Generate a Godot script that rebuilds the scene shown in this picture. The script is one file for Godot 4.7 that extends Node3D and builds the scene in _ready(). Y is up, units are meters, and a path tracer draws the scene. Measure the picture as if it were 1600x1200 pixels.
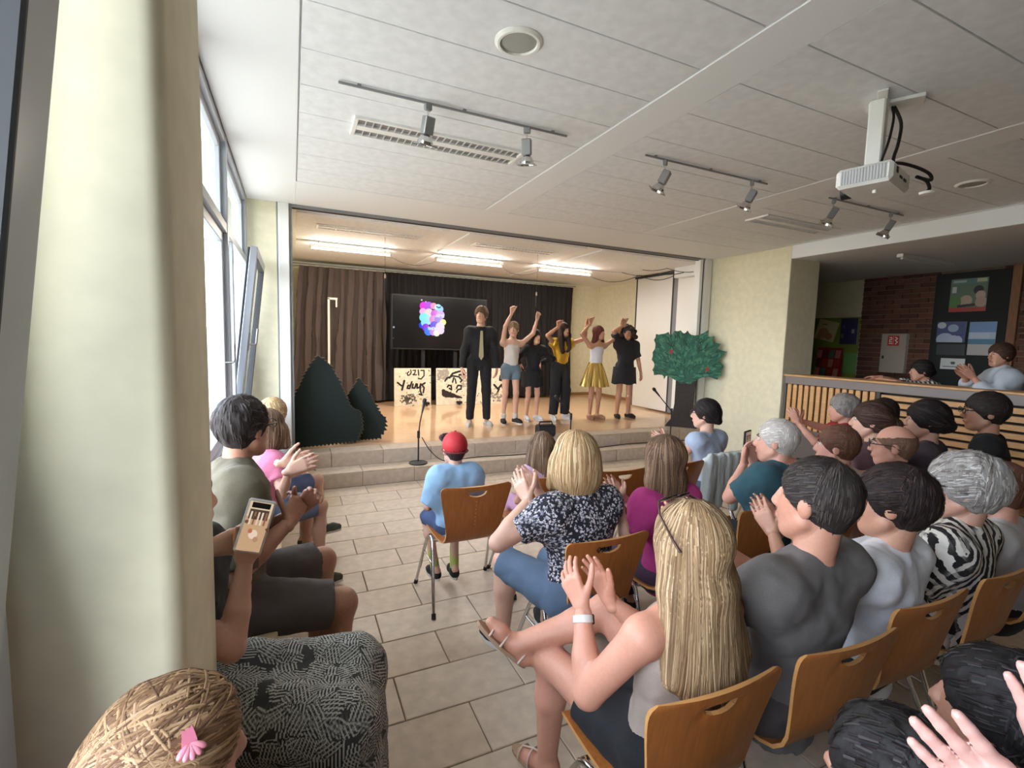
extends Node3D
# School hall: camera, sky, lamps and exposure first, then the building, then things, then people.

func _ready() -> void:
	set_view()
	build_materials()
	build_shell()
	build_ceiling_things()
	build_stage_things()
	build_foyer_things()
	build_hall_things()
	build_people()

func set_view() -> void:
	var cam := Camera3D.new()
	cam.name = "camera"
	cam.fov = rad_to_deg(2.0 * atan(600.0 / 743.6))
	cam.near = 0.02
	cam.far = 200.0
	# from the vanishing points of the photograph: the hall's x and -z directions as the lens sees them
	var fw := Vector3(-343, 77, -743.6).normalized()
	var xx := Vector3(1617, 22, -743.6)
	xx = (xx - fw * xx.dot(fw)).normalized()
	var zz := -fw
	var yy := zz.cross(xx)
	cam.transform = Transform3D(Basis(xx, yy, zz).transposed(), Vector3(0, 1.72, 0))
	add_child(cam)
	cam.current = true
	var env := Environment.new()
	env.background_mode = Environment.BG_SKY
	var sm := ProceduralSkyMaterial.new()
	sm.sky_top_color = rgb8(202, 217, 240)
	sm.sky_horizon_color = rgb8(236, 240, 246)
	sm.ground_bottom_color = rgb8(128, 130, 126)
	sm.ground_horizon_color = rgb8(186, 190, 190)
	sm.sky_energy_multiplier = 1.0
	sm.energy_multiplier = SKY
	var sky := Sky.new()
	sky.sky_material = sm
	env.sky = sky
	env.ambient_light_source = Environment.AMBIENT_SOURCE_DISABLED
	env.tonemap_mode = Environment.TONE_MAPPER_LINEAR
	env.tonemap_exposure = EXPOSURE
	env.sdfgi_enabled = true
	env.ssao_enabled = true
	env.ssil_enabled = true
	var we := WorldEnvironment.new()
	we.name = "environment"
	we.environment = env
	add_child(we)

const SKY := 21.0
const EXPOSURE := 1.0
const TUBE_LIGHT := 4.3
const CEIL := 3.175
const STAGE := 0.344
const FRONT := -6.04
const LEFT := -0.43
const RIGHT := 6.42
# ---------------------------------------------------------------- helpers
class MB:
	var v := PackedVector3Array()
	var n := PackedVector3Array()
	var uv := PackedVector2Array()
	var c := PackedColorArray()
	var col := Color.WHITE
	var use_c := false
	func tri(a: Vector3, b: Vector3, d: Vector3, na: Vector3, nb: Vector3, nd: Vector3, ua := Vector2.ZERO, ub := Vector2.ZERO, ud := Vector2.ZERO) -> void:
		if (b - a).cross(d - a).dot(na + nb + nd) > 0.0:
			v.append(a); v.append(d); v.append(b); n.append(na); n.append(nd); n.append(nb); uv.append(ua); uv.append(ud); uv.append(ub)
		else:
			v.append(a); v.append(b); v.append(d); n.append(na); n.append(nb); n.append(nd); uv.append(ua); uv.append(ub); uv.append(ud)
		if use_c:
			c.append(col); c.append(col); c.append(col)
	func quad(a: Vector3, b: Vector3, d: Vector3, e: Vector3, nn: Vector3, u0 := Vector2(0, 0), u1 := Vector2(1, 1)) -> void:
		tri(a, b, d, nn, nn, nn, u0, Vector2(u1.x, u0.y), u1)
		tri(a, d, e, nn, nn, nn, u0, u1, Vector2(u0.x, u1.y))
	func box(ctr: Vector3, size: Vector3, bs := Basis(), bev := 0.0) -> void:
		var h := size * 0.5
		bev = minf(bev, minf(h.x, minf(h.y, h.z)) * 0.9)
		var ax := [Vector3(1, 0, 0), Vector3(0, 1, 0), Vector3(0, 0, 1)]
		for i in 3:
			var j := (i + 1) % 3
			var k := (i + 2) % 3
			for s in [-1.0, 1.0]:
				var N: Vector3 = ax[i] * s
				var cc: Vector3 = N * h[i]
				var U: Vector3 = ax[j] * (h[j] - bev)
				var W: Vector3 = ax[k] * (h[k] - bev)
				quad(ctr + bs * (cc - U - W), ctr + bs * (cc + U - W), ctr + bs * (cc + U + W), ctr + bs * (cc - U + W), bs * N)
		if bev > 0.0:
			for i in 3:
				var j := (i + 1) % 3
				var k := (i + 2) % 3
				for s in [-1.0, 1.0]:
					for t in [-1.0, 1.0]:
						var A: Vector3 = ax[j] * s * h[j] + ax[k] * t * (h[k] - bev)
						var B: Vector3 = ax[j] * s * (h[j] - bev) + ax[k] * t * h[k]
						var L: Vector3 = ax[i] * (h[i] - bev)
						var N: Vector3 = (bs * (ax[j] * s + ax[k] * t)).normalized()
						quad(ctr + bs * (A - L), ctr + bs * (A + L), ctr + bs * (B + L), ctr + bs * (B - L), N)
			for sx in [-1.0, 1.0]:
				for sy in [-1.0, 1.0]:
					for sz in [-1.0, 1.0]:
						var q := Vector3(sx * h.x, sy * h.y, sz * h.z)
						var N: Vector3 = (bs * Vector3(sx, sy, sz)).normalized()
						tri(ctr + bs * (q - Vector3(0, sy, sz) * bev), ctr + bs * (q - Vector3(sx, 0, sz) * bev), ctr + bs * (q - Vector3(sx, sy, 0) * bev), N, N, N)
	func span(a: Vector3, b: Vector3, bev := 0.0) -> void:
		box((a + b) * 0.5, (b - a).abs(), Basis(), bev)
	func bar(a: Vector3, b: Vector3, w: float, d: float, bev := 0.0, up := Vector3.UP) -> void:
		var y := (b - a).normalized()
		var x := up.cross(y)
		if x.length() < 0.01:
			x = Vector3.RIGHT
		x = x.normalized()
		box((a + b) * 0.5, Vector3(w, (b - a).length(), d), Basis(x, y, x.cross(y)), bev)
	func tube(p: Array, r, sides := 8, caps := true) -> void:
		var m := p.size()
		var side := Vector3.ZERO
		var ring := []
		var rn := []
		for i in m:
			var t: Vector3 = (p[mini(i + 1, m - 1)] - p[maxi(i - 1, 0)]).normalized()
			if side == Vector3.ZERO:
				side = t.cross(Vector3.UP if absf(t.y) < 0.9 else Vector3.RIGHT).normalized()
			else:
				side = (side - t * side.dot(t)).normalized()
			var up := t.cross(side)
			var rr: float = r[i] if r is Array else r
			var a := []
			var b := []
			for k in sides:
				var d: Vector3 = side * cos(TAU * k / sides) + up * sin(TAU * k / sides)
				a.append(p[i] + d * rr); b.append(d)
			ring.append(a); rn.append(b)
		for i in m - 1:
			for k in sides:
				var l := (k + 1) % sides
				var u0 := Vector2(float(k) / sides, float(i) / m)
				var u1 := Vector2(float(k + 1) / sides, float(i + 1) / m)
				tri(ring[i][k], ring[i][l], ring[i + 1][l], rn[i][k], rn[i][l], rn[i + 1][l], u0, Vector2(u1.x, u0.y), u1)
				tri(ring[i][k], ring[i + 1][l], ring[i + 1][k], rn[i][k], rn[i + 1][l], rn[i + 1][k], u0, u1, Vector2(u0.x, u1.y))
		if caps:
			for e in [0, m - 1]:
				var t: Vector3 = (p[0] - p[1]).normalized() if e == 0 else (p[m - 1] - p[m - 2]).normalized()
				for k in sides:
					tri(p[e], ring[e][k], ring[e][(k + 1) % sides], t, t, t)
	func lathe(prof: Array, xf := Transform3D(), seg := 20) -> void:
		for i in prof.size() - 1:
			var a: Vector2 = prof[i]
			var b: Vector2 = prof[i + 1]
			var e := b - a
			if e.length() < 1e-6:
				continue
			var nn := Vector2(e.y, -e.x).normalized()
			for k in seg:
				var p0 := TAU * k / seg
				var p1 := TAU * (k + 1) / seg
				var d0 := Vector3(cos(p0), 0, sin(p0))
				var d1 := Vector3(cos(p1), 0, sin(p1))
				var n0: Vector3 = (xf.basis * (d0 * nn.x + Vector3(0, nn.y, 0))).normalized()
				var n1: Vector3 = (xf.basis * (d1 * nn.x + Vector3(0, nn.y, 0))).normalized()
				var A := xf * (d0 * a.x + Vector3(0, a.y, 0))
				var B := xf * (d1 * a.x + Vector3(0, a.y, 0))
				var C := xf * (d1 * b.x + Vector3(0, b.y, 0))
				var D := xf * (d0 * b.x + Vector3(0, b.y, 0))
				if a.x > 1e-5:
					tri(A, B, C, n0, n1, n1)
				if b.x > 1e-5:
					tri(A, C, D, n0, n1, n0)
	func ball(ctr: Vector3, r: Vector3, bs := Basis(), seg := 12, rings := 8) -> void:
		for i in rings:
			for k in seg:
				var q := []
				for o in [[0, 0], [0, 1], [1, 1], [1, 0]]:
					var th: float = PI * (i + o[0]) / rings
					var ph: float = TAU * (k + o[1]) / seg
					q.append(Vector3(sin(th) * cos(ph), cos(th), sin(th) * sin(ph)))
				var w := []
				for x in q:
					w.append((bs * (x / r)).normalized())
				if i > 0:
					tri(ctr + bs * (q[0] * r), ctr + bs * (q[1] * r), ctr + bs * (q[2] * r), w[0], w[1], w[2])
				if i < rings - 1:
					tri(ctr + bs * (q[0] * r), ctr + bs * (q[2] * r), ctr + bs * (q[3] * r), w[0], w[2], w[3])
	func extrude(poly: PackedVector2Array, depth: float, xf := Transform3D()) -> void:
		var idx := Geometry2D.triangulate_polygon(poly)
		var lo := poly[0]
		var hi := poly[0]
		for p in poly:
			lo = lo.min(p); hi = hi.max(p)
		var sz := (hi - lo).max(Vector2(1e-5, 1e-5))
		for s in [0.0, 1.0]:
			var N: Vector3 = xf.basis * Vector3(0, 0, 1 if s > 0 else -1)
			for i in range(0, idx.size(), 3):
				var P := []
				var U := []
				for k in 3:
					var q := poly[idx[i + k]]
					P.append(xf * Vector3(q.x, q.y, depth * (s - 0.5)))
					U.append(Vector2((q.x - lo.x) / sz.x, 1.0 - (q.y - lo.y) / sz.y))
				tri(P[0], P[1], P[2], N, N, N, U[0], U[1], U[2])
		var cw := Geometry2D.is_polygon_clockwise(poly)
		for i in poly.size():
			var a := poly[i]
			var b := poly[(i + 1) % poly.size()]
			var e := b - a
			var nn := Vector2(e.y, -e.x).normalized() * (-1.0 if cw else 1.0)
			quad(xf * Vector3(a.x, a.y, -depth / 2), xf * Vector3(b.x, b.y, -depth / 2), xf * Vector3(b.x, b.y, depth / 2), xf * Vector3(a.x, a.y, depth / 2), xf.basis * Vector3(nn.x, nn.y, 0))
	func mesh() -> ArrayMesh:
		var a := []
		a.resize(Mesh.ARRAY_MAX)
		a[Mesh.ARRAY_VERTEX] = v
		a[Mesh.ARRAY_NORMAL] = n
		a[Mesh.ARRAY_TEX_UV] = uv
		if use_c:
			a[Mesh.ARRAY_COLOR] = c
		var m := ArrayMesh.new()
		m.add_surface_from_arrays(Mesh.PRIMITIVE_TRIANGLES, a)
		return m

# a block of distances on a grid, meshed as surface nets
class Field:
	var o: Vector3
	var h: float
	var nx: int
	var ny: int
	var nz: int
	var F: PackedFloat32Array
	func _init(lo: Vector3, hi: Vector3, cell: float) -> void:
		o = lo; h = cell
		nx = int((hi.x - lo.x) / cell) + 2
		ny = int((hi.y - lo.y) / cell) + 2
		nz = int((hi.z - lo.z) / cell) + 2
		F.resize(nx * ny * nz)
		F.fill(1.0)
	func lims(lo: Vector3, hi: Vector3) -> PackedInt32Array:
		return PackedInt32Array([clampi(int((lo.x - o.x) / h), 0, nx - 1), clampi(int((hi.x - o.x) / h) + 2, 0, nx), clampi(int((lo.y - o.y) / h), 0, ny - 1), clampi(int((hi.y - o.y) / h) + 2, 0, ny), clampi(int((lo.z - o.z) / h), 0, nz - 1), clampi(int((hi.z - o.z) / h) + 2, 0, nz)])
	# sz: how much thinner along z; fl: 1 flat end at b, 2 flat at a, 3 both
	func cap(a: Vector3, b: Vector3, ra: float, rb: float, k: float, sz := 1.0, fl := 0) -> void:
		var m := Vector3.ONE * (maxf(ra, rb) + k + 2.5 * h)
		var L := lims(a.min(b) - m, a.max(b) + m)
		var sc := Vector3(1, 1, sz)
		var ab := (b - a) * sc
		var l2 := maxf(ab.length_squared(), 1e-9)
		var ln := sqrt(l2)
		var inv := 2.0 / (1.0 + sz)
		var cut := ra + rb + k + 4.0 * h
		for z in range(L[4], L[5]):
			for y in range(L[2], L[3]):
				var i := (z * ny + y) * nx + L[0]
				var q := (Vector3(o.x + L[0] * h, o.y + y * h, o.z + z * h) - a) * sc
				for x in range(L[0], L[1]):
					var u := q.dot(ab) / l2
					var t := clampf(u, 0.0, 1.0)
					var d := ((q - ab * t).length() - ra - (rb - ra) * t) * inv
					if fl > 0:
						if fl & 1 and u > 0.5:
							d = maxf(d, (u - 1.0) * ln * inv)
						if fl & 2 and u < 0.5:
							d = maxf(d, -u * ln * inv)
					var f := F[i]
					if d < f + k:
						if k > 0.0 and f < d + k:
							var e := (k - absf(f - d)) / k
							F[i] = minf(f, d) - e * e * k * 0.25
						elif d < f:
							F[i] = d
					i += 1
					q.x += h
	func ell(c: Vector3, B: Basis, r: Vector3, k: float, sub := false) -> void:
		var Bi := B.transposed()
		var rm := maxf(r.x, maxf(r.y, r.z))
		var m := Vector3.ONE * (rm + k + 2.5 * h)
		var L := lims(c - m, c + m)
		for z in range(L[4], L[5]):
			for y in range(L[2], L[3]):
				var i := (z * ny + y) * nx + L[0]
				for x in range(L[0], L[1]):
					var q := Bi * (Vector3(o.x + x * h, o.y + y * h, o.z + z * h) - c)
					var s := q / r
					var k0 := s.length()
					var d := k0 * (k0 - 1.0) / maxf((s / r).length(), 1e-4)
					var f := F[i]
					if sub:
						d = -d
						if d > f - k:
							var e := maxf(k - absf(f - d), 0.0) / k
							F[i] = maxf(f, d) + e * e * k * 0.25
					elif d < f + k:
						var e := maxf(k - absf(f - d), 0.0) / k
						F[i] = minf(f, d) - e * e * k * 0.25
					i += 1
	func cut(nn: Vector3, d: float) -> void:
		var i := 0
		for z in nz:
			for y in ny:
				var s := nn.dot(Vector3(o.x, o.y + y * h, o.z + z * h)) - d
				for x in nx:
					if s > F[i]:
						F[i] = s
					s += nn.x * h
					i += 1
	func ripple(noise: FastNoiseLite, amp: float, st := Vector3.ONE) -> void:
		var i := 0
		var band := amp + 2.5 * h
		for z in nz:
			for y in ny:
				for x in nx:
					if absf(F[i]) < band:
						F[i] += amp * noise.get_noise_3dv(Vector3(o.x + x * h, o.y + y * h, o.z + z * h) * st)
					i += 1
	func at(p: Vector3) -> float:
		var g := (p - o) / h
		var x := int(g.x)
		var y := int(g.y)
		var z := int(g.z)
		if x < 0 or y < 0 or z < 0 or x >= nx - 1 or y >= ny - 1 or z >= nz - 1:
			return 1.0
		var fx := g.x - x
		var fy := g.y - y
		var fz := g.z - z
		var i := (z * ny + y) * nx + x
		var j := i + nx * ny
		return lerpf(lerpf(lerpf(F[i], F[i + 1], fx), lerpf(F[i + nx], F[i + nx + 1], fx), fy), lerpf(lerpf(F[j], F[j + 1], fx), lerpf(F[j + nx], F[j + nx + 1], fx), fy), fz)
	func grad(p: Vector3) -> Vector3:
		var f := at(p)
		return (Vector3(at(p + Vector3(h, 0, 0)) - f, at(p + Vector3(0, h, 0)) - f, at(p + Vector3(0, 0, h)) - f) / h)
	func into(V: PackedVector3Array, N: PackedVector3Array, I: PackedInt32Array) -> void:
		var id := PackedInt32Array()
		id.resize(F.size())
		id.fill(-1)
		var sy := nx
		var sz := nx * ny
		var near := h * 2.2
		var off := PackedInt32Array([0, 1, sy, sy + 1, sz, sz + 1, sz + sy, sz + sy + 1])
		var E := PackedInt32Array([0, 1, 2, 3, 4, 5, 6, 7, 0, 2, 1, 3, 4, 6, 5, 7, 0, 4, 1, 5, 2, 6, 3, 7])
		var P := PackedVector3Array([Vector3(0, 0, 0), Vector3(1, 0, 0), Vector3(0, 1, 0), Vector3(1, 1, 0), Vector3(0, 0, 1), Vector3(1, 0, 1), Vector3(0, 1, 1), Vector3(1, 1, 1)])
		var cells := PackedInt32Array()
		var w := PackedFloat32Array()
		w.resize(8)
		for z in range(0, nz - 1):
			for y in range(0, ny - 1):
				var i := (z * ny + y) * nx
				for x in range(0, nx - 1):
					var f0 := F[i]
					if f0 < near and f0 > -near:
						var neg := 0
						for c in 8:
							w[c] = F[i + off[c]]
							if w[c] < 0.0:
								neg += 1
						if neg > 0 and neg < 8:
							var s := Vector3.ZERO
							var m := 0
							for e in range(0, 24, 2):
								var fa := w[E[e]]
								var fb := w[E[e + 1]]
								if (fa < 0.0) != (fb < 0.0):
									s += P[E[e]].lerp(P[E[e + 1]], fa / (fa - fb))
									m += 1
							s /= m
							id[i] = V.size()
							V.append(o + (Vector3(x, y, z) + s) * h)
							var g := Vector3(w[1] - w[0] + w[3] - w[2] + w[5] - w[4] + w[7] - w[6], w[2] - w[0] + w[3] - w[1] + w[6] - w[4] + w[7] - w[5], w[4] - w[0] + w[5] - w[1] + w[6] - w[2] + w[7] - w[3])
							N.append(g.normalized() if g.length_squared() > 1e-12 else Vector3.UP)
							cells.append(i)
					i += 1
		var D := PackedInt32Array([1, sy, sz])
		for i in cells:
			var f0 := F[i]
			for ax in 3:
				var f1 := F[i + D[ax]]
				if (f0 < 0.0) != (f1 < 0.0):
					var u := D[(ax + 1) % 3]
					var v := D[(ax + 2) % 3]
					if i - u - v < 0:
						continue
					var a := id[i]
					var b := id[i - u]
					var c := id[i - u - v]
					var d := id[i - v]
					if a < 0 or b < 0 or c < 0 or d < 0:
						continue
					if f0 < 0.0:
						I.append(a); I.append(c); I.append(b); I.append(a); I.append(d); I.append(c)
					else:
						I.append(a); I.append(b); I.append(c); I.append(a); I.append(c); I.append(d)

func net(fields: Array) -> ArrayMesh:
	var V := PackedVector3Array()
	var N := PackedVector3Array()
	var I := PackedInt32Array()
	for f: Field in fields:
		f.into(V, N, I)
	var a := []
	a.resize(Mesh.ARRAY_MAX)
	a[Mesh.ARRAY_VERTEX] = V
	a[Mesh.ARRAY_NORMAL] = N
	a[Mesh.ARRAY_INDEX] = I
	var m := ArrayMesh.new()
	if I.size():
		m.add_surface_from_arrays(Mesh.PRIMITIVE_TRIANGLES, a)
	return m

var used := {}
func numbered(s: String) -> String:
	if not used.has(s):
		used[s] = 0
		return s
	used[s] += 1
	return "%s_%03d" % [s, used[s]]

func put(called: String, m: Mesh, mt: Material, parent: Node = null) -> MeshInstance3D:
	var o := MeshInstance3D.new()
	o.mesh = m
	o.material_override = mt
	if parent == null:
		o.name = numbered(called)
		add_child(o)
	else:
		o.name = called
		parent.add_child(o, true)
	return o

func tag(o: Node, label: String, cat: String, group := "") -> Node:
	o.set_meta("label", label); o.set_meta("category", cat)
	if group:
		o.set_meta("group", group)
	return o

func thing(called: String, label: String, cat: String, at := Vector3.ZERO, turn := 0.0, group := "") -> Node3D:
	var o := Node3D.new()
	o.name = numbered(called)
	add_child(o)
	o.position = at
	o.rotation_degrees.y = turn
	tag(o, label, cat, group)
	return o

func struct(called: String, m: Mesh, mt: Material) -> MeshInstance3D:
	var o := put(called, m, mt)
	o.set_meta("kind", "structure")
	return o

func boxm(size: Vector3, bev := 0.0) -> ArrayMesh:
	var b := MB.new()
	b.box(Vector3.ZERO, size, Basis(), bev)
	return b.mesh()

func spanm(a: Vector3, b: Vector3, bev := 0.0) -> ArrayMesh:
	var m := MB.new()
	m.span(a, b, bev)
	return m.mesh()

# ---------------------------------------------------------------- materials
var mats := {}
func rgb8(r: float, g: float, b: float) -> Color:
	return Color(r / 255.0, g / 255.0, b / 255.0)

func mat(c: Color, rough := 0.7, metal := 0.0) -> StandardMaterial3D:
	var key := "%s %.2f %.2f" % [c.to_html(), rough, metal]
	if not mats.has(key):
		var m := StandardMaterial3D.new()
		m.albedo_color = c
		m.roughness = rough
		m.metallic = metal
		mats[key] = m
	return mats[key]

var texs := {}
func noise_tex(freq: float, lo: Color, hi: Color, oct := 3, size := 256, sd := 1) -> ImageTexture:
	var key := "%f %s %s %d %d" % [freq, lo.to_html(), hi.to_html(), oct, sd]
	if not texs.has(key):
		var n := FastNoiseLite.new()
		n.noise_type = FastNoiseLite.TYPE_SIMPLEX
		n.seed = sd
		n.frequency = freq
		n.fractal_octaves = oct
		var g := n.get_seamless_image(size, size)
		var im := Image.create(size, size, false, Image.FORMAT_RGB8)
		for y in size:
			for x in size:
				im.set_pixel(x, y, lo.lerp(hi, g.get_pixel(x, y).r))
		texs[key] = ImageTexture.create_from_image(im)
	return texs[key]

# a mottled surface: its colour, varied by a shared grain that runs between a shade of grey and white
func grain(lo: Color, hi: Color, freq: float, oct: int, sd: int) -> ImageTexture:
	var r := (lo.r + lo.g + lo.b) / maxf(hi.r + hi.g + hi.b, 0.01)
	r = clampf(roundf(r * 20.0) / 20.0, 0.6, 0.95)
	return noise_tex(freq, Color(r, r, r), Color.WHITE, oct, 256, sd)

func mottle(lo: Color, hi: Color, freq: float, scale: Vector3, rough := 0.7, world := false, bump := 0.0, _sd := 1) -> StandardMaterial3D:
	var m := StandardMaterial3D.new()
	m.albedo_color = hi
	m.albedo_texture = grain(lo, hi, freq, 4, 1)
	m.uv1_triplanar = true
	m.uv1_world_triplanar = world
	m.uv1_scale = scale
	m.roughness = rough
	if bump > 0.0:
		m.heightmap_enabled = true
		m.heightmap_texture = noise_tex(0.06, Color.BLACK, Color.WHITE, 4, 256, 7)
		m.heightmap_scale = bump
	return m
# ---------------------------------------------------------------- the building
var M := {}
func build_materials() -> void:
	M.cream = mottle(rgb8(226, 219, 186), rgb8(233, 227, 198), 0.02, Vector3.ONE * 1.3, 0.85, true)
	M.white = mat(rgb8(234, 236, 237), 0.7)
	M.panel = mottle(rgb8(228, 230, 232), rgb8(236, 238, 240), 0.03, Vector3.ONE * 1.1, 0.75, true)
	M.paint = mat(rgb8(232, 232, 228), 0.5)
	M.frame = mat(rgb8(176, 182, 190), 0.35)
	M.rubber = mat(rgb8(52, 55, 58), 0.6)
	M.grey = mat(rgb8(130, 132, 134), 0.45)
	M.black = mat(rgb8(22, 22, 24), 0.55)
	M.chrome = mat(rgb8(214, 214, 214), 0.14, 1.0)
	M.steel = mat(rgb8(160, 160, 160), 0.32, 1.0)
	var gl := StandardMaterial3D.new()
	gl.albedo_color = Color(0.95, 0.98, 1.0, 0.06)
	gl.transparency = BaseMaterial3D.TRANSPARENCY_ALPHA
	gl.roughness = 0.02
	M.glass = gl
	M.tiles = []
	for t in [[203, 182, 158], [208, 188, 165], [198, 176, 152], [205, 184, 162]]:
		var c := rgb8(t[0], t[1], t[2])
		M.tiles.append(mottle(c.darkened(0.06), c.lightened(0.05), 0.02, Vector3.ONE * 1.7, 0.42, true, 0.0, t[0]))
	M.grout = mat(rgb8(120, 102, 86), 0.9)
	M.stagefloor = mottle(rgb8(218, 176, 136), rgb8(228, 188, 150), 0.012, Vector3(0.6, 1, 2.2), 0.11, true)
	M.ply = wood_mat(rgb8(160, 90, 40), rgb8(178, 108, 52), Vector3(9, 1.2, 9), 0.32)
	M.plyedge = wood_mat(rgb8(192, 134, 72), rgb8(204, 148, 86), Vector3(1, 30, 1), 0.45)
	M.slat = wood_mat(rgb8(196, 146, 92), rgb8(210, 164, 110), Vector3(6, 6, 1), 0.5)
	M.bench = wood_mat(rgb8(206, 176, 130), rgb8(216, 190, 146), Vector3(8, 8, 1), 0.5)
	M.curtain = mottle(rgb8(78, 68, 66), rgb8(92, 80, 76), 0.05, Vector3.ONE * 3.0, 0.95, true)
	M.bricks = []
	for t in [[104, 62, 44], [116, 70, 50], [92, 54, 40], [110, 72, 56]]:
		var c := rgb8(t[0], t[1], t[2])
		M.bricks.append(mottle(c.darkened(0.15), c.lightened(0.06), 0.05, Vector3.ONE * 4.0, 0.9, true, 0.0, t[0]))
	M.mortar = mat(rgb8(122, 104, 88), 0.95)

func wood_mat(lo: Color, hi: Color, scale: Vector3, rough: float) -> StandardMaterial3D:
	var m := StandardMaterial3D.new()
	m.albedo_color = hi
	m.albedo_texture = grain(lo, hi, 0.018, 5, 11)
	m.uv1_triplanar = true
	m.uv1_scale = scale
	m.roughness = rough
	return m

func build_shell() -> void:
	# --- floor
	var fb := struct("floor", spanm(Vector3(-0.6, -0.2, -10.7), Vector3(9.6, -0.008, 5.2)), M.grout)
	var tm: ArrayMesh = boxm(Vector3(0.594, 0.02, 0.294), 0.003)
	var rng := RandomNumberGenerator.new()
	rng.seed = 4
	var rest := MB.new()
	for r in range(-24, 22):
		var zc := -1.7 + 0.3 * r + 0.15 + 1.5
		if zc > 5.0 or zc < -5.45:
			continue
		var odd := posmod(roundi((zc + 1.85) / 0.3), 2)
		var x0 := 0.144 if odd == 0 else 0.444
		for k in range(-2, 16):
			var xa := x0 + 0.6 * k
			var lo := maxf(xa, LEFT)
			var hi := minf(xa + 0.6, 9.3)
			if hi - lo < 0.03:
				continue
			var c := Vector3((lo + hi) / 2, -0.01, zc)
			if zc < -0.5 and zc > -5.6 and lo < RIGHT:
				var w := hi - lo
				var t := put("tile", tm if w > 0.59 else boxm(Vector3(w - 0.006, 0.02, 0.294), 0.003), M.tiles[rng.randi() % 4], fb)
				t.position = c
			else:
				rest.box(c, Vector3(hi - lo - 0.006, 0.02, 0.294), Basis(), 0.003)
	var ro := put("tiles_beyond", rest.mesh(), M.tiles[0], fb)
	ro.set_meta("kind", "stuff")
	# --- steps and stage
	for st in [[-5.6, 0.0, 0.172, -5.9], [-5.885, 0.172, 0.344, -6.2]]:
		var s := struct("stage_step", spanm(Vector3(LEFT, st[1] - 0.02, st[3]), Vector3(RIGHT, st[2] - 0.012, st[0] - 0.012)), M.grout)
		var off := 0.12 if st[1] == 0.0 else 0.4
		for k in range(-2, 12):
			var lo := maxf(off + 0.6 * k, LEFT)
			var hi := minf(off + 0.6 * k + 0.6, RIGHT)
			if hi - lo < 0.03:
				continue
			var tr := put("tread_tile", boxm(Vector3(hi - lo - 0.005, 0.012, 0.29), 0.003), M.tiles[rng.randi() % 4], s)
			tr.position = Vector3((lo + hi) / 2, st[2] - 0.006, st[0] - 0.145)
			var rs := put("riser_tile", boxm(Vector3(hi - lo - 0.005, st[2] - st[1] - 0.013, 0.012), 0.003), M.tiles[rng.randi() % 4], s)
			rs.position = Vector3((lo + hi) / 2, (st[1] + st[2]) / 2 - 0.006, st[0] - 0.006)
	struct("stage_floor", spanm(Vector3(-0.5, 0.1, -10.7), Vector3(7.6, STAGE, -6.17), 0.002), M.stagefloor)
	# --- left wall: parapet, column, windows
	struct("wall_left", spanm(Vector3(LEFT - 0.25, -0.1, -6.0), Vector3(LEFT, 0.86, 5.2)), M.cream)
	struct("wall_left_near", spanm(Vector3(LEFT - 0.25, 0.8, 0.5), Vector3(LEFT, CEIL + 0.1, 5.2)), M.cream)
	var col := MB.new()
	column_prism(col, -1.06, -1.46)
	var cm := struct("wall_column", col.mesh(), M.cream)
	window_row()
	# stub of wall beside the stage opening and its frame
	struct("wall_stage_left", spanm(Vector3(LEFT - 0.25, -0.1, -6.3), Vector3(-0.12, CEIL + 0.1, -6.0)), M.cream)
	var tr0 := struct("trim_1", spanm(Vector3(-0.13, 0.0, -6.2), Vector3(-0.02, CEIL, -5.97), 0.006), M.paint)
	put("edge_strip", spanm(Vector3(-0.022, STAGE, -6.12), Vector3(0.012, CEIL, -6.0), 0.003), M.grey, tr0)
	put("groove_strip", spanm(Vector3(-0.148, 0.0, -6.05), Vector3(-0.13, CEIL, -5.985), 0.002), M.grey, tr0)
	var tr1 := struct("trim_2", spanm(Vector3(-0.02, CEIL - 0.035, -6.11), Vector3(6.3, CEIL + 0.02, -6.0), 0.004), M.grey)
	put("slot", spanm(Vector3(0.0, CEIL - 0.042, -6.07), Vector3(6.3, CEIL - 0.034, -6.04)), M.black, tr1)
	# --- right wall beside the stage, pillar
	var w := MB.new()
	w.span(Vector3(RIGHT, -0.1, -6.3), Vector3(7.06, CEIL + 0.1, -4.6), 0.008)
	struct("wall_right", w.mesh(), M.cream)
	# --- stage side and back walls
	struct("wall_stage_back", spanm(Vector3(-0.7, -0.1, -10.95), Vector3(7.8, CEIL + 0.1, -10.65)), M.cream)
	struct("wall_stage_side", spanm(Vector3(-0.7, -0.1, -10.7), Vector3(-0.12, CEIL + 0.1, -6.2)), M.cream)
	struct("wall_stage_far", spanm(Vector3(7.4, -0.1, -10.7), Vector3(7.7, CEIL + 0.1, -6.2)), M.cream)
	struct("baseboard_far", spanm(Vector3(7.38, STAGE, -10.65), Vector3(7.4, STAGE + 0.07, -6.3)), mat(rgb8(150, 110, 70), 0.5))
	struct("baseboard_back", spanm(Vector3(-0.1, STAGE, -10.65), Vector3(7.4, STAGE + 0.07, -10.63)), mat(rgb8(150, 110, 70), 0.5))
	# --- behind the camera and the foyer
	struct("wall_back", spanm(Vector3(-0.7, -0.1, 5.0), Vector3(9.7, CEIL + 0.1, 5.3)), M.cream)
	struct("roof_eave", spanm(Vector3(-2.0, CEIL + 0.16, -7.0), Vector3(-0.6, CEIL + 0.3, 5.3)), M.white)
	struct("wall_foyer_end", spanm(Vector3(7.0, -0.1, -7.2), Vector3(9.7, CEIL + 0.1, -6.95)), M.cream)
	struct("wall_foyer_side", spanm(Vector3(6.95, -0.1, -7.1), Vector3(7.06, CEIL + 0.1, -6.2)), M.cream)
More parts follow.
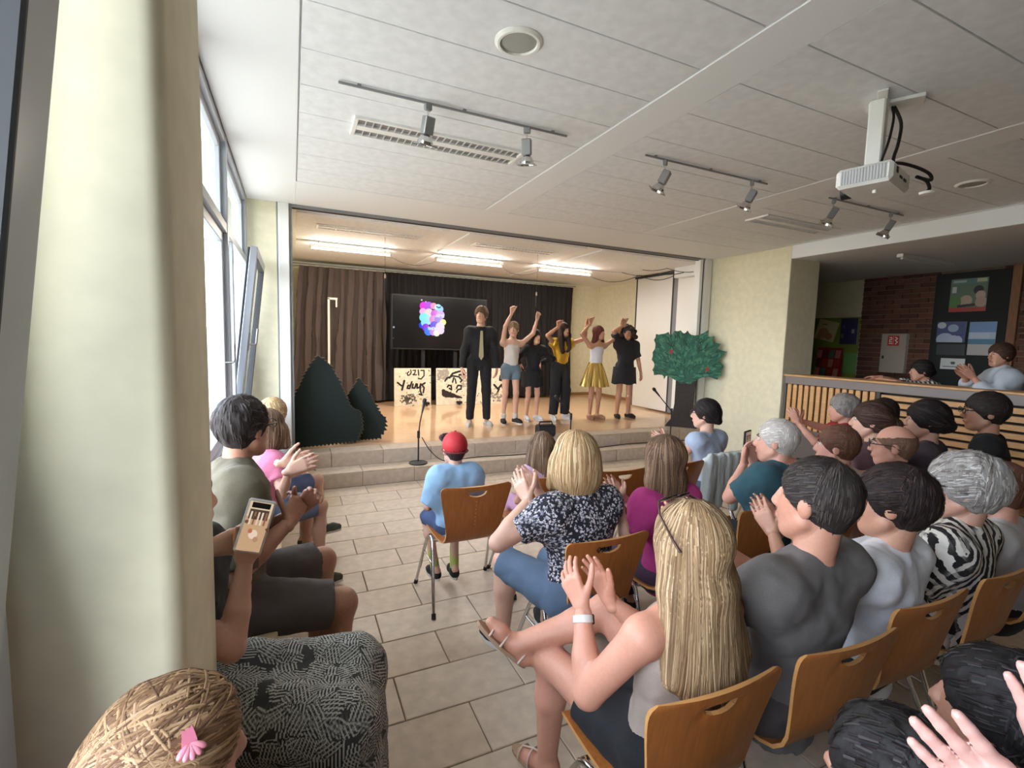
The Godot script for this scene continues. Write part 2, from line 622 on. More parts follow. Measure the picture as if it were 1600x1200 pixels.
	struct("trim_3", spanm(Vector3(RIGHT, 2.985, -4.6), Vector3(RIGHT + 0.25, CEIL + 0.05, 5.0), 0.006), M.white)
	# --- ceiling
	var cb := struct("ceiling", spanm(Vector3(-0.7, CEIL + 0.012, -10.9), Vector3(RIGHT + 1.3, CEIL + 0.25, 5.2)), M.white)
	struct("ceiling_foyer", spanm(Vector3(RIGHT + 0.2, 3.0, -7.1), Vector3(9.6, 3.2, 5.2)), M.white)
	var strips := [[LEFT, 0.05, -6.0, 3.2], [1.98, 2.26, -5.12, 3.2], [4.18, 4.46, -5.12, 3.2], [6.38, RIGHT, -6.0, 3.2], [0.05, 6.38, -6.0, -5.125]]
	for s in strips:
		put("beam", spanm(Vector3(s[0], CEIL - 0.006, s[2]), Vector3(s[1], CEIL + 0.02, s[3]), 0.004), M.white, cb)
	var bays := [[0.058, 1.972], [2.268, 4.172], [4.468, 6.372]]
	for b in bays:
		put("panel_backing", spanm(Vector3(b[0] - 0.005, CEIL + 0.0135, -5.12), Vector3(b[1] + 0.005, CEIL + 0.02, 3.1)), M.grey, cb)
		var pm := boxm(Vector3(b[1] - b[0], 0.016, 0.381), 0.002)
		for k in 21:
			var zc := -5.117 + 0.388 * (k + 0.5)
			if zc > 3.0:
				continue
			var p := put("ceiling_panel", pm, M.panel, cb)
			p.position = Vector3((b[0] + b[1]) / 2, CEIL + 0.006, zc)
	# stage ceiling: wide panels between flat ribs
	for b in [[0.06, 1.95], [2.23, 4.15], [4.43, 6.35]]:
		for zz in [[-6.35, -8.0], [-8.16, -9.9]]:
			put("ceiling_panel", spanm(Vector3(b[0], CEIL - 0.008, zz[1]), Vector3(b[1], CEIL + 0.02, zz[0]), 0.004), M.panel, cb)

# column with rounded corners; a shallow fold runs down its side
func column_prism(b: MB, z1: float, z2: float) -> void:
	var xr := -0.2
	var pts := PackedVector2Array()
	var r := 0.035
	pts.append(Vector2(LEFT - 0.05, z1))
	for k in 6:
		var a := PI / 2 * k / 5.0
		pts.append(Vector2(xr - r + r * sin(a), z1 - r + r * cos(a)))
	for k in 4:
		var a := PI / 2 * k / 3.0
		pts.append(Vector2(xr - 0.012 + 0.012 * cos(a), z2 + 0.012 - 0.012 * sin(a)))
	pts.append(Vector2(LEFT - 0.05, z2))
	var nm := pts.size()
	for i in nm:
		var p := pts[i]
		var q := pts[(i + 1) % nm]
		var pp := pts[(i - 1 + nm) % nm]
		var qq := pts[(i + 2) % nm]
		var e := (q - p).normalized()
		var nf := Vector2(-e.y, e.x)
		var n0 := nf
		var n1 := nf
		var e0 := (p - pp).normalized()
		var e1 := (qq - q).normalized()
		if e.dot(e0) > 0.9:
			n0 = (nf + Vector2(-e0.y, e0.x)).normalized()
		if e.dot(e1) > 0.9:
			n1 = (nf + Vector2(-e1.y, e1.x)).normalized()
		if nf.dot((p + q) / 2 - Vector2(-0.35, (z1 + z2) / 2)) < 0:
			n0 = -n0; n1 = -n1
		var A := Vector3(p.x, 0, p.y)
		var B := Vector3(q.x, 0, q.y)
		var T := Vector3(0, CEIL + 0.02, 0)
		var N0 := Vector3(n0.x, 0, n0.y)
		var N1 := Vector3(n1.x, 0, n1.y)
		b.tri(A, B, B + T, N0, N1, N1)
		b.tri(A, B + T, A + T, N0, N1, N0)

# aluminium window wall: posts, transom, fixed panes, and bottom-hung sashes tipped into the hall
func window_row() -> void:
	var x := LEFT - 0.09
	var posts := [0.45, -0.98, -1.5, -2.9, -4.24, -5.9]
	var n := 0
	for i in posts.size() - 1:
		var za: float = posts[i]
		var zb: float = posts[i + 1]
		n += 1
		var root := Node3D.new()
		root.name = "window_%d" % n
		root.set_meta("kind", "structure")
		add_child(root)
		put("post", spanm(Vector3(x - 0.03, 0.86, za - 0.035), Vector3(LEFT + 0.0, CEIL, za + 0.035), 0.004), M.frame, root)
		if i == posts.size() - 2:
			put("post", spanm(Vector3(x - 0.03, 0.86, zb - 0.06), Vector3(LEFT + 0.0, CEIL, zb + 0.035), 0.004), M.frame, root)
		for yy in [0.86, 2.46, CEIL - 0.06]:
			put("rail", spanm(Vector3(x - 0.03, yy, zb + 0.035), Vector3(LEFT - 0.004, yy + 0.07, za - 0.035), 0.004), M.frame, root)
		if i == 0:
			put("blind_box", spanm(Vector3(x - 0.02, 2.53, zb + 0.035), Vector3(x + 0.02, CEIL - 0.06, za - 0.035), 0.003), M.frame, root)
		else:
			put("pane", spanm(Vector3(x, 2.53, zb + 0.035), Vector3(x + 0.006, CEIL - 0.06, za - 0.035)), M.glass, root)
		# frame of the upper light
		var f := MB.new()
		rect_frame(f, Vector3(x + 0.02, 2.53, zb + 0.035), Vector3(x + 0.055, CEIL - 0.06, za - 0.035), 0.05)
		put("upper_frame", f.mesh(), M.frame, root)
		var mid := (za + zb) / 2
		var half := absf(za - zb) > 1.3
		if i == 4:
			put("post", spanm(Vector3(x - 0.03, 0.93, -4.62), Vector3(LEFT - 0.004, 2.46, -4.55), 0.004), M.frame, root)
			put("pane", spanm(Vector3(x, 0.93, -4.55), Vector3(x + 0.006, 2.46, za - 0.035)), M.glass, root)
			sash(root, -4.66, -5.84, 0.165)
		elif i == 0:
			sash(root, 0.41, -0.9, 0.172)
		elif i == 3:
			put("pane", spanm(Vector3(x, 0.93, zb + 0.035), Vector3(x + 0.006, 2.46, za - 0.035)), M.glass, root)
			var g := MB.new()
			rect_frame(g, Vector3(x + 0.02, 0.93, zb + 0.04), Vector3(x + 0.06, 2.46, za - 0.04), 0.07)
			put("fixed_frame", g.mesh(), M.frame, root)
			var hb := MB.new()
			hb.tube([Vector3(LEFT - 0.03, 1.5, zb + 0.1), Vector3(LEFT + 0.02, 1.5, zb + 0.1), Vector3(LEFT + 0.03, 1.52, zb + 0.1), Vector3(LEFT + 0.03, 1.64, zb + 0.1)], 0.009)
			put("handle", hb.mesh(), M.steel, root)
		else:
			put("pane", spanm(Vector3(x, 0.93, zb + 0.035), Vector3(x + 0.006, 2.46, za - 0.035)), M.glass, root)
			var g := MB.new()
			rect_frame(g, Vector3(x + 0.02, 0.93, zb + 0.04), Vector3(x + 0.06, 2.46, za - 0.04), 0.07)
			put("fixed_frame", g.mesh(), M.frame, root)
	struct("trim_4", spanm(Vector3(LEFT - 0.2, 0.84, -5.98), Vector3(LEFT + 0.03, 0.87, 0.5), 0.006), M.paint)
	struct("wall_left_top", spanm(Vector3(LEFT - 0.25, CEIL - 0.02, -6.0), Vector3(LEFT - 0.02, CEIL + 0.15, 5.2)), M.paint)

func rect_frame(b: MB, lo: Vector3, hi: Vector3, w: float) -> void:
	b.span(Vector3(lo.x, lo.y, lo.z), Vector3(hi.x, hi.y, lo.z + w), 0.004)
	b.span(Vector3(lo.x, lo.y, hi.z - w), Vector3(hi.x, hi.y, hi.z), 0.004)
	b.span(Vector3(lo.x, lo.y, lo.z + w), Vector3(hi.x, lo.y + w, hi.z - w), 0.004)
	b.span(Vector3(lo.x, hi.y - w, lo.z + w), Vector3(hi.x, hi.y, hi.z - w), 0.004)

func sash(root: Node3D, za: float, zb: float, tip: float) -> void:
	var s := Node3D.new()
	s.name = "sash"
	root.add_child(s, true)
	s.position = Vector3(LEFT - 0.05, 0.94, 0)
	s.rotation.z = -atan(tip / 1.5)
	var h := 1.53
	var f := MB.new()
	rect_frame(f, Vector3(0.0, 0, zb), Vector3(0.055, h, za), 0.085)
	put("sash_frame", f.mesh(), M.frame, s)
	var g := MB.new()
	rect_frame(g, Vector3(-0.02, 0.012, zb + 0.012), Vector3(0.004, h - 0.012, za - 0.012), 0.06)
	put("gasket", g.mesh(), M.rubber, s)
	var g2 := MB.new()
	rect_frame(g2, Vector3(0.0, 0.08, zb + 0.08), Vector3(0.057, h - 0.08, za - 0.08), 0.012)
	put("bead", g2.mesh(), M.rubber, s)
	put("pane", spanm(Vector3(0.024, 0.08, zb + 0.08), Vector3(0.030, h - 0.08, za - 0.08)), M.glass, s)
	var hb := MB.new()
	hb.box(Vector3(0.06, 0.72, za - 0.04), Vector3(0.012, 0.16, 0.03), Basis(), 0.004)
	hb.tube([Vector3(0.06, 0.7, za - 0.04), Vector3(0.105, 0.7, za - 0.04), Vector3(0.115, 0.71, za - 0.045), Vector3(0.115, 0.84, za - 0.05)], 0.009)
	put("handle", hb.mesh(), M.steel, s)
# ---------------------------------------------------------------- ceiling things
func build_ceiling_things() -> void:
	track(Vector3(0.255, CEIL, -3.02), Vector3(1.765, CEIL, -3.02), [[0.775, 12.0, 20.0], [1.455, -35.0, 14.0]], ["nearest the windows, holding two small square spotlights", "on the rail nearest the windows, turned down", "on the rail nearest the windows, turned aside"], false)
	track(Vector3(2.46, CEIL, -3.02), Vector3(3.82, CEIL, -3.02), [[2.66, 40.0, 28.0], [3.63, 35.0, 28.0]], ["left of the projector, holding two small spotlights", "left of the projector, at the near end of its rail", "left of the projector, at the far end of its rail"], true)
	track(Vector3(4.65, CEIL, -3.0), Vector3(5.9, CEIL, -3.0), [[4.73, 40.0, 28.0], [5.68, 35.0, 28.0]], ["right of the projector, holding two small spotlights", "hanging just under the white projector", "nearest the white beam of the foyer"], true)
	luminaire(Vector3(1.02, CEIL - 0.008, -3.58), 1.26, 0.3, "white recessed ceiling light with double square louvre near the windows", 24)
	luminaire(Vector3(5.35, CEIL - 0.008, -3.84), 1.26, 0.3, "white recessed ceiling light with louvre near the foyer", 24)
	luminaire(Vector3(1.0, CEIL - 0.012, -6.95), 1.4, 0.26, "grey louvred ceiling light over the left of the stage, switched off", 24)
	luminaire(Vector3(3.2, CEIL - 0.012, -6.95), 1.4, 0.26, "grey louvred ceiling light over the middle of the stage, switched off", 24)
	for a in [[Vector3(1.02, CEIL, -2.24), "round white ceiling loudspeaker with grey mesh near the windows"], [Vector3(5.31, CEIL, -2.2), "round white ceiling loudspeaker right of the projector"]]:
		var t := thing("ceiling_loudspeaker", a[1], "loudspeaker", a[0])
		var b := MB.new()
		b.lathe([Vector2(0.088, -0.004), Vector2(0.092, -0.016), Vector2(0.104, -0.016), Vector2(0.118, -0.006), Vector2(0.118, 0.0)], Transform3D(), 36)
		put("rim", b.mesh(), M.paint, t)
		b = MB.new()
		b.lathe([Vector2(0.0, -0.012), Vector2(0.06, -0.011), Vector2(0.088, -0.006), Vector2(0.088, 0.004)], Transform3D(), 36)
		put("grille", b.mesh(), mottle(rgb8(150, 150, 146), rgb8(176, 176, 170), 0.2, Vector3.ONE * 20, 0.7), t)
	# tubes over the stage
	var g := "fluorescent tubes over the stage"
	for a in [[0.26, 1.5, "lit fluorescent tube over the left of the stage"], [2.25, 3.5, "lit fluorescent tube over the middle of the stage"], [4.23, 5.42, "lit fluorescent tube over the right of the stage"]]:
		var z := -8.14
		var t := thing("fluorescent_light", a[2], "light", Vector3((a[0] + a[1]) / 2, CEIL - 0.1, z), 0.0, g)
		var hw: float = (a[1] - a[0]) / 2
		var b := MB.new()
		b.span(Vector3(-hw, 0.012, -0.06), Vector3(hw, 0.05, 0.06), 0.006)
		put("housing", b.mesh(), M.paint, t)
		b = MB.new()
		for e in [-0.8, 0.8]:
			b.tube([Vector3(hw * e, 0.04, 0), Vector3(hw * e, 0.1, 0)], 0.006)
		put("hanger", b.mesh(), M.grey, t)
		var em := StandardMaterial3D.new()
		em.albedo_color = rgb8(255, 248, 235)
		em.emission_enabled = true
		em.emission = rgb8(255, 244, 226)
		em.emission_energy_multiplier = 5.0
		b = MB.new()
		b.tube([Vector3(-hw + 0.02, -0.004, 0), Vector3(hw - 0.02, -0.004, 0)], 0.016, 10)
		put("tube", b.mesh(), em, t)
		b = MB.new()
		for e in [-1.0, 1.0]:
			b.box(Vector3(e * (hw - 0.012), -0.004, 0), Vector3(0.024, 0.042, 0.05), Basis(), 0.006)
		put("socket", b.mesh(), M.paint, t)
		# the light it gives: just below the tube, and what its naked sides throw up to the ceiling
		var al := AreaLight3D.new()
		al.name = "tube_glow"
		al.area_size = Vector2(hw * 2 - 0.04, 0.05)
		al.area_normalize_energy = true
		al.light_energy = TUBE_LIGHT
		al.light_color = rgb8(255, 245, 231)
		al.shadow_enabled = true
		al.position = Vector3(0, -0.026, 0)
		al.rotation_degrees.x = -90
		t.add_child(al)
		for s in [-1.0, 1.0]:
			var sl := AreaLight3D.new()
			sl.name = "tube_side_glow"
			sl.area_size = Vector2(hw * 2 - 0.04, 0.04)
			sl.area_normalize_energy = true
			sl.light_energy = TUBE_LIGHT * 0.3
			sl.light_color = rgb8(255, 245, 231)
			sl.shadow_enabled = true
			sl.position = Vector3(0, 0.03, s * 0.07)
			sl.rotation_degrees = Vector3(6, 0 if s < 0 else 180, 0)
			t.add_child(sl)
	# cable that links the tubes
	var b := MB.new()
	b.tube(sag([Vector3(1.5, CEIL - 0.13, -8.14), Vector3(2.25, CEIL - 0.13, -8.14)], 0.1), 0.006, 6)
	tag(put("light_cable", b.mesh(), M.grey), "thin cable sagging between the left and middle stage tubes", "cable")
	b = MB.new()
	b.tube(sag([Vector3(3.5, CEIL - 0.13, -8.14), Vector3(4.23, CEIL - 0.13, -8.14)], 0.1), 0.006, 6)
	tag(put("light_cable", b.mesh(), M.grey), "thin cable sagging between the middle and right stage tubes", "cable")
	b = MB.new()
	b.tube(sag([Vector3(5.42, CEIL - 0.13, -8.14), Vector3(6.2, CEIL - 0.1, -7.6), Vector3(6.75, CEIL - 0.06, -7.1)], 0.12), 0.007, 6)
	tag(put("light_cable", b.mesh(), M.rubber), "dark cable running from the right stage tube to the folding wall", "cable")
	b = MB.new()
	b.tube(sag([Vector3(6.0, CEIL - 0.03, -7.9), Vector3(6.4, CEIL - 0.09, -7.3), Vector3(6.7, CEIL - 0.05, -6.7)], 0.05), 0.007, 6)
	tag(put("light_cable", b.mesh(), M.rubber), "dark drooping cable above the folding wall on stage", "cable")
	b = MB.new()
	b.tube(sag([Vector3(6.1, CEIL - 0.03, -7.4), Vector3(6.35, CEIL - 0.03, -7.0), Vector3(6.6, CEIL - 0.12, -6.6)], 0.03), 0.006, 6)
	tag(put("light_cable", b.mesh(), M.rubber), "thin cable bundle above the post of the stage opening", "cable")
	# hanging microphones
	for a in [[1.24, 2.81, 2.39, "small microphone hanging before the left of the curtain"], [3.74, 2.81, 2.3, "small microphone hanging above the raised hands on stage"]]:
		var t := thing("hanging_microphone", a[3], "microphone", Vector3(a[0], a[2], -7.21))
		b = MB.new()
		b.tube([Vector3(0, 0.1, 0), Vector3(0, CEIL - a[2], 0)], 0.0025, 5)
		put("wire", b.mesh(), M.black, t)
		b = MB.new()
		b.lathe([Vector2(0, -0.01), Vector2(0.012, 0), Vector2(0.013, 0.16), Vector2(0.006, 0.19), Vector2(0, 0.19)], Transform3D(), 12)
		put("body", b.mesh(), M.black, t)
		b = MB.new()
		b.lathe([Vector2(0, 0.185), Vector2(0.012, 0.19), Vector2(0.015, 0.22), Vector2(0.008, 0.25), Vector2(0, 0.25)], Transform3D(), 12)
		put("head", b.mesh(), mat(rgb8(190, 170, 160), 0.5), t)
	projector()

func sag(p: Array, d: float) -> Array:
	var out := []
	for i in p.size() - 1:
		for k in 8:
			var t := k / 8.0
			out.append(p[i].lerp(p[i + 1], t) - Vector3(0, d * 4 * t * (1 - t), 0))
	out.append(p[-1])
	return out

func smooth(p: Array, steps := 5) -> Array:
	var out := []
	for i in p.size() - 1:
		var a: Vector3 = p[maxi(i - 1, 0)]
		var d: Vector3 = p[mini(i + 2, p.size() - 1)]
		for k in steps:
			out.append(p[i].cubic_interpolate(p[i + 1], a, d, float(k) / steps))
	out.append(p[-1])
	return out

func track(a: Vector3, b: Vector3, spots: Array, where: Array, dark: bool) -> void:
	var t := thing("light_track", "thin grey ceiling rail " + where[0], "light rail", (a + b) / 2)
	var hw := (b - a).length() / 2
	put("rail", boxm(Vector3(hw * 2, 0.012, 0.014), 0.002), M.grey, t).position.y = -0.016
	var m := MB.new()
	for e in [-0.85, 0.0, 0.85]:
		m.box(Vector3(hw * e, -0.005, 0), Vector3(0.02, 0.01, 0.02))
	put("clip", m.mesh(), M.grey, t)
	for i in spots.size():
		var s: Array = spots[i]
		var o := thing("spotlight", "small square chrome spotlight " + where[i + 1], "spotlight", Vector3(s[0], CEIL - 0.022, a.z), s[1])
		m = MB.new()
		m.box(Vector3(0, -0.018, 0), Vector3(0.045, 0.036, 0.03), Basis(), 0.004)
		put("adapter", m.mesh(), M.grey, o)
		m = MB.new()
		m.tube([Vector3(0, -0.03, 0), Vector3(0, -0.085, 0)], 0.006)
		put("stem", m.mesh(), M.chrome, o)
		var bs := Basis(Vector3.RIGHT, deg_to_rad(s[2]))
		m = MB.new()
		m.box(Vector3(0, -0.125, 0), Vector3(0.065, 0.1, 0.06), bs, 0.005)
		put("housing", m.mesh(), mat(rgb8(150, 152, 154), 0.35, 0.6), o)
		m = MB.new()
		var xf := Transform3D(bs, Vector3(0, -0.125, 0)).translated_local(Vector3(0, -0.05, 0))
		m.lathe([Vector2(0.018, 0.0), Vector2(0.035, -0.012), Vector2(0.048, -0.04), Vector2(0.05, -0.062), Vector2(0.046, -0.062), Vector2(0.032, -0.025), Vector2(0.0, -0.012)], xf, 20)
		put("reflector", m.mesh(), M.chrome, o)
		m = MB.new()
		for k in 4:
			var q := bs * Basis(Vector3.UP, PI / 2 * k)
			m.box(xf * (Basis(Vector3.UP, PI / 2 * k) * Vector3(0, -0.06, 0.055)), Vector3(0.12, 0.006, 0.014), q, 0.001)
		put("front_plate", m.mesh(), M.steel, o)
		m = MB.new()
		m.ball(xf * Vector3(0, -0.03, 0), Vector3.ONE * 0.018, Basis(), 10, 6)
		put("lamp", m.mesh(), mat(rgb8(200, 200, 196), 0.2), o)

func luminaire(c: Vector3, l: float, w: float, label: String, cells: int) -> void:
	var t := thing("louvre_light", label, "ceiling light", c)
	var f := MB.new()
	var k := 0.022
	f.span(Vector3(-l / 2, -0.012, -w / 2), Vector3(l / 2, 0.012, -w / 2 + k), 0.003)
	f.span(Vector3(-l / 2, -0.012, w / 2 - k), Vector3(l / 2, 0.012, w / 2), 0.003)
	f.span(Vector3(-l / 2, -0.012, -w / 2 + k), Vector3(-l / 2 + 0.03, 0.012, w / 2 - k), 0.003)
	f.span(Vector3(l / 2 - 0.03, -0.012, -w / 2 + k), Vector3(l / 2, 0.012, w / 2 - k), 0.003)
	f.span(Vector3(-l / 2 + 0.03, -0.012, -0.035), Vector3(l / 2 - 0.03, 0.01, 0.035), 0.003)
	put("frame", f.mesh(), M.paint, t)
	var bm := MB.new()
	bm.span(Vector3(-l / 2 + 0.03, 0.004, -w / 2 + k), Vector3(l / 2 - 0.03, 0.008, w / 2 - k))
	put("reflector", bm.mesh(), mat(rgb8(150, 152, 154), 0.35, 0.7), t)
	var sm := boxm(Vector3(0.006, 0.014, w / 2 - k - 0.037), 0.001)
	var lm := mat(rgb8(205, 207, 208), 0.3, 0.4)
	for s in [-1.0, 1.0]:
		for i in range(1, cells):
			var o := put("louvre_blade", sm, lm, t)
			o.position = Vector3(-l / 2 + 0.03 + (l - 0.06) * i / cells, -0.004, s * (0.035 + (w / 2 - k - 0.035) / 2))

func projector() -> void:
	var base := Vector3(3.17, CEIL, -1.76)
	var t := thing("ceiling_projector", "white projector hanging from the ceiling on a square white arm", "projector", base, 0.0)
	var b := MB.new()
	b.box(Vector3(-0.03, -0.012, 0.0), Vector3(0.34, 0.012, 0.05), Basis(Vector3.UP, 0.5), 0.003)
	b.box(Vector3(0.05, -0.014, 0.03), Vector3(0.12, 0.02, 0.26), Basis(Vector3.UP, 0.5), 0.003)
	b.box(Vector3(0.0, -0.03, 0.0), Vector3(0.16, 0.05, 0.06), Basis(Vector3.UP, 0.2), 0.004)
	put("ceiling_mount", b.mesh(), M.paint, t)
	b = MB.new()
	b.box(Vector3(-0.06, -0.21, 0.0), Vector3(0.08, 0.4, 0.08), Basis(Vector3.UP, 0.3), 0.008)
	put("arm", b.mesh(), M.paint, t)
	b = MB.new()
	b.box(Vector3(-0.06, -0.415, 0.0), Vector3(0.16, 0.02, 0.16), Basis(Vector3.UP, 0.3), 0.004)
	b.box(Vector3(-0.06, -0.4, 0.0), Vector3(0.1, 0.05, 0.1), Basis(Vector3.UP, 0.3), 0.008)
	put("bracket", b.mesh(), M.paint, t)
	var p := Transform3D(Basis(Vector3.UP, 0.25), Vector3(-0.09, -0.475, 0.02))
	b = MB.new()
	b.box(p.origin, Vector3(0.36, 0.11, 0.27), p.basis, 0.018)
	var body := put("body", b.mesh(), M.paint, t)
	b = MB.new()
	b.box(p * Vector3(-0.18, 0.0, 0.0), Vector3(0.003, 0.08, 0.215), p.basis, 0.001)
	put("vent_grille", b.mesh(), mat(rgb8(200, 202, 202), 0.6), body)
	for k in 15:
		b = MB.new()
		b.box(p * Vector3(-0.181, 0.0, -0.1 + 0.2 * k / 14.0), Vector3(0.006, 0.075, 0.006), p.basis)
		put("vent_bar", b.mesh(), mat(rgb8(164, 166, 166), 0.6), body)
	for e in [[-0.1, 0.012, 0.03, 0.03], [-0.02, -0.01, 0.05, 0.012], [0.06, -0.01, 0.05, 0.014]]:
		b = MB.new()
		b.box(p * Vector3(e[0], e[1], 0.136), Vector3(e[2], e[3], 0.006), p.basis)
		put("socket", b.mesh(), M.black, body)
	b = MB.new()
	b.tube([p * Vector3(0.05, -0.02, -0.12), p * Vector3(0.05, -0.02, -0.165)], 0.04, 16)
	put("lens", b.mesh(), M.black, body)
	b = MB.new()
	b.lathe([Vector2(0, -0.012), Vector2(0.012, -0.01), Vector2(0.012, 0.01)], Transform3D(Basis(), p * Vector3(-0.02, -0.062, 0.02)), 10)
	put("foot", b.mesh(), M.paint, body)
	b = MB.new()
	b.tube(smooth([Vector3(0.01, -0.038, 0.03), Vector3(0.02, -0.101, 0.04), Vector3(-0.02, -0.227, 0.05), Vector3(-0.07, -0.315, 0.06), Vector3(-0.13, -0.378, 0.08), Vector3(-0.17, -0.441, 0.1)]), 0.007, 7)
	put("cable", b.mesh(), M.black, t)
	b = MB.new()
	b.tube(smooth([Vector3(0.05, -0.025, 0.02), Vector3(0.08, -0.126, 0.05), Vector3(0.05, -0.252, 0.06), Vector3(0.00, -0.347, 0.07), Vector3(-0.01, -0.441, 0.08)]), 0.009, 7)
	put("cable", b.mesh(), M.black, t)
	b = MB.new()
	b.tube(smooth([Vector3(-0.17, -0.441, 0.1), Vector3(-0.07, -0.397, 0.12), Vector3(0.07, -0.397, 0.14), Vector3(0.17, -0.428, 0.17), Vector3(0.18, -0.466, 0.18), Vector3(0.07, -0.479, 0.19)]), 0.009, 7)
	put("cable", b.mesh(), M.black, t)
	b = MB.new()
	b.tube(smooth([Vector3(-0.01, -0.485, 0.2), Vector3(0.09, -0.491, 0.2), Vector3(0.15, -0.517, 0.19), Vector3(0.15, -0.535, 0.18)]), 0.009, 7)
	put("cable", b.mesh(), M.black, t)
	b = MB.new()
	b.lathe([Vector2(0, -0.012), Vector2(0.035, -0.008), Vector2(0.038, 0.004), Vector2(0, 0.01)], Transform3D(Basis(), Vector3(0.15, -0.542, 0.18)), 18)
	put("sensor_disc", b.mesh(), M.paint, t)
# ---------------------------------------------------------------- things on the stage
func drape(xa: float, xb: float, y0: float, y1: float, z: float, folds: int, amp: float, pull: float, sd: int) -> ArrayMesh:
	var b := MB.new()
	var n := FastNoiseLite.new()
	n.seed = sd
	n.frequency = 1.3
	var nu := folds * 8
	var nv := 14
	var P := []
	for j in nv + 1:
		var v := float(j) / nv
		var row := []
		for i in nu + 1:
			var u := float(i) / nu
			var ph := u * folds * TAU + n.get_noise_2d(u * 9.0, v * 0.6) * 2.2
			var a := amp * (0.45 + 0.55 * sqrt(v)) * (0.7 + 0.6 * n.get_noise_2d(u * 4.0 + 7.0, 2.0))
			var x := lerpf(xa, xb, u) + 0.3 * amp * cos(ph * 2.0)
			x -= pull * pow(v, 0.8) * (1.0 - u) * 0.5
			row.append(Vector3(x, lerpf(y1, y0, v), z + a * sin(ph)))
		P.append(row)
	for j in nv:
		for i in nu:
			var q := [P[j][i], P[j][i + 1], P[j + 1][i + 1], P[j + 1][i]]
			var N := []
			for o in [[0, 0], [0, 1], [1, 1], [1, 0]]:
				var jj: int = j + o[0]
				var ii: int = i + o[1]
				var du: Vector3 = P[jj][mini(ii + 1, nu)] - P[jj][maxi(ii - 1, 0)]
				var dv: Vector3 = P[mini(jj + 1, nv)][ii] - P[maxi(jj - 1, 0)][ii]
				var c := du.cross(dv).normalized()
				N.append(c if c.z > 0 else -c)
			b.tri(q[0], q[1], q[2], N[0], N[1], N[2])
			b.tri(q[0], q[2], q[3], N[0], N[2], N[3])
			# the back of the cloth
			var t := Vector3(0, 0, -0.004)
			b.tri(q[0] + t, q[1] + t, q[2] + t, -N[0], -N[1], -N[2])
			b.tri(q[0] + t, q[2] + t, q[3] + t, -N[0], -N[2], -N[3])
	return b.mesh()

func jag(p: Array, each: float, out: float, sd: int) -> PackedVector2Array:
	var rng := RandomNumberGenerator.new()
	rng.seed = sd
	var r := PackedVector2Array()
	for i in p.size() - 1:
		var a: Vector2 = p[i]
		var b: Vector2 = p[i + 1]
		var n := maxi(1, int((b - a).length() / each))
		var nn := Vector2((b - a).y, -(b - a).x).normalized()
		for k in n:
			r.append(a.lerp(b, float(k) / n))
			if out > 0:
				r.append(a.lerp(b, (k + 0.55) / n) + nn * out * rng.randf_range(0.6, 1.5) - Vector2(0, out * 0.7))
	r.append(p[-1])
	return r

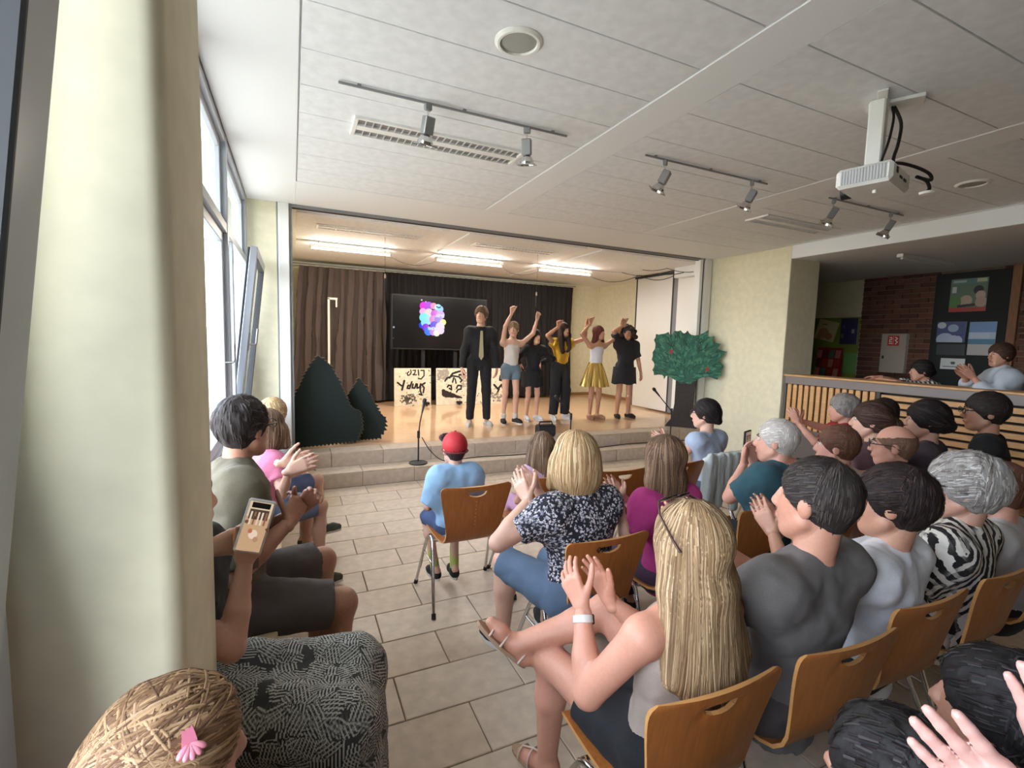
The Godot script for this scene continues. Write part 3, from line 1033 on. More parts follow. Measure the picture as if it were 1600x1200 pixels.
func build_stage_things() -> void:
	var c := put("stage_curtain", drape(0.12, 1.76, STAGE + 0.05, 3.06, -10.2, 9, 0.1, 0.35, 3), M.curtain)
	tag(c, "dark brown folded stage curtain behind the conifers, gathered at the left", "curtain")
	var blackc := mottle(rgb8(30, 27, 28), rgb8(37, 33, 34), 0.05, Vector3.ONE * 3.0, 0.95, true)
	c = put("stage_curtain", drape(1.74, 6.35, STAGE + 0.05, 3.08, -10.28, 34, 0.06, 0.0, 5), blackc)
	tag(c, "black folded stage curtain behind the screen and performers", "curtain")
	var b := MB.new()
	b.tube([Vector3(0.0, 3.1, -10.24), Vector3(6.4, 3.1, -10.24)], 0.015)
	tag(put("curtain_rail", b.mesh(), M.grey), "long rail the stage curtains hang from", "rail")
	# --- display
	var t := thing("display_screen", "large black flat display showing bright coloured bubbles", "screen", Vector3(2.83, STAGE, -9.8))
	b = MB.new()
	b.box(Vector3(0, 1.7, 0), Vector3(2.06, 1.12, 0.06), Basis(), 0.01)
	put("case", b.mesh(), M.black, t)
	var sc := StandardMaterial3D.new()
	sc.albedo_color = rgb8(14, 14, 16)
	sc.roughness = 0.25
	sc.emission_enabled = true
	sc.emission_texture = screen_tex()
	sc.emission = Color.BLACK
	sc.emission_energy_multiplier = 1.0
	b = MB.new()
	b.quad(Vector3(-1.0, 2.23, 0.032), Vector3(1.0, 2.23, 0.032), Vector3(1.0, 1.17, 0.032), Vector3(-1.0, 1.17, 0.032), Vector3(0, 0, 1))
	put("screen_panel", b.mesh(), sc, t)
	b = MB.new()
	for s in [-0.35, 0.35]:
		b.span(Vector3(s - 0.04, 0.05, -0.08), Vector3(s + 0.04, 1.9, -0.03), 0.004)
		b.span(Vector3(s - 0.05, 0.03, -0.2), Vector3(s + 0.05, 0.08, 0.35), 0.004)
	b.span(Vector3(-0.35, 0.5, -0.07), Vector3(0.35, 0.58, -0.04), 0.004)
	put("stand", b.mesh(), M.black, t)
	b = MB.new()
	for s in [-0.35, 0.35]:
		for z in [-0.15, 0.3]:
			b.ball(Vector3(s, 0.025, z), Vector3(0.02, 0.025, 0.025), Basis(), 10, 6)
	put("castor", b.mesh(), M.black, t)
	# --- painted boards
	var bd := [[2.21, "white painted board with black brush lettering, left of the boards", 0], [3.07, "white painted board with a black hat-shaped drawing", 1], [3.93, "white painted board half hidden behind two performers' legs", 2]]
	for e in bd:
		var o := thing("painted_board", e[1], "board", Vector3(e[0], STAGE, -9.55), 0.0, "painted boards under the screen")
		o.rotation.x = -0.06
		b = MB.new()
		b.box(Vector3(0, 0.385, -0.012), Vector3(0.75, 0.77, 0.02), Basis(), 0.002)
		put("panel", b.mesh(), mat(rgb8(236, 226, 204), 0.8), o)
		var pm := StandardMaterial3D.new()
		pm.albedo_texture = board_tex(e[2])
		pm.roughness = 0.75
		b = MB.new()
		b.quad(Vector3(-0.374, 0.768, 0), Vector3(0.374, 0.768, 0), Vector3(0.374, 0.002, 0), Vector3(-0.374, 0.002, 0), Vector3(0, 0, 1))
		put("painting", b.mesh(), pm, o)
	# --- slim white stand in front of the brown curtain
	t = thing("hook_stand", "slim white upright pole with a hooked top before the curtain", "stand", Vector3(0.64, STAGE, -9.9))
	b = MB.new()
	b.span(Vector3(-0.02, 0.02, -0.02), Vector3(0.02, 2.1, 0.02), 0.004)
	put("pole", b.mesh(), M.paint, t)
	b = MB.new()
	b.span(Vector3(-0.02, 2.07, -0.02), Vector3(0.16, 2.11, 0.02), 0.004)
	b.span(Vector3(0.125, 1.93, -0.015), Vector3(0.155, 2.07, 0.015), 0.004)
	put("hook", b.mesh(), M.paint, t)
	b = MB.new()
	b.span(Vector3(-0.2, 0, -0.03), Vector3(0.2, 0.025, 0.03), 0.004)
	b.span(Vector3(-0.03, 0, -0.2), Vector3(0.03, 0.025, 0.2), 0.004)
	put("foot", b.mesh(), M.paint, t)
	# --- conifers cut from board
	var green := mottle(rgb8(15, 28, 26), rgb8(22, 38, 34), 0.06, Vector3(3, 3, 3), 0.85)
	var edge := mat(rgb8(110, 92, 66), 0.9)
	conifer(Vector3(0.36, STAGE, -6.3), [Vector2(-0.4, 0.0), Vector2(0.38, 0.04), Vector2(0.45, 0.22), Vector2(0.42, 0.42), Vector2(0.3, 0.47), Vector2(0.2, 0.74), Vector2(0.06, 1.02), Vector2(-0.08, 1.14), Vector2(-0.2, 0.96), Vector2(-0.32, 0.7), Vector2(-0.42, 0.4), Vector2(-0.43, 0.1), Vector2(-0.4, 0.0)], 3, "tall dark green painted conifer cutout at the left edge of the stage", green, edge, 5.0)
	conifer(Vector3(0.83, STAGE, -6.5), [Vector2(-0.26, 0.0), Vector2(0.2, 0.02), Vector2(0.28, 0.12), Vector2(0.3, 0.28), Vector2(0.2, 0.4), Vector2(0.1, 0.62), Vector2(-0.04, 0.84), Vector2(-0.16, 0.64), Vector2(-0.24, 0.4), Vector2(-0.28, 0.1), Vector2(-0.26, 0.0)], 8, "smaller dark green conifer cutout with a spiky right side", green, edge, -4.0)
	apple_tree()
	# --- folding wall
	t = thing("folding_wall", "white folding wall pushed together at the right of the stage", "partition", Vector3(6.9, STAGE, -7.6))
	b = MB.new()
	b.span(Vector3(-0.04, 0.03, -0.85), Vector3(0.04, 2.79, 0.22), 0.006)
	put("panel", b.mesh(), M.paint, t)
	b = MB.new()
	b.span(Vector3(-0.05, 0.03, 0.22), Vector3(0.0, 2.79, 0.3), 0.003)
	b.span(Vector3(-0.05, 0.03, -0.88), Vector3(0.045, 2.8, -0.85), 0.003)
	put("edge_profile", b.mesh(), M.rubber, t)
	b = MB.new()
	b.span(Vector3(-0.1, 0.03, 0.42), Vector3(-0.02, 2.79, 0.98), 0.006)
	put("panel", b.mesh(), M.paint, t)
	b = MB.new()
	b.span(Vector3(-0.09, 0.03, 0.31), Vector3(-0.05, 2.79, 0.42), 0.003)
	put("edge_profile", b.mesh(), M.grey, t)
	b = MB.new()
	b.span(Vector3(-0.08, 2.79, -0.9), Vector3(0.06, 2.83, 1.0), 0.003)
	put("top_rail", b.mesh(), M.rubber, t)
	t = thing("frame_post", "white post with dark grooves at the right of the stage opening", "post", Vector3(6.3, 0.172, -6.02))
	b = MB.new()
	b.span(Vector3(-0.155, 0, -0.1), Vector3(-0.09, 3.0, 0.02), 0.004)
	put("jamb", b.mesh(), M.paint, t)
	b = MB.new()
	b.span(Vector3(-0.09, 0, -0.09), Vector3(-0.05, 3.0, 0.0), 0.002)
	b.span(Vector3(0.1, 0, -0.08), Vector3(0.12, 3.0, 0.005), 0.002)
	put("groove", b.mesh(), M.rubber, t)
	b = MB.new()
	b.span(Vector3(-0.05, 0, -0.1), Vector3(0.1, 3.0, 0.03), 0.004)
	put("post_face", b.mesh(), M.paint, t)
	# --- microphones on stands
	mic_stand(Vector3(1.40, 0.172, -5.74), [Vector3(0.0, 0.36, 0), Vector3(0.02, 0.52, -0.01)], Vector3(0.085, 0.78, -0.05), true, "microphone on a straight stand with round base beside the conifers")
	mic_stand(Vector3(3.58, 0.172, -5.72), [Vector3(0.0, 0.5, 0), Vector3(-0.02, 0.56, -0.01)], Vector3(-0.22, 0.78, -0.06), false, "microphone on a stand beside the small black loudspeaker")
	mic_stand(Vector3(5.46, 0.172, -5.74), [Vector3(0.0, 0.5, 0), Vector3(-0.05, 0.56, -0.01)], Vector3(-0.34, 0.86, -0.05), true, "microphone on a boom stand near the apple tree")
	t = thing("portable_loudspeaker", "small black portable loudspeaker with a handle on the stage edge", "loudspeaker", Vector3(3.34, STAGE, -6.02), -8.0)
	b = MB.new()
	b.box(Vector3(0, 0.09, 0), Vector3(0.29, 0.17, 0.14), Basis(), 0.025)
	put("body", b.mesh(), M.black, t)
	b = MB.new()
	b.tube([Vector3(-0.11, 0.16, 0), Vector3(-0.09, 0.215, 0), Vector3(0.09, 0.215, 0), Vector3(0.11, 0.16, 0)], 0.013, 8)
	put("handle", b.mesh(), mat(rgb8(50, 48, 48), 0.35), t)
	b = MB.new()
	b.box(Vector3(0, 0.08, 0.072), Vector3(0.24, 0.12, 0.006), Basis(), 0.002)
	put("grille", b.mesh(), mat(rgb8(36, 36, 38), 0.7), t)
	b = MB.new()
	b.tube(smooth([Vector3(1.44, 0.5, -5.73), Vector3(1.55, 0.32, -5.7), Vector3(1.75, 0.18, -5.72), Vector3(2.2, 0.178, -5.8), Vector3(2.8, 0.178, -5.74), Vector3(3.4, 0.178, -5.83), Vector3(4.1, 0.178, -5.78), Vector3(4.7, 0.178, -5.84), Vector3(5.4, 0.178, -5.8), Vector3(6.1, 0.178, -5.75), Vector3(6.38, 0.178, -5.7)]), 0.006, 6)
	tag(put("microphone_cable", b.mesh(), M.black), "black microphone cable lying along the lower step", "cable")

func conifer(at: Vector3, pts: Array, sd: int, label: String, m: Material, edge: Material, turn: float) -> void:
	var t := thing("conifer_cutout", label, "stage prop", at, turn)
	var rim := PackedVector2Array()
	var line := []
	line.append(pts[0])
	for i in range(1, pts.size()):
		line.append(pts[i])
	rim = jag(line, 0.045, 0.03, sd)
	rim.remove_at(rim.size() - 1)
	for i in rim.size():
		rim[i].y = maxf(rim[i].y, 0.0)
	var b := MB.new()
	b.extrude(rim, 0.018)
	put("board", b.mesh(), edge, t)
	b = MB.new()
	var inner := PackedVector2Array()
	var ctr := Vector2(0, 0.4)
	for p in rim:
		inner.append(ctr + (p - ctr) * 0.985)
	b.extrude(inner, 0.02)
	put("painted_face", b.mesh(), m, t)
	b = MB.new()
	b.tube([Vector3(0, 0.5, -0.02), Vector3(0, 0.01, -0.3)], 0.012)
	put("prop_leg", b.mesh(), M.slat, t)

func apple_tree() -> void:
	var t := thing("apple_tree_cutout", "green painted tree cutout with red apples and dark trunk", "stage prop", Vector3(5.95, STAGE, -6.0), -48.0)
	var out := [Vector2(-0.06, 0.74), Vector2(-0.16, 0.8), Vector2(-0.3, 0.86), Vector2(-0.33, 0.8), Vector2(-0.36, 0.87), Vector2(-0.5, 0.86), Vector2(-0.53, 0.95), Vector2(-0.5, 1.04), Vector2(-0.55, 1.12), Vector2(-0.54, 1.25), Vector2(-0.5, 1.36), Vector2(-0.53, 1.46), Vector2(-0.5, 1.56), Vector2(-0.42, 1.56), Vector2(-0.3, 1.6), Vector2(-0.28, 1.54), Vector2(-0.2, 1.62), Vector2(-0.11, 1.63), Vector2(-0.05, 1.58), Vector2(0.0, 1.63), Vector2(0.06, 1.56), Vector2(0.18, 1.56), Vector2(0.32, 1.64), Vector2(0.31, 1.54), Vector2(0.42, 1.54), Vector2(0.39, 1.46), Vector2(0.52, 1.42), Vector2(0.47, 1.34), Vector2(0.62, 1.3), Vector2(0.54, 1.2), Vector2(0.5, 1.16), Vector2(0.58, 1.07), Vector2(0.56, 0.9), Vector2(0.5, 0.84), Vector2(0.36, 0.88), Vector2(0.22, 0.84), Vector2(0.1, 0.74)]
	var poly := PackedVector2Array()
	for i in out.size():
		var a: Vector2 = out[i]
		var d: Vector2 = out[(i + 1) % out.size()]
		poly.append(a)
		var mid := (a + d) / 2
		poly.append(mid - (mid - Vector2(0, 1.2)).normalized() * 0.012)
	var pm := StandardMaterial3D.new()
	pm.albedo_texture = leaf_tex()
	pm.roughness = 0.7
	var b := MB.new()
	b.extrude(poly, 0.02)
	put("crown", b.mesh(), pm, t)
	b = MB.new()
	b.extrude(PackedVector2Array([Vector2(-0.28, 0.0), Vector2(0.24, 0.0), Vector2(0.19, 0.12), Vector2(0.165, 0.4), Vector2(0.18, 0.8), Vector2(-0.14, 0.8), Vector2(-0.14, 0.4), Vector2(-0.17, 0.16)]), 0.016, Transform3D(Basis(), Vector3(0, 0, -0.012)))
	put("trunk", b.mesh(), mottle(rgb8(52, 44, 42), rgb8(62, 53, 50), 0.03, Vector3(2, 2, 2), 0.8), t)
	for a in [Vector3(-0.24, 1.27, 0.012), Vector3(0.34, 1.0, 0.012)]:
		b = MB.new()
		b.lathe([Vector2(0, 0.0), Vector2(0.034, 0.0), Vector2(0.034, 0.006), Vector2(0, 0.007)], Transform3D(Basis(Vector3.RIGHT, PI / 2), a), 14)
		put("apple", b.mesh(), mat(rgb8(150, 52, 48), 0.6), t)
	b = MB.new()
	b.tube([Vector3(0, 0.6, -0.025), Vector3(0, 0.01, -0.2)], 0.012)
	put("prop_leg", b.mesh(), M.slat, t)

func mic_stand(at: Vector3, mid: Array, tip: Vector3, round_base: bool, label: String) -> void:
	var t := thing("microphone_stand", label, "microphone stand", at)
	var b := MB.new()
	if round_base:
		b.lathe([Vector2(0, 0.03), Vector2(0.03, 0.028), Vector2(0.11, 0.016), Vector2(0.115, 0.004), Vector2(0.11, 0.0)], Transform3D(), 28)
	else:
		for k in 3:
			var d := Vector3(cos(k * TAU / 3 + 0.5), 0, sin(k * TAU / 3 + 0.5))
			b.tube([Vector3(0, 0.12, 0), d * 0.13 + Vector3(0, 0.008, 0)], 0.008)
	put("base", b.mesh(), M.black, t)
	b = MB.new()
	b.tube([Vector3(0, 0.01, 0), mid[0]], 0.010)
	put("pole", b.mesh(), M.black, t)
	b = MB.new()
	b.tube([mid[0] - Vector3(0, 0.04, 0), mid[0] + Vector3(0, 0.05, 0)], 0.018)
	put("clutch", b.mesh(), M.black, t)
	var dir: Vector3 = (tip - mid[1]).normalized()
	b = MB.new()
	b.tube([mid[0], mid[1], tip - dir * 0.14], 0.008)
	put("boom", b.mesh(), M.black, t)
	b = MB.new()
	var xf := Transform3D(Basis(Quaternion(Vector3.UP, dir)), tip - dir * 0.16)
	b.lathe([Vector2(0, 0), Vector2(0.011, 0.004), Vector2(0.017, 0.12), Vector2(0.022, 0.13)], xf, 12)
	b.lathe([Vector2(0.022, 0.13), Vector2(0.027, 0.15), Vector2(0.022, 0.18), Vector2(0, 0.19)], xf, 12)
	put("microphone", b.mesh(), mat(rgb8(40, 40, 42), 0.4, 0.3), t)

# ---- prints: pictures drawn on flat things
func disc(im: Image, cx: float, cy: float, r: float, c: Color, c2 := Color(0, 0, 0, 0)) -> void:
	for y in range(maxi(0, int(cy - r)), mini(im.get_height(), int(cy + r) + 2)):
		for x in range(maxi(0, int(cx - r)), mini(im.get_width(), int(cx + r) + 2)):
			if Vector2(x - cx, y - cy).length() <= r:
				im.set_pixel(x, y, c if c2.a == 0 else c.lerp(c2, clampf((x - cx + r) / (2 * r), 0, 1)))

func stroke(im: Image, p: Array, r: float, c: Color) -> void:
	for i in p.size() - 1:
		var a := Vector2(p[i][0], p[i][1])
		var b := Vector2(p[i + 1][0], p[i + 1][1])
		var n := maxi(1, int((b - a).length() / maxf(1.0, r * 0.5)))
		for k in n + 1:
			var q := a.lerp(b, float(k) / n)
			disc(im, q.x, q.y, r, c)

func letters(im: Image, txt: String, x: float, y: float, h: float, r: float, c: Color) -> float:
	var G := {"S": [[[1, 0], [0, 0], [0, .5], [1, .5], [1, 1], [0, 1]]], "H": [[[0, 0], [0, 1]], [[1, 0], [1, 1]], [[0, .5], [1, .5]]], "O": [[[0, 0], [1, 0], [1, 1], [0, 1], [0, 0]]], "W": [[[0, 0], [.25, 1], [.5, .3], [.75, 1], [1, 0]]], "A": [[[0, 1], [.5, 0], [1, 1]], [[.2, .6], [.8, .6]]], "R": [[[0, 1], [0, 0], [1, 0], [1, .5], [0, .5], [1, 1]]], "T": [[[0, 0], [1, 0]], [[.5, 0], [.5, 1]]], "E": [[[1, 0], [0, 0], [0, 1], [1, 1]], [[0, .5], [.8, .5]]], "M": [[[0, 1], [0, 0], [.5, .6], [1, 0], [1, 1]]], "U": [[[0, 0], [0, 1], [1, 1], [1, 0]]]}
	for ch in txt:
		if G.has(ch):
			for s in G[ch]:
				var q := []
				for p in s:
					q.append([x + p[0] * h * 0.62, y + p[1] * h])
				stroke(im, q, r, c)
		x += h * 0.92
	return x

func screen_tex() -> ImageTexture:
	var im := Image.create(512, 272, false, Image.FORMAT_RGB8)
	im.fill(Color(0.028, 0.028, 0.034))
	# bubble cluster: x, y, radius, colour left, colour right (in picture pixels of the photograph's crop, scaled)
	var k := 0.205
	var ox := 108.0
	var oy := -6.0
	for a in [[270, 270, 95, "ff2cf0", "e040f0"], [390, 260, 95, "d050f0", "b070f0"], [520, 250, 70, "f5a0c8", "f8b8c8"], [640, 290, 80, "e8f4ff", "a0f4ff"], [700, 320, 70, "a0f8ff", "b8d8ff"], [240, 410, 75, "ffb0f4", "ffd0f4"], [400, 430, 90, "ffe8d0", "f8e0ff"], [560, 450, 90, "e060e0", "f0b0f8"], [710, 470, 90, "f0b8f8", "d8c8ff"], [270, 560, 100, "80f4f8", "a8f8f8"], [380, 620, 100, "98f4f4", "d0f8f8"], [520, 600, 90, "f090e0", "e8c0f8"], [660, 590, 90, "b090f0", "c8b0f8"], [780, 660, 70, "ffffd8", "f8f898"], [220, 760, 70, "1830e0", "5070ff"], [300, 690, 90, "88f0f8", "b0f8ff"], [320, 810, 80, "8030e8", "c060f0"], [550, 760, 100, "7060f0", "a080f0"], [700, 780, 100, "f0e8ff", "fff0ff"], [390, 910, 90, "4080ff", "6090ff"], [520, 920, 80, "c898f8", "e8b0f8"], [610, 950, 70, "ffffe8", "fffff0"], [720, 880, 80, "fff0ff", "ffe0f8"]]:
		disc(im, ox + a[0] * k, oy + a[1] * k, a[2] * k * 1.2, Color.html(a[3]), Color.html(a[4]))
	for a in [[205, 115, 20], [315, 152, 16], [805, 815, 18], [805, 755, 14]]:
		disc(im, ox + a[0] * k, oy + a[1] * k, a[2] * k, Color(0.95, 0.9, 1.0))
	disc(im, 6, 165, 5, Color(0.7, 0.72, 0.8))
	disc(im, 4, 222, 3, Color(0.4, 0.4, 0.45))
	letters(im, "SHOW", ox + 385 * k, oy + 800 * k, 13, 1.6, Color(0.96, 1, 1))
	letters(im, "ARTE", ox + 590 * k, oy + 470 * k, 13, 1.5, Color(0.96, 1, 1))
	stroke(im, [[ox + 600 * k, oy + 260 * k], [ox + 660 * k, oy + 290 * k], [ox + 710 * k, oy + 265 * k]], 2.2, Color(0.05, 0.05, 0.1))
	return ImageTexture.create_from_image(im)

func board_tex(which: int) -> ImageTexture:
	var im := Image.create(256, 256, false, Image.FORMAT_RGB8)
	var n := FastNoiseLite.new()
	n.seed = 20 + which
	n.frequency = 0.02
	for y in 256:
		for x in 256:
			im.set_pixel(x, y, rgb8(238, 228, 206).lerp(rgb8(220, 212, 194), clampf(n.get_noise_2d(x, y) * 1.4 + 0.4, 0, 1)))
	var rng := RandomNumberGenerator.new()
	rng.seed = which + 5
	var ink := rgb8(26, 22, 22)
	for k in 40:
		var p := Vector2(rng.randf() * 256, rng.randf() * 256)
		var q := p + Vector2(rng.randf_range(-14, 14), rng.randf_range(-10, 10))
		stroke(im, [[p.x, p.y], [(p.x + q.x) / 2 + 4, (p.y + q.y) / 2 - 4], [q.x, q.y]], rng.randf_range(1.0, 2.6), [rgb8(120, 112, 100), rgb8(150, 140, 60), rgb8(80, 78, 76)][k % 3])
	if which == 0:
		for k in 90:
			var a := rng.randf() * TAU
			var d := rng.randf() * 1.0
			disc(im, 95 + cos(a) * d * 62, 205 + sin(a) * d * 34, rng.randf_range(3, 8), rgb8(120, 114, 106).lerp(rgb8(60, 57, 55), 1 - d))
		stroke(im, [[100, 22], [88, 34], [92, 48], [106, 44], [116, 26], [112, 10]], 4, ink)
		stroke(im, [[128, 14], [146, 12], [140, 34], [128, 44], [152, 44]], 4, ink)
		stroke(im, [[166, 12], [168, 46]], 4.5, ink)
		stroke(im, [[184, 14], [206, 14], [206, 50], [186, 72], [166, 70]], 4.5, ink)
		stroke(im, [[22, 96], [46, 116], [58, 118]], 6, ink)
		stroke(im, [[68, 84], [52, 144]], 7, ink)
		stroke(im, [[110, 116], [92, 118], [88, 134], [104, 136], [120, 92]], 6, ink)
		stroke(im, [[128, 108], [122, 132], [140, 134], [150, 106]], 6, ink)
		stroke(im, [[158, 108], [156, 134], [174, 130], [182, 106], [178, 150], [190, 182], [172, 176]], 6, ink)
		stroke(im, [[212, 100], [190, 112], [206, 132], [200, 166]], 6, ink)
	elif which == 1:
		for k in 120:
			disc(im, rng.randf_range(10, 90), rng.randf_range(10, 80), rng.randf_range(3, 9), rgb8(160, 154, 146))
		for k in 60:
			disc(im, rng.randf_range(190, 250), rng.randf_range(20, 130), rng.randf_range(3, 9), rgb8(168, 160, 150))
		stroke(im, [[64, 88], [78, 68], [120, 52], [170, 60], [190, 84], [180, 96]], 6, ink)
		stroke(im, [[98, 66], [120, 36], [160, 24], [206, 14], [214, 40], [170, 46]], 7, ink)
		stroke(im, [[130, 66], [120, 96]], 6, ink)
		stroke(im, [[140, 74], [146, 104]], 5, ink)
		stroke(im, [[82, 130], [90, 118], [110, 122], [112, 150], [96, 140]], 6, ink)
		stroke(im, [[150, 140], [160, 120], [186, 122], [184, 146], [160, 150], [150, 166]], 6, ink)
		for k in 160:
			var u := rng.randf()
			disc(im, lerpf(48, 190, u), lerpf(165, 208, u) + rng.randf_range(-0.5, 1) * lerpf(38, 4, u) * 0.7, lerpf(11, 4, u), rgb8(40, 30, 30))
	else:
		stroke(im, [[226, 40], [200, 56], [196, 84], [222, 88], [230, 70], [214, 66]], 8, ink)
		stroke(im, [[150, 120], [180, 150], [210, 120], [232, 170]], 8, ink)
		stroke(im, [[190, 150], [170, 190]], 7, ink)
		for k in 60:
			disc(im, rng.randf_range(100, 250), rng.randf_range(180, 245), rng.randf_range(3, 9), rgb8(140, 132, 122))
	return ImageTexture.create_from_image(im)

func leaf_tex() -> ImageTexture:
	var im := Image.create(320, 280, false, Image.FORMAT_RGB8)
	im.fill(rgb8(36, 92, 72))
	var rng := RandomNumberGenerator.new()
	rng.seed = 12
	for k in 420:
		var p := Vector2(rng.randf() * 320, rng.randf() * 280)
		var d := (p - Vector2(160, 250)).normalized().rotated(rng.randf_range(-0.7, 0.7)) * rng.randf_range(6, 20)
		var q := p + d
		stroke(im, [[p.x, p.y], [q.x, q.y]], rng.randf_range(2, 6), [rgb8(48, 110, 88), rgb8(62, 126, 103), rgb8(32, 82, 62), rgb8(72, 120, 90), rgb8(43, 102, 82)][k % 5])
	for k in 170:
		var p := Vector2(rng.randf() * 320, rng.randf() * 280)
		var d := (p - Vector2(160, 260)).normalized().rotated(rng.randf_range(-0.6, 0.6))
		var a := p + d * 10 + d.orthogonal() * rng.randf_range(-6, 6)
		var b := p + d * rng.randf_range(18, 30)
		stroke(im, [[p.x, p.y], [a.x, a.y], [b.x, b.y]], rng.randf_range(0.9, 1.9), rgb8(18, 56, 44))
	return ImageTexture.create_from_image(im)
# ---------------------------------------------------------------- foyer beyond the counter
func flat_print(called: String, label: String, cat: String, z0: float, z1: float, y0: float, y1: float, x: float, m: Material, thick := 0.008, turn := 0.0) -> Node3D:
	var t := thing(called, label, cat, Vector3(x, (y0 + y1) / 2, (z0 + z1) / 2))
	var w := absf(z1 - z0)
	var h := y1 - y0
	var bs := Basis(Vector3.RIGHT, turn)
	var b := MB.new()
	b.box(Vector3(thick / 2, 0, 0), Vector3(thick, h, w), bs, 0.001)
	put("sheet", b.mesh(), mat(rgb8(200, 198, 190), 0.7), t)
	b = MB.new()
	b.quad(bs * Vector3(-0.0015, h / 2, -w / 2), bs * Vector3(-0.0015, h / 2, w / 2), bs * Vector3(-0.0015, -h / 2, w / 2), bs * Vector3(-0.0015, -h / 2, -w / 2), Vector3(-1, 0, 0))
	put("print", b.mesh(), m, t)
	return t

func print_mat(paint: Callable, w := 128, h := 128, rough := 0.4) -> StandardMaterial3D:
	var im := Image.create(w, h, false, Image.FORMAT_RGB8)
	paint.call(im)
	var m := StandardMaterial3D.new()
	m.albedo_texture = ImageTexture.create_from_image(im)
	m.roughness = rough
	return m

func build_foyer_things() -> void:
	# right-hand wall of the foyer: painted part and brick parts
	struct("wall_foyer", spanm(Vector3(9.4, -0.1, -7.1), Vector3(9.7, 3.2, -5.28)), M.cream)
	var bw := struct("wall_brick", spanm(Vector3(9.4, -0.1, -5.28), Vector3(9.7, 3.2, 5.2)), M.mortar)
	var bm := boxm(Vector3(0.03, 0.071, 0.24), 0.004)
	var hm := boxm(Vector3(0.03, 0.071, 0.115), 0.004)
	var rng := RandomNumberGenerator.new()
	rng.seed = 9
	for r in 22:
		var y := 1.2 + 0.083 * r + 0.04
		for k in 9:
			var z := -5.28 + 0.25 * k + (0.125 if r % 2 else 0.0)
			if z > -2.9:
				continue
			if z + 0.12 > -4.15 and z < -3.5:
				continue
			if r % 2 and k == 0:
				var hb := put("brick", hm, M.bricks[rng.randi() % 4], bw)
				hb.position = Vector3(9.392, y, -5.22)
			var o := put("brick", bm, M.bricks[rng.randi() % 4], bw)
			o.position = Vector3(9.392 + rng.randf_range(-0.003, 0.003), y, z + 0.12)
	var rest := MB.new()
	for r in 36:
		var y := 0.083 * r + 0.037
		for k in 33:
			var z := -5.28 + 0.25 * k + (0.125 if r % 2 else 0.0)
			if z > 3.0 or (y > 1.2 and z < -2.9):
				continue
			rest.box(Vector3(9.392, y, z + 0.12), Vector3(0.03, 0.071, 0.24))
	put("bricks_beyond", rest.mesh(), M.bricks[0], bw).set_meta("kind", "stuff")
	struct("trim_5", spanm(Vector3(9.33, 0.0, -3.3), Vector3(9.4, 3.0, -3.2), 0.004), wood_mat(rgb8(130, 84, 50), rgb8(146, 98, 60), Vector3(6, 1, 6), 0.6))
	tag(put("notice_board", spanm(Vector3(9.355, 0.3, -4.2), Vector3(9.373, 2.96, -3.31), 0.004), mat(rgb8(34, 36, 34), 0.8)), "tall black board on the brick wall carrying posters", "notice board")
	# posters
	flat_print("poster", "green poster with a red bottom strip at the top of the black board", "poster", -4.0, -3.56, 2.36, 2.86, 9.35, print_mat(func(im: Image):
		im.fill(rgb8(96, 118, 92))
		im.fill_rect(Rect2i(0, 0, 128, 22), rgb8(96, 130, 120))
		im.fill_rect(Rect2i(8, 6, 46, 9), rgb8(170, 182, 176))
		im.fill_rect(Rect2i(90, 2, 34, 14), rgb8(190, 196, 150))
		im.fill_rect(Rect2i(6, 30, 16, 24), rgb8(196, 200, 190))
		disc(im, 98, 46, 17, rgb8(34, 30, 30)); disc(im, 106, 66, 17, rgb8(190, 160, 140)); disc(im, 110, 92, 20, rgb8(178, 150, 132))
		disc(im, 58, 86, 22, rgb8(186, 160, 142)); disc(im, 20, 90, 22, rgb8(86, 128, 70))
		stroke(im, [[34, 106], [86, 102]], 5, rgb8(36, 32, 30))
		im.fill_rect(Rect2i(0, 112, 128, 16), rgb8(176, 52, 40))))
	flat_print("poster", "blue poster with pale round shapes on the black board", "poster", -4.12, -3.76, 1.89, 2.21, 9.35, print_mat(func(im: Image):
		im.fill(rgb8(72, 80, 124))
		disc(im, 20, 22, 20, rgb8(186, 196, 206)); disc(im, 72, 40, 24, rgb8(150, 166, 190)); disc(im, 40, 110, 40, rgb8(170, 182, 200)); disc(im, 84, 118, 34, rgb8(176, 186, 204))
		stroke(im, [[90, 84], [124, 78]], 4, rgb8(60, 68, 120))))
	flat_print("poster", "light blue poster showing a beach on the black board", "poster", -3.72, -3.41, 1.70, 2.20, 9.35, print_mat(func(im: Image):
		im.fill(rgb8(112, 146, 190))
		im.fill_rect(Rect2i(0, 40, 128, 26), rgb8(170, 190, 210))
		im.fill_rect(Rect2i(0, 66, 128, 20), rgb8(70, 122, 150))
		im.fill_rect(Rect2i(0, 86, 128, 42), rgb8(178, 172, 168))
		im.fill_rect(Rect2i(10, 42, 90, 20), rgb8(186, 200, 214))))
	flat_print("display_case", "dark narrow panel under the blue poster", "panel", -4.1, -3.75, 1.69, 1.86, 9.35, mat(rgb8(58, 60, 64), 0.3))
	flat_print("notice_sign", "white sign with a small black emblem low on the black board", "sign", -4.03, -3.73, 1.47, 1.64, 9.35, print_mat(func(im: Image):
		im.fill(rgb8(206, 206, 202))
		disc(im, 66, 50, 13, rgb8(70, 72, 72)); im.fill_rect(Rect2i(58, 52, 18, 18), rgb8(70, 72, 72))
		for k in 12:
			im.fill_rect(Rect2i(14 + k * 8, 92, 6, 10), rgb8(60, 60, 60))))
	var t := flat_print("hydrant_cabinet", "grey fire hose cabinet set in the brick wall", "cabinet", -4.87, -4.5, 1.36, 2.02, 9.3, mat(rgb8(168, 156, 138), 0.5), 0.09)
	var b := MB.new()
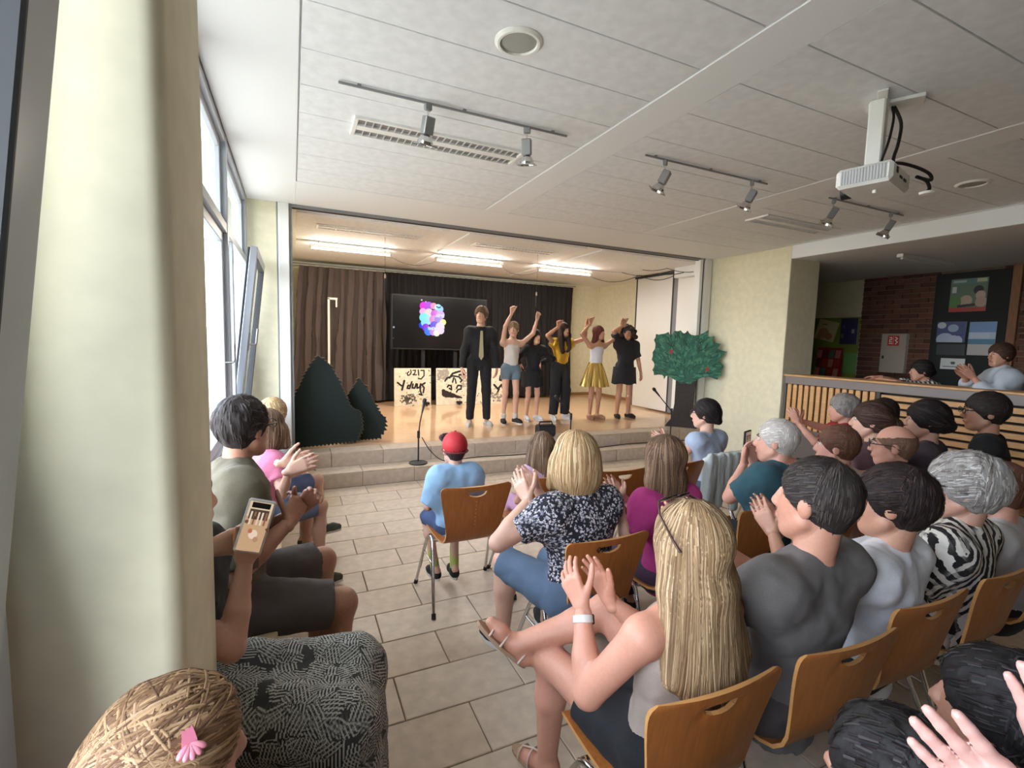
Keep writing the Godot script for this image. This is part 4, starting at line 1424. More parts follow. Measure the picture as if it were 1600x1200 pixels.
	b.box(Vector3(-0.005, -0.07, -0.14), Vector3(0.02, 0.05, 0.025), Basis(), 0.003)
	put("lock", b.mesh(), M.black, t)
	flat_print("fire_sign", "small red and white fire hose sign on the grey cabinet", "sign", -4.77, -4.6, 1.82, 1.99, 9.29, print_mat(func(im: Image):
		im.fill(rgb8(196, 40, 34))
		im.fill_rect(Rect2i(62, 8, 4, 112), rgb8(230, 226, 220))
		stroke(im, [[20, 24], [44, 24], [44, 50], [22, 50], [22, 76], [46, 76]], 6, rgb8(232, 228, 222))
		stroke(im, [[20, 100], [50, 100]], 7, rgb8(232, 228, 222))
		stroke(im, [[84, 20], [108, 36], [84, 60], [110, 80], [90, 106]], 6, rgb8(232, 228, 222))))
	# pin board with notices
	tag(put("pin_board", spanm(Vector3(9.375, 1.2, -6.12), Vector3(9.399, 2.33, -5.29), 0.004), mottle(rgb8(122, 140, 56), rgb8(138, 156, 68), 0.1, Vector3.ONE * 6, 0.9)), "green pin board on the cream foyer wall", "notice board")
	flat_print("notice", "tilted cream notice with orange picture on the green pin board", "notice", -6.06, -5.68, 1.9, 2.28, 9.365, print_mat(func(im: Image):
		im.fill(rgb8(206, 196, 150))
		disc(im, 50, 84, 34, rgb8(198, 150, 110)); disc(im, 90, 96, 22, rgb8(190, 140, 100)); disc(im, 30, 112, 18, rgb8(176, 160, 110))
		stroke(im, [[30, 30], [54, 26]], 3, rgb8(120, 110, 80))), 0.004, 0.25)
	flat_print("notice", "dark purple notice on the green pin board", "notice", -5.61, -5.31, 1.83, 2.31, 9.365, print_mat(func(im: Image):
		im.fill(rgb8(64, 62, 100))
		im.fill_rect(Rect2i(84, 54, 22, 20), rgb8(170, 172, 170))
		disc(im, 24, 40, 10, rgb8(90, 92, 130)); disc(im, 16, 86, 12, rgb8(110, 104, 110))))
	flat_print("notice", "light green notice at the lower right of the pin board", "notice", -5.51, -5.28, 1.3, 1.67, 9.365, mat(rgb8(120, 170, 96), 0.7))
	t = thing("leaflet_stand", "red stand full of colourful leaflets below the pin board", "leaflet stand", Vector3(9.2, 1.2, -5.7))
	b = MB.new()
	b.box(Vector3(0.06, 0.28, 0), Vector3(0.03, 0.56, 0.46), Basis(), 0.004)
	b.box(Vector3(0.0, 0.01, 0), Vector3(0.16, 0.02, 0.46), Basis(), 0.004)
	put("rack", b.mesh(), mat(rgb8(150, 34, 34), 0.5), t)
	rng.seed = 3
	for r in 3:
		for k in 4:
			var lf := put("leaflet", boxm(Vector3(0.008, 0.15, 0.09), 0.001), mat([rgb8(170, 60, 50), rgb8(90, 120, 100), rgb8(190, 180, 170), rgb8(120, 50, 60), rgb8(200, 120, 110)][rng.randi() % 5], 0.6), t)
			lf.position = Vector3(0.02 - 0.02 * r, 0.44 - 0.17 * r, -0.17 + 0.113 * k)
			lf.rotation.z = -0.2
	b = MB.new()
	b.box(Vector3(0, 0, 0), Vector3(0.5, 1.18, 0.6), Basis(), 0.01)
	var cb := put("side_cabinet", b.mesh(), M.cream)
	cb.position = Vector3(9.13, 0.6, -5.7)
	tag(cb, "low cream cabinet under the red leaflet stand", "cabinet")
	t = thing("foyer_light", "long white strip light under the dark foyer ceiling", "ceiling light", Vector3(7.9, 2.98, -3.68))
	put("housing", boxm(Vector3(1.3, 0.05, 0.08), 0.006), M.paint, t)
	b = MB.new()
	b.tube([Vector3(-0.6, -0.035, 0), Vector3(0.6, -0.035, 0)], 0.014)
	put("tube", b.mesh(), M.paint, t)
	# --- counter between hall and foyer
	t = thing("counter", "long foyer counter with grey top board and wooden slats", "counter", Vector3(6.5, 0, -3.0))
	put("worktop", spanm(Vector3(-0.07, 1.33, -1.58), Vector3(0.3, 1.355, 5.0), 0.004), M.slat, t)
	put("fascia", spanm(Vector3(-0.05, 1.225, -1.57), Vector3(0.0, 1.33, 5.0), 0.004), mat(rgb8(126, 118, 116), 0.5), t)
	put("back_panel", spanm(Vector3(0.03, 0.0, -1.56), Vector3(0.06, 1.3, 5.0)), mat(rgb8(44, 36, 32), 0.9), t)
	put("end_board", spanm(Vector3(-0.04, 0.0, -1.58), Vector3(0.06, 1.23, -1.55), 0.003), mat(rgb8(96, 88, 84), 0.6), t)
	put("base_board", spanm(Vector3(-0.04, 0.0, -1.55), Vector3(0.02, 0.6, 5.0), 0.003), mat(rgb8(96, 88, 84), 0.6), t)
	var vs := boxm(Vector3(0.03, 0.62, 0.058), 0.004)
	for k in 14:
		var o := put("slat", vs, M.slat, t)
		o.position = Vector3(-0.025, 0.91, -1.505 + 0.083 * k)
	put("post", spanm(Vector3(-0.04, 0.6, -0.385), Vector3(0.02, 1.225, -0.34), 0.003), mat(rgb8(60, 54, 52), 0.6), t)
	var hs := boxm(Vector3(0.03, 0.058, 4.9), 0.004)
	for k in 7:
		var o := put("slat", hs, M.slat, t)
		o.position = Vector3(-0.025, 1.17 - 0.085 * k, 2.12)

# ---------------------------------------------------------------- chairs and hall things
var chair0: Node3D
func chair_shell() -> Array:
	var prof := [[0.425, -0.235, 0.195], [0.44, -0.222, 0.2], [0.449, -0.19, 0.205], [0.45, -0.12, 0.208], [0.444, -0.03, 0.205], [0.438, 0.05, 0.198], [0.438, 0.11, 0.19], [0.448, 0.15, 0.184], [0.475, 0.177, 0.18], [0.51, 0.189, 0.18], [0.56, 0.197, 0.186], [0.61, 0.205, 0.195], [0.66, 0.213, 0.205], [0.71, 0.222, 0.216], [0.755, 0.231, 0.225], [0.79, 0.239, 0.231], [0.808, 0.243, 0.23], [0.818, 0.2455, 0.224], [0.822, 0.2465, 0.205]]
	var us := [-1.0, -0.97, -0.85, -0.6, -0.42, -0.28, -0.22, -0.12, 0.0, 0.12, 0.22, 0.28, 0.42, 0.6, 0.85, 0.97, 1.0]
	var top := []
	var nv := prof.size()
	var nu := us.size()
	for j in nv:
		var r := []
		for i in nu:
			var p: Array = prof[j]
			var u: float = us[i]
			var y: float = p[0]
			if j == 14 and absf(u) < 0.27:
				y = 0.79 - 0.035 * sqrt(1.0 - pow(u / 0.28, 2)) - 0.003
			elif j == 14 and absf(u) < 0.29:
				y = 0.785
			var z: float = p[1] - (0.018 * (1.0 - u * u) * -1.0 if j > 9 else 0.0)
			if j <= 9:
				y -= 0.008 * (1.0 - u * u) * clampf((9.0 - j) / 5.0, 0, 1)
			r.append(Vector3(u * p[2], y, z))
		top.append(r)
	var N := []
	for j in nv:
		var r := []
		for i in nu:
			var du: Vector3 = top[j][mini(i + 1, nu - 1)] - top[j][maxi(i - 1, 0)]
			var dv: Vector3 = top[mini(j + 1, nv - 1)][i] - top[maxi(j - 1, 0)][i]
			r.append(du.cross(-dv).normalized())
		N.append(r)
	var faces := MB.new()
	var edge := MB.new()
	var grip := MB.new()
	var th := 0.012
	var hole := func(j: int, i: int) -> bool: return j == 14 and us[i] >= -0.281 and us[i + 1] <= 0.281
	for j in nv - 1:
		for i in nu - 1:
			if hole.call(j, i):
				for e in [[j, i, j, i + 1], [j + 1, i, j + 1, i + 1]]:
					var a: Vector3 = top[e[0]][e[1]]
					var c: Vector3 = top[e[2]][e[3]]
					var na: Vector3 = N[e[0]][e[1]] * th
					grip.quad(a, c, c - na, a - na, Vector3(0, 1 if e[0] == j else -1, 0))
				continue
			var q := [[j, i], [j, i + 1], [j + 1, i + 1], [j + 1, i]]
			var P := []
			var Q := []
			for e in q:
				P.append(top[e[0]][e[1]]); Q.append(N[e[0]][e[1]])
			faces.tri(P[0], P[1], P[2], Q[0], Q[1], Q[2]); faces.tri(P[0], P[2], P[3], Q[0], Q[2], Q[3])
			faces.tri(P[0] - Q[0] * th, P[1] - Q[1] * th, P[2] - Q[2] * th, -Q[0], -Q[1], -Q[2]); faces.tri(P[0] - Q[0] * th, P[2] - Q[2] * th, P[3] - Q[3] * th, -Q[0], -Q[2], -Q[3])
	for j in nv - 1:
		for i in [0, nu - 1]:
			var a: Vector3 = top[j][i]
			var c: Vector3 = top[j + 1][i]
			edge.quad(a, c, c - N[j + 1][i] * th, a - N[j][i] * th, Vector3(-1 if i == 0 else 1, 0, 0))
	for i in nu - 1:
		for j in [0, nv - 1]:
			var a: Vector3 = top[j][i]
			var c: Vector3 = top[j][i + 1]
			edge.quad(a, c, c - N[j][i + 1] * th, a - N[j][i] * th, Vector3(0, 0, -1) if j == 0 else Vector3(0, 1, 0))
	return [faces.mesh(), edge.mesh(), grip.mesh()]

func make_chair() -> Node3D:
	var t := thing("plywood_chair", "", "chair", Vector3.ZERO, 0.0, "plywood chairs in rows")
	var s := chair_shell()
	var sh := put("plywood_shell", s[0], M.ply, t)
	put("shell_edge", s[1], M.plyedge, sh)
	put("grip_rim", s[2], M.plyedge, sh)
	var legs := []
	for x in [-1.0, 1.0]:
		for z in [-1.0, 1.0]:
			var b := MB.new()
			b.tube([Vector3(x * 0.262, 0.012, z * 0.235), Vector3(x * 0.232, 0.36, z * 0.085), Vector3(x * 0.226, 0.405, z * 0.06), Vector3(x * 0.222, 0.426, z * 0.03), Vector3(x * 0.221, 0.43, 0)], 0.0105, 9)
			var l := put("leg", b.mesh(), M.chrome, t)
			b = MB.new()
			b.tube([Vector3(x * 0.263, 0.0, z * 0.24), Vector3(x * 0.26, 0.03, z * 0.225)], 0.014, 9)
			put("foot_cap", b.mesh(), M.black, l)
	var b: MB
	for z in [-0.05, 0.05]:
		b = MB.new()
		b.tube([Vector3(-0.224, 0.418, z), Vector3(0.224, 0.418, z)], 0.009, 8)
		put("crossbar", b.mesh(), M.chrome, t)
	for x in [-1.0, 1.0]:
		b = MB.new()
		b.tube([Vector3(x * 0.238, 0.29, -0.115), Vector3(x * 0.238, 0.29, 0.115)], 0.006, 7)
		put("side_brace", b.mesh(), M.chrome, t)
	return t

func chair(x: float, z: float, label: String, turn := 0.0) -> Node3D:
	var c: Node3D = chair0
	if chair0 == null:
		chair0 = make_chair()
		c = chair0
	else:
		c = chair0.duplicate()
		c.name = numbered("plywood_chair")
		add_child(c)
	c.position = Vector3(x, 0, z)
	c.rotation_degrees.y = turn
	c.set_meta("label", label)
	return c

func build_hall_things() -> void:
	var c := chair(1.03, -2.95, "plywood chair under the child in the red cap")
	c.get_child(0).set_meta("label", "orange-brown bent plywood")
	var first := c
	var b: MB
	chair(1.59, -2.97, "plywood chair under the long-haired girl behind the red cap")
	chair(2.16, -2.95, "empty plywood chair between the long-haired girl and the magenta shirt")
	chair(2.72, -2.97, "plywood chair left of the one with the draped jacket")
	chair(3.24, -2.98, "plywood chair with a pale grey jacket over its back")
	chair(3.72, -3.0, "empty plywood chair right of the draped jacket")
	chair(4.9, -2.75, "plywood chair under the grey-haired woman in red")
	chair(5.42, -2.6, "plywood chair under the dark-haired person by the slatted counter")
	c = chair(1.33, -2.0, "plywood chair under the blonde woman in the leaf-print blouse")
	for w in [[[0.0, 0.3], [0.25, 0.0], [0.5, 0.3], [0.25, 0.65], [0.0, 0.3]], [[1.0, 0.0], [0.7, 0.15], [1.0, 0.4], [0.7, 0.65]], [[1.2, 0.65], [1.35, 0.0], [1.6, 0.65]], [[1.25, 0.4], [1.55, 0.4]], [[1.75, 0.62], [1.8, 0.66]]]:
		var line := []
		for q in w:
			line.append(Vector3(-0.075 + q[0] * 0.04, 0.79 - q[1] * 0.045, 0.2665 - q[1] * 0.008))
		b = MB.new()
		b.tube(line, 0.003, 6)
		put("scribble", b.mesh(), M.black, c)
	chair(1.89, -2.0, "plywood chair under the girl in the magenta shirt")
	chair(2.45, -2.02, "plywood chair in front of the man in the grey shirt, cloth on its corner")
	chair(3.0, -1.95, "plywood chair under the white-haired man in teal")
	chair(3.5, -1.92, "plywood chair under the person in the pale pink top")
	chair(4.02, -1.9, "plywood chair under the bald man with glasses")
	chair(4.5, -2.05, "plywood chair under the woman with a brown ponytail")
	chair(5.0, -1.95, "plywood chair under the woman with the dark bun by the counter")
	chair(5.5, -1.8, "plywood chair under the man in black with glasses")
	chair(1.03, -1.09, "plywood chair under the long-haired blonde woman in the foreground", -2.0)
	chair(1.58, -1.07, "plywood chair under the man in the grey shirt", -3.0)
	chair(2.13, -1.11, "plywood chair under the dark-haired woman in the white shirt", -2.0)
	chair(2.71, -1.11, "plywood chair under the woman in the zebra print")
	chair(3.28, -1.11, "plywood chair at the right edge, next to the zebra print")
	b = MB.new()
	for k in 7:
		b.lathe([Vector2(0, 0.0), Vector2(0.003, 0.0), Vector2(0.003, 0.0008), Vector2(0, 0.001)], Transform3D(Basis(Vector3.RIGHT, PI / 2), Vector3(-0.004, 0.72 - 0.026 * k, 0.2565 - 0.0047 * k)), 8)
	put("rivet_row", b.mesh(), mat(rgb8(214, 160, 110), 0.5), first)
	# bench along the windows
	var t := thing("window_bench", "long light wooden bench along the window wall", "bench", Vector3(LEFT, 0, -3.5))
	put("seat_board", spanm(Vector3(0.0, 0.47, -2.0), Vector3(0.36, 0.51, 2.0), 0.006), M.bench, t)
	for k in 5:
		put("support", spanm(Vector3(0.02, 0.0, -1.97 + 0.97 * k), Vector3(0.32, 0.47, -1.92 + 0.97 * k), 0.003), M.bench, t)
	b = MB.new()
	b.span(Vector3(0.0, 0.0, -0.02), Vector3(0.02, 0.85, 0.02), 0.003)
	t = thing("wood_panel", "light wooden panel standing beside the stage steps at the wall", "panel", Vector3(-0.14, 0.0, -5.55))
	put("board", spanm(Vector3(-0.27, 0.0, -0.02), Vector3(-0.06, 0.84, 0.02), 0.004), M.bench, t)
	put("board", spanm(Vector3(-0.04, 0.0, -0.02), Vector3(0.1, 0.72, 0.02), 0.004), M.bench, t)
	# jacket over the chair back
	var f := Field.new(Vector3(-0.36, 0.3, -0.05), Vector3(0.36, 0.95, 0.4), 0.011)
	f.cap(Vector3(-0.2, 0.83, 0.25), Vector3(0.2, 0.835, 0.25), 0.035, 0.035, 0.02)
	for k in 6:
		var x := -0.22 + 0.088 * k
		f.cap(Vector3(x, 0.82, 0.285), Vector3(x * 1.03, 0.42 + 0.05 * (k % 3), 0.29), 0.052, 0.045, 0.012, 2.2)
	f.cap(Vector3(-0.24, 0.8, 0.26), Vector3(-0.27, 0.45, 0.27), 0.045, 0.035, 0.02)
	f.cap(Vector3(0.23, 0.8, 0.26), Vector3(0.25, 0.47, 0.27), 0.04, 0.03, 0.02)
	f.cap(Vector3(-0.15, 0.81, 0.23), Vector3(-0.15, 0.6, 0.195), 0.035, 0.03, 0.02, 1.6)
	f.cap(Vector3(0.15, 0.81, 0.23), Vector3(0.15, 0.6, 0.195), 0.035, 0.03, 0.02, 1.6)
	var nz := FastNoiseLite.new()
	nz.frequency = 14.0
	f.ripple(nz, 0.012, Vector3(1, 0.25, 1))
	var j := put("jacket", net([f]), mottle(rgb8(172, 180, 176), rgb8(186, 193, 189), 0.05, Vector3.ONE * 6, 0.95))
	j.position = Vector3(3.24, 0, -2.98)
	tag(j, "pale grey jacket draped over a chair back", "jacket")
	f = Field.new(Vector3(-0.1, 0.3, -0.1), Vector3(0.12, 0.9, 0.12), 0.009)
	f.cap(Vector3(0, 0.82, 0.0), Vector3(0.0, 0.84, 0.02), 0.035, 0.035, 0.02)
	f.cap(Vector3(0, 0.82, 0.03), Vector3(0.01, 0.5, 0.03), 0.04, 0.03, 0.02, 1.5)
	f.cap(Vector3(0, 0.82, -0.02), Vector3(0.0, 0.62, -0.05), 0.03, 0.025, 0.02, 1.5)
	f.ripple(nz, 0.008, Vector3(1, 0.25, 1))
	j = put("scarf", net([f]), mottle(rgb8(176, 170, 156), rgb8(190, 184, 170), 0.05, Vector3.ONE * 6, 0.95))
	j.position = Vector3(2.66, 0, -1.77)
	tag(j, "pale cloth hanging over the corner of a chair back", "cloth")
# ---------------------------------------------------------------- people
func solid(prims: Array, cell: float, noise: FastNoiseLite = null, amp := 0.0, st := Vector3.ONE) -> Field:
	var lo := Vector3.ONE * 1e9
	var hi := -lo
	for p in prims:
		if p[0] == "c":
			var m: Vector3 = Vector3.ONE * maxf(p[3], p[4])
			lo = lo.min(p[1] - m).min(p[2] - m)
			hi = hi.max(p[1] + m).max(p[2] + m)
		elif p[0] == "e" and not p[5]:
			var m: Vector3 = Vector3.ONE * maxf(p[3].x, maxf(p[3].y, p[3].z))
			lo = lo.min(p[1] - m)
			hi = hi.max(p[1] + m)
	var pad := Vector3.ONE * (cell * 3.0 + amp + 0.012)
	var f := Field.new(lo - pad, hi + pad, cell)
	for p in prims:
		match p[0]:
			"c": f.cap(p[1], p[2], p[3], p[4], p[5], p[6], p[7])
			"e": f.ell(p[1], p[2], p[3], p[4], p[5])
			"p": f.cut(p[1], p[2])
	if noise:
		f.ripple(noise, amp, st)
	return f

func C(a: Vector3, b: Vector3, ra: float, rb: float, k := 0.03, sz := 1.0, fl := 0) -> Array:
	return ["c", a, b, ra, rb, k, sz, fl]

func ik(S: Vector3, T: Vector3, a: float, b: float, pole: Vector3) -> Array:
	var d := T - S
	var l := clampf(d.length(), 0.05, (a + b) * 0.995)
	var n := d.normalized()
	T = S + n * l
	var x := (a * a - b * b + l * l) / (2 * l)
	var h := sqrt(maxf(a * a - x * x, 0.0))
	var q := (pole - n * pole.dot(n)).normalized()
	return [S + n * x + q * h, T]

# wrist, finger direction, palm normal, side (1 right), how far the fingers curl, how they spread
func hand_prims(w: Vector3, fd: Vector3, pn: Vector3, side: float, s: float, curl := 0.25, spread := 0.06, thumb_out := 0.8) -> Array:
	fd = fd.normalized()
	pn = (pn - fd * pn.dot(fd)).normalized()
	var th := fd.cross(pn) * side
	var out := []
	var k := 0.008 * s
	var lens := [0.07, 0.079, 0.073, 0.056]
	for i in 4:
		var off: Vector3 = th * (0.03 - 0.02 * i) * s
		var kn: Vector3 = w + fd * (0.092 - 0.005 * absf(i - 1.2)) * s + off
		out.append(C(w + off * 0.55 + fd * 0.012 * s, kn, 0.0145 * s, 0.0125 * s, 0.014 * s))
		var dir: Vector3 = (fd + th * (1.5 - i) * spread).normalized()
		var p := kn
		var c := curl * (0.85 + 0.12 * i)
		var L: float = lens[i] * s
		var r := 0.0092 * s * (0.9 if i == 3 else 1.0)
		for j in 3:
			var ax := dir.cross(pn).normalized()
			dir = dir.rotated(ax, c * [0.7, 1.0, 0.8][j])
			var q: Vector3 = p + dir * L * [0.45, 0.3, 0.25][j]
			out.append(C(p, q, r, r * 0.92, 0.004 * s if j else 0.008 * s))
			r *= 0.92
			p = q
	var tb := w + fd * 0.028 * s + th * 0.026 * s + pn * 0.006 * s
	var td := (fd * 0.75 + th * thumb_out + pn * 0.3).normalized()
	var t1 := tb + td * 0.042 * s
	var t2 := t1 + (td + fd * 0.35 + pn * curl * 0.3).normalized() * 0.034 * s
	var t3 := t2 + (td + fd * 0.7 + pn * curl * 0.4).normalized() * 0.026 * s
	out.append(C(w + fd * 0.01 * s + th * 0.012 * s, tb, 0.014 * s, 0.015 * s, k))
	out.append(C(tb, t1, 0.015 * s, 0.0115 * s, k))
	out.append(C(t1, t2, 0.0112 * s, 0.0102 * s, 0.003 * s))
	out.append(C(t2, t3, 0.0102 * s, 0.0085 * s, 0.003 * s))
	return out

func hair_mat(c: Color) -> StandardMaterial3D:
	var key := "hair" + c.to_html()
	if not mats.has(key):
		var m := StandardMaterial3D.new()
		m.albedo_color = c.lightened(0.06)
		m.albedo_texture = grain(c.darkened(0.22), c.lightened(0.06), 0.03, 4, 31)
		m.uv1_triplanar = true
		m.uv1_scale = Vector3(26, 2.2, 26)
		m.roughness = 0.65
		m.metallic_specular = 0.35
		mats[key] = m
	return mats[key]

func strand_mat() -> StandardMaterial3D:
	if not mats.has("strand"):
		var m := StandardMaterial3D.new()
		m.vertex_color_use_as_albedo = true
		m.roughness = 0.62
		m.metallic_specular = 0.35
		mats["strand"] = m
	return mats["strand"]

# locks laid over the hair's own surface: each follows the flow and stays on the skin of the volume
func locks(f: Field, ctr: Vector3, count: int, length: float, flow: Callable, cols: Array, width: float, sd: int, ymin := -0.1, lift := 0.001) -> ArrayMesh:
	var rng := RandomNumberGenerator.new()
	rng.seed = sd
	var b := MB.new()
	b.use_c = true
	var made := 0
	for tries in count * 3:
		if made >= count:
			break
		var d := Vector3(rng.randf_range(-1, 1), rng.randf_range(ymin, 1), rng.randf_range(-1, 1))
		if d.length() > 1 or d.length() < 0.2:
			continue
		d = d.normalized()
		var p := Vector3.INF
		var prev := 1.0
		for k in 40:
			var q := ctr + d * (0.22 - 0.0055 * k)
			var v := f.at(q)
			if v < 0.0 and prev >= 0.0 and k > 0:
				p = q
				break
			prev = v
		if p == Vector3.INF:
			continue
		made += 1
		var base: Color = cols[rng.randi() % cols.size()]
		var sh := rng.randf_range(-0.08, 0.08)
		b.col = (base.lightened(sh) if sh > 0 else base.darkened(-sh)).srgb_to_linear()
		var step := maxf(0.012, length / 26.0)
		var L := length * rng.randf_range(0.55, 1.0)
		var wv := rng.randf_range(-0.5, 0.5)
		var lf := lift * rng.randf_range(0.3, 4.0)
		var dir := Vector3.ZERO
		var pts := []
		var nrm := []
		var gone := 0.0
		while gone < L:
			var g := f.grad(p)
			if g.length() < 0.05:
				break
			g = g.normalized()
			p -= g * clampf(f.at(p) - lf, -0.02, 0.02)
			pts.append(p); nrm.append(g)
			var want: Vector3 = flow.call(p, d) + Vector3(wv, 0, -wv) * 0.18
			want = (want - g * want.dot(g))
			if want.length() < 1e-4:
				break
			dir = (dir * 1.2 + want.normalized()).normalized()
			dir = (dir - g * dir.dot(g)).normalized()
			p += dir * step
			gone += step
			if f.at(p) > 0.03:
				break
		var m := pts.size()
		if m < 3:
			continue
		for i in m - 1:
			var ta: Vector3 = (pts[mini(i + 1, m - 1)] - pts[maxi(i - 1, 0)]).normalized()
			var tc: Vector3 = (pts[mini(i + 2, m - 1)] - pts[i]).normalized()
			var sa: Vector3 = ta.cross(nrm[i]).normalized() * width * (1.0 - 0.8 * pow(float(i) / m, 3))
			var sb: Vector3 = tc.cross(nrm[i + 1]).normalized() * width * (1.0 - 0.8 * pow(float(i + 1) / m, 3))
			# a lock is a low ridge: two slopes that meet on its crest
			var ca: Vector3 = pts[i] + nrm[i] * width * 0.3
			var cb: Vector3 = pts[i + 1] + nrm[i + 1] * width * 0.3
			for s in [-1.0, 1.0]:
				var na: Vector3 = (nrm[i] + sa.normalized() * s * 0.6).normalized()
				var nb: Vector3 = (nrm[i + 1] + sb.normalized() * s * 0.6).normalized()
				b.tri(ca, pts[i] + sa * s, pts[i + 1] + sb * s, nrm[i], na, nb)
				b.tri(ca, pts[i + 1] + sb * s, cb, nrm[i], nb, nrm[i + 1])
	return b.mesh()

func person(o: Dictionary) -> Node3D:
	var s: float = o.get("s", 1.0)
	var sit: bool = o.get("sit", true)
	var t := thing("person", o.label, "person", Vector3(o.x, o.get("fy", 0.0), o.z), o.get("yaw", 0.0), o.get("group", ""))
	var cell: float = o.get("cell", 0.02)
	var fine: float = o.get("fine", 0.0085)
	var g: float = o.get("girth", 1.0)
	var L: float = o.get("lean", 0.08)
	var sd: float = o.get("side", 0.0)
	var P: Vector3 = Vector3(0, o.get("hy", 0.535 if sit else 0.92 * s), o.get("pz", 0.0))
	var u := Vector3(sin(sd), cos(L) * cos(sd), -sin(L)).normalized()
	var rt := Vector3.RIGHT.rotated(Vector3.UP, deg_to_rad(o.get("twist", 0.0)))
	rt = (rt - u * rt.dot(u)).normalized()
	var W := P + u * 0.17 * s
	var Ch := P + u * 0.33 * s
	var Nk := P + u * 0.49 * s
	var sw: float = 0.165 * s * o.get("wide", 1.0)
	var SL := P + u * 0.412 * s - rt * sw
	var SR := P + u * 0.412 * s + rt * sw
	var hs: float = o.get("hs", 1.0)
	# head: turn, nod, tilt
	var hb := Basis(Vector3.UP, deg_to_rad(o.get("hyaw", 0.0))) * Basis(Vector3.RIGHT, deg_to_rad(o.get("nod", 0.0))) * Basis(Vector3.FORWARD, deg_to_rad(o.get("tilt", 0.0)))
	var Hc: Vector3 = Nk + (u + Vector3(0, 0.6, -0.25) + o.get("neck", Vector3.ZERO)).normalized() * (0.075 * s + 0.085 * hs)
	# legs
	var hipL := P + Vector3(-0.085 * s, -0.02, 0)
	var hipR := P + Vector3(0.085 * s, -0.02, 0)
	var kn: Array
	var an: Array
	if sit:
		kn = [o.get("lk", Vector3(-0.11 * s, P.y - 0.02, -0.43 * s)), o.get("rk", Vector3(0.11 * s, P.y - 0.02, -0.43 * s))]
		an = [o.get("la", Vector3(-0.11 * s, 0.09, -0.42 * s)), o.get("ra", Vector3(0.11 * s, 0.09, -0.42 * s))]
	else:
		var st: float = o.get("stance", 0.1)
		an = [o.get("la", Vector3(-st, 0.085, 0.0)), o.get("ra", Vector3(st, 0.085, 0.0))]
		kn = [o.get("lk", (hipL + an[0]) / 2 + Vector3(0, 0.02, -0.03)), o.get("rk", (hipR + an[1]) / 2 + Vector3(0, 0.02, -0.03))]
	var toe: Array = [o.get("lt", Vector3(-0.25, -0.35, -1)), o.get("rt", Vector3(0.25, -0.35, -1))]
	# arms
	var ua := 0.275 * s
	var fa := 0.245 * s
	var lh: Dictionary = o.get("lh", {"p": Vector3(-0.13 * s, P.y + 0.1, -0.28 * s), "f": Vector3(0.4, -0.1, -1), "n": Vector3(0, -1, 0)})
	var rh: Dictionary = o.get("rh", {"p": Vector3(0.13 * s, P.y + 0.1, -0.28 * s), "f": Vector3(-0.4, -0.1, -1), "n": Vector3(0, -1, 0)})
	for hd: Dictionary in [lh, rh]:
		if hd.has("w"):
			var inv := t.transform.affine_inverse()
			hd.p = inv * hd.w
			hd.f = inv.basis * hd.f
			hd.n = inv.basis * hd.n
			hd.pole = inv.basis * hd.pole
	var A := ik(SL, lh.p, ua, fa, lh.get("pole", Vector3(-0.6, -1, 0.3)))
	var B := ik(SR, rh.p, ua, fa, rh.get("pole", Vector3(0.6, -1, 0.3)))
	# --- body
	var fig := []
	var pr := []
	var q := s * g
	pr.append(C(P - rt * 0.07 * s, P + rt * 0.07 * s, 0.1 * q, 0.1 * q, 0.04, 1.15))
	pr.append(C(P, W, 0.112 * q, 0.105 * q, 0.05, 1.3))
	pr.append(C(W, Ch, 0.105 * q, 0.122 * q, 0.05, 1.35))
	pr.append(C(Ch, Nk - u * 0.07 * s, 0.122 * q, 0.08 * q, 0.05, 1.35))
	pr.append(C(SL + rt * 0.02, SR - rt * 0.02, 0.05 * s, 0.05 * s, 0.05))
	for sp: Vector3 in [SL, SR]:
		pr.append(C(Nk - u * 0.045 * s, sp + u * 0.005 * s, 0.042 * s, 0.04 * s, 0.05))
	pr.append(C(Nk - u * 0.05 * s, Hc + hb * Vector3(0, -0.05, 0.034) * hs, 0.058 * s, 0.049 * hs, 0.02))
	for i in 2:
		var hp: Vector3 = [hipL, hipR][i]
		var lg: float = o.get("leg", 1.0) * s * lerpf(1.0, g, 0.6)
		pr.append(C(hp, kn[i], 0.08 * lg, 0.052 * lg, 0.03))
		var cm: Vector3 = kn[i].lerp(an[i], 0.35) + (kn[i] - hp).normalized() * -0.012
		pr.append(C(kn[i], cm, 0.05 * lg, 0.052 * lg, 0.025))
		pr.append(C(cm, an[i], 0.052 * lg, 0.034 * lg, 0.025))
		var td: Vector3 = toe[i].normalized()
		pr.append(C(an[i] - td * 0.03 + Vector3(0, -0.035, 0) * s, an[i] + td * 0.1 * s + Vector3(0, -0.02, 0) * s, 0.034 * s, 0.03 * s, 0.03))
		pr.append(C(an[i] + td * 0.1 * s + Vector3(0, -0.02, 0) * s, an[i] + td * 0.15 * s + Vector3(0, -0.018, 0) * s, 0.032 * s, 0.022 * s, 0.02))
	var arm: float = o.get("arm", 1.0) * s * lerpf(1.0, g, 0.7)
	for e in [[SL, A], [SR, B]]:
		pr.append(C(e[0], e[1][0], 0.047 * arm, 0.039 * arm, 0.03))
		pr.append(C(e[1][0], e[1][0].lerp(e[1][1], 0.4), 0.039 * arm, 0.037 * arm, 0.012))
		pr.append(C(e[1][0].lerp(e[1][1], 0.4), e[1][1], 0.037 * arm, 0.024 * s, 0.012))
	fig.append(solid(pr, cell))
	# head on its own finer grid
	var H := func(v: Vector3) -> Vector3: return Hc + hb * (v * hs)
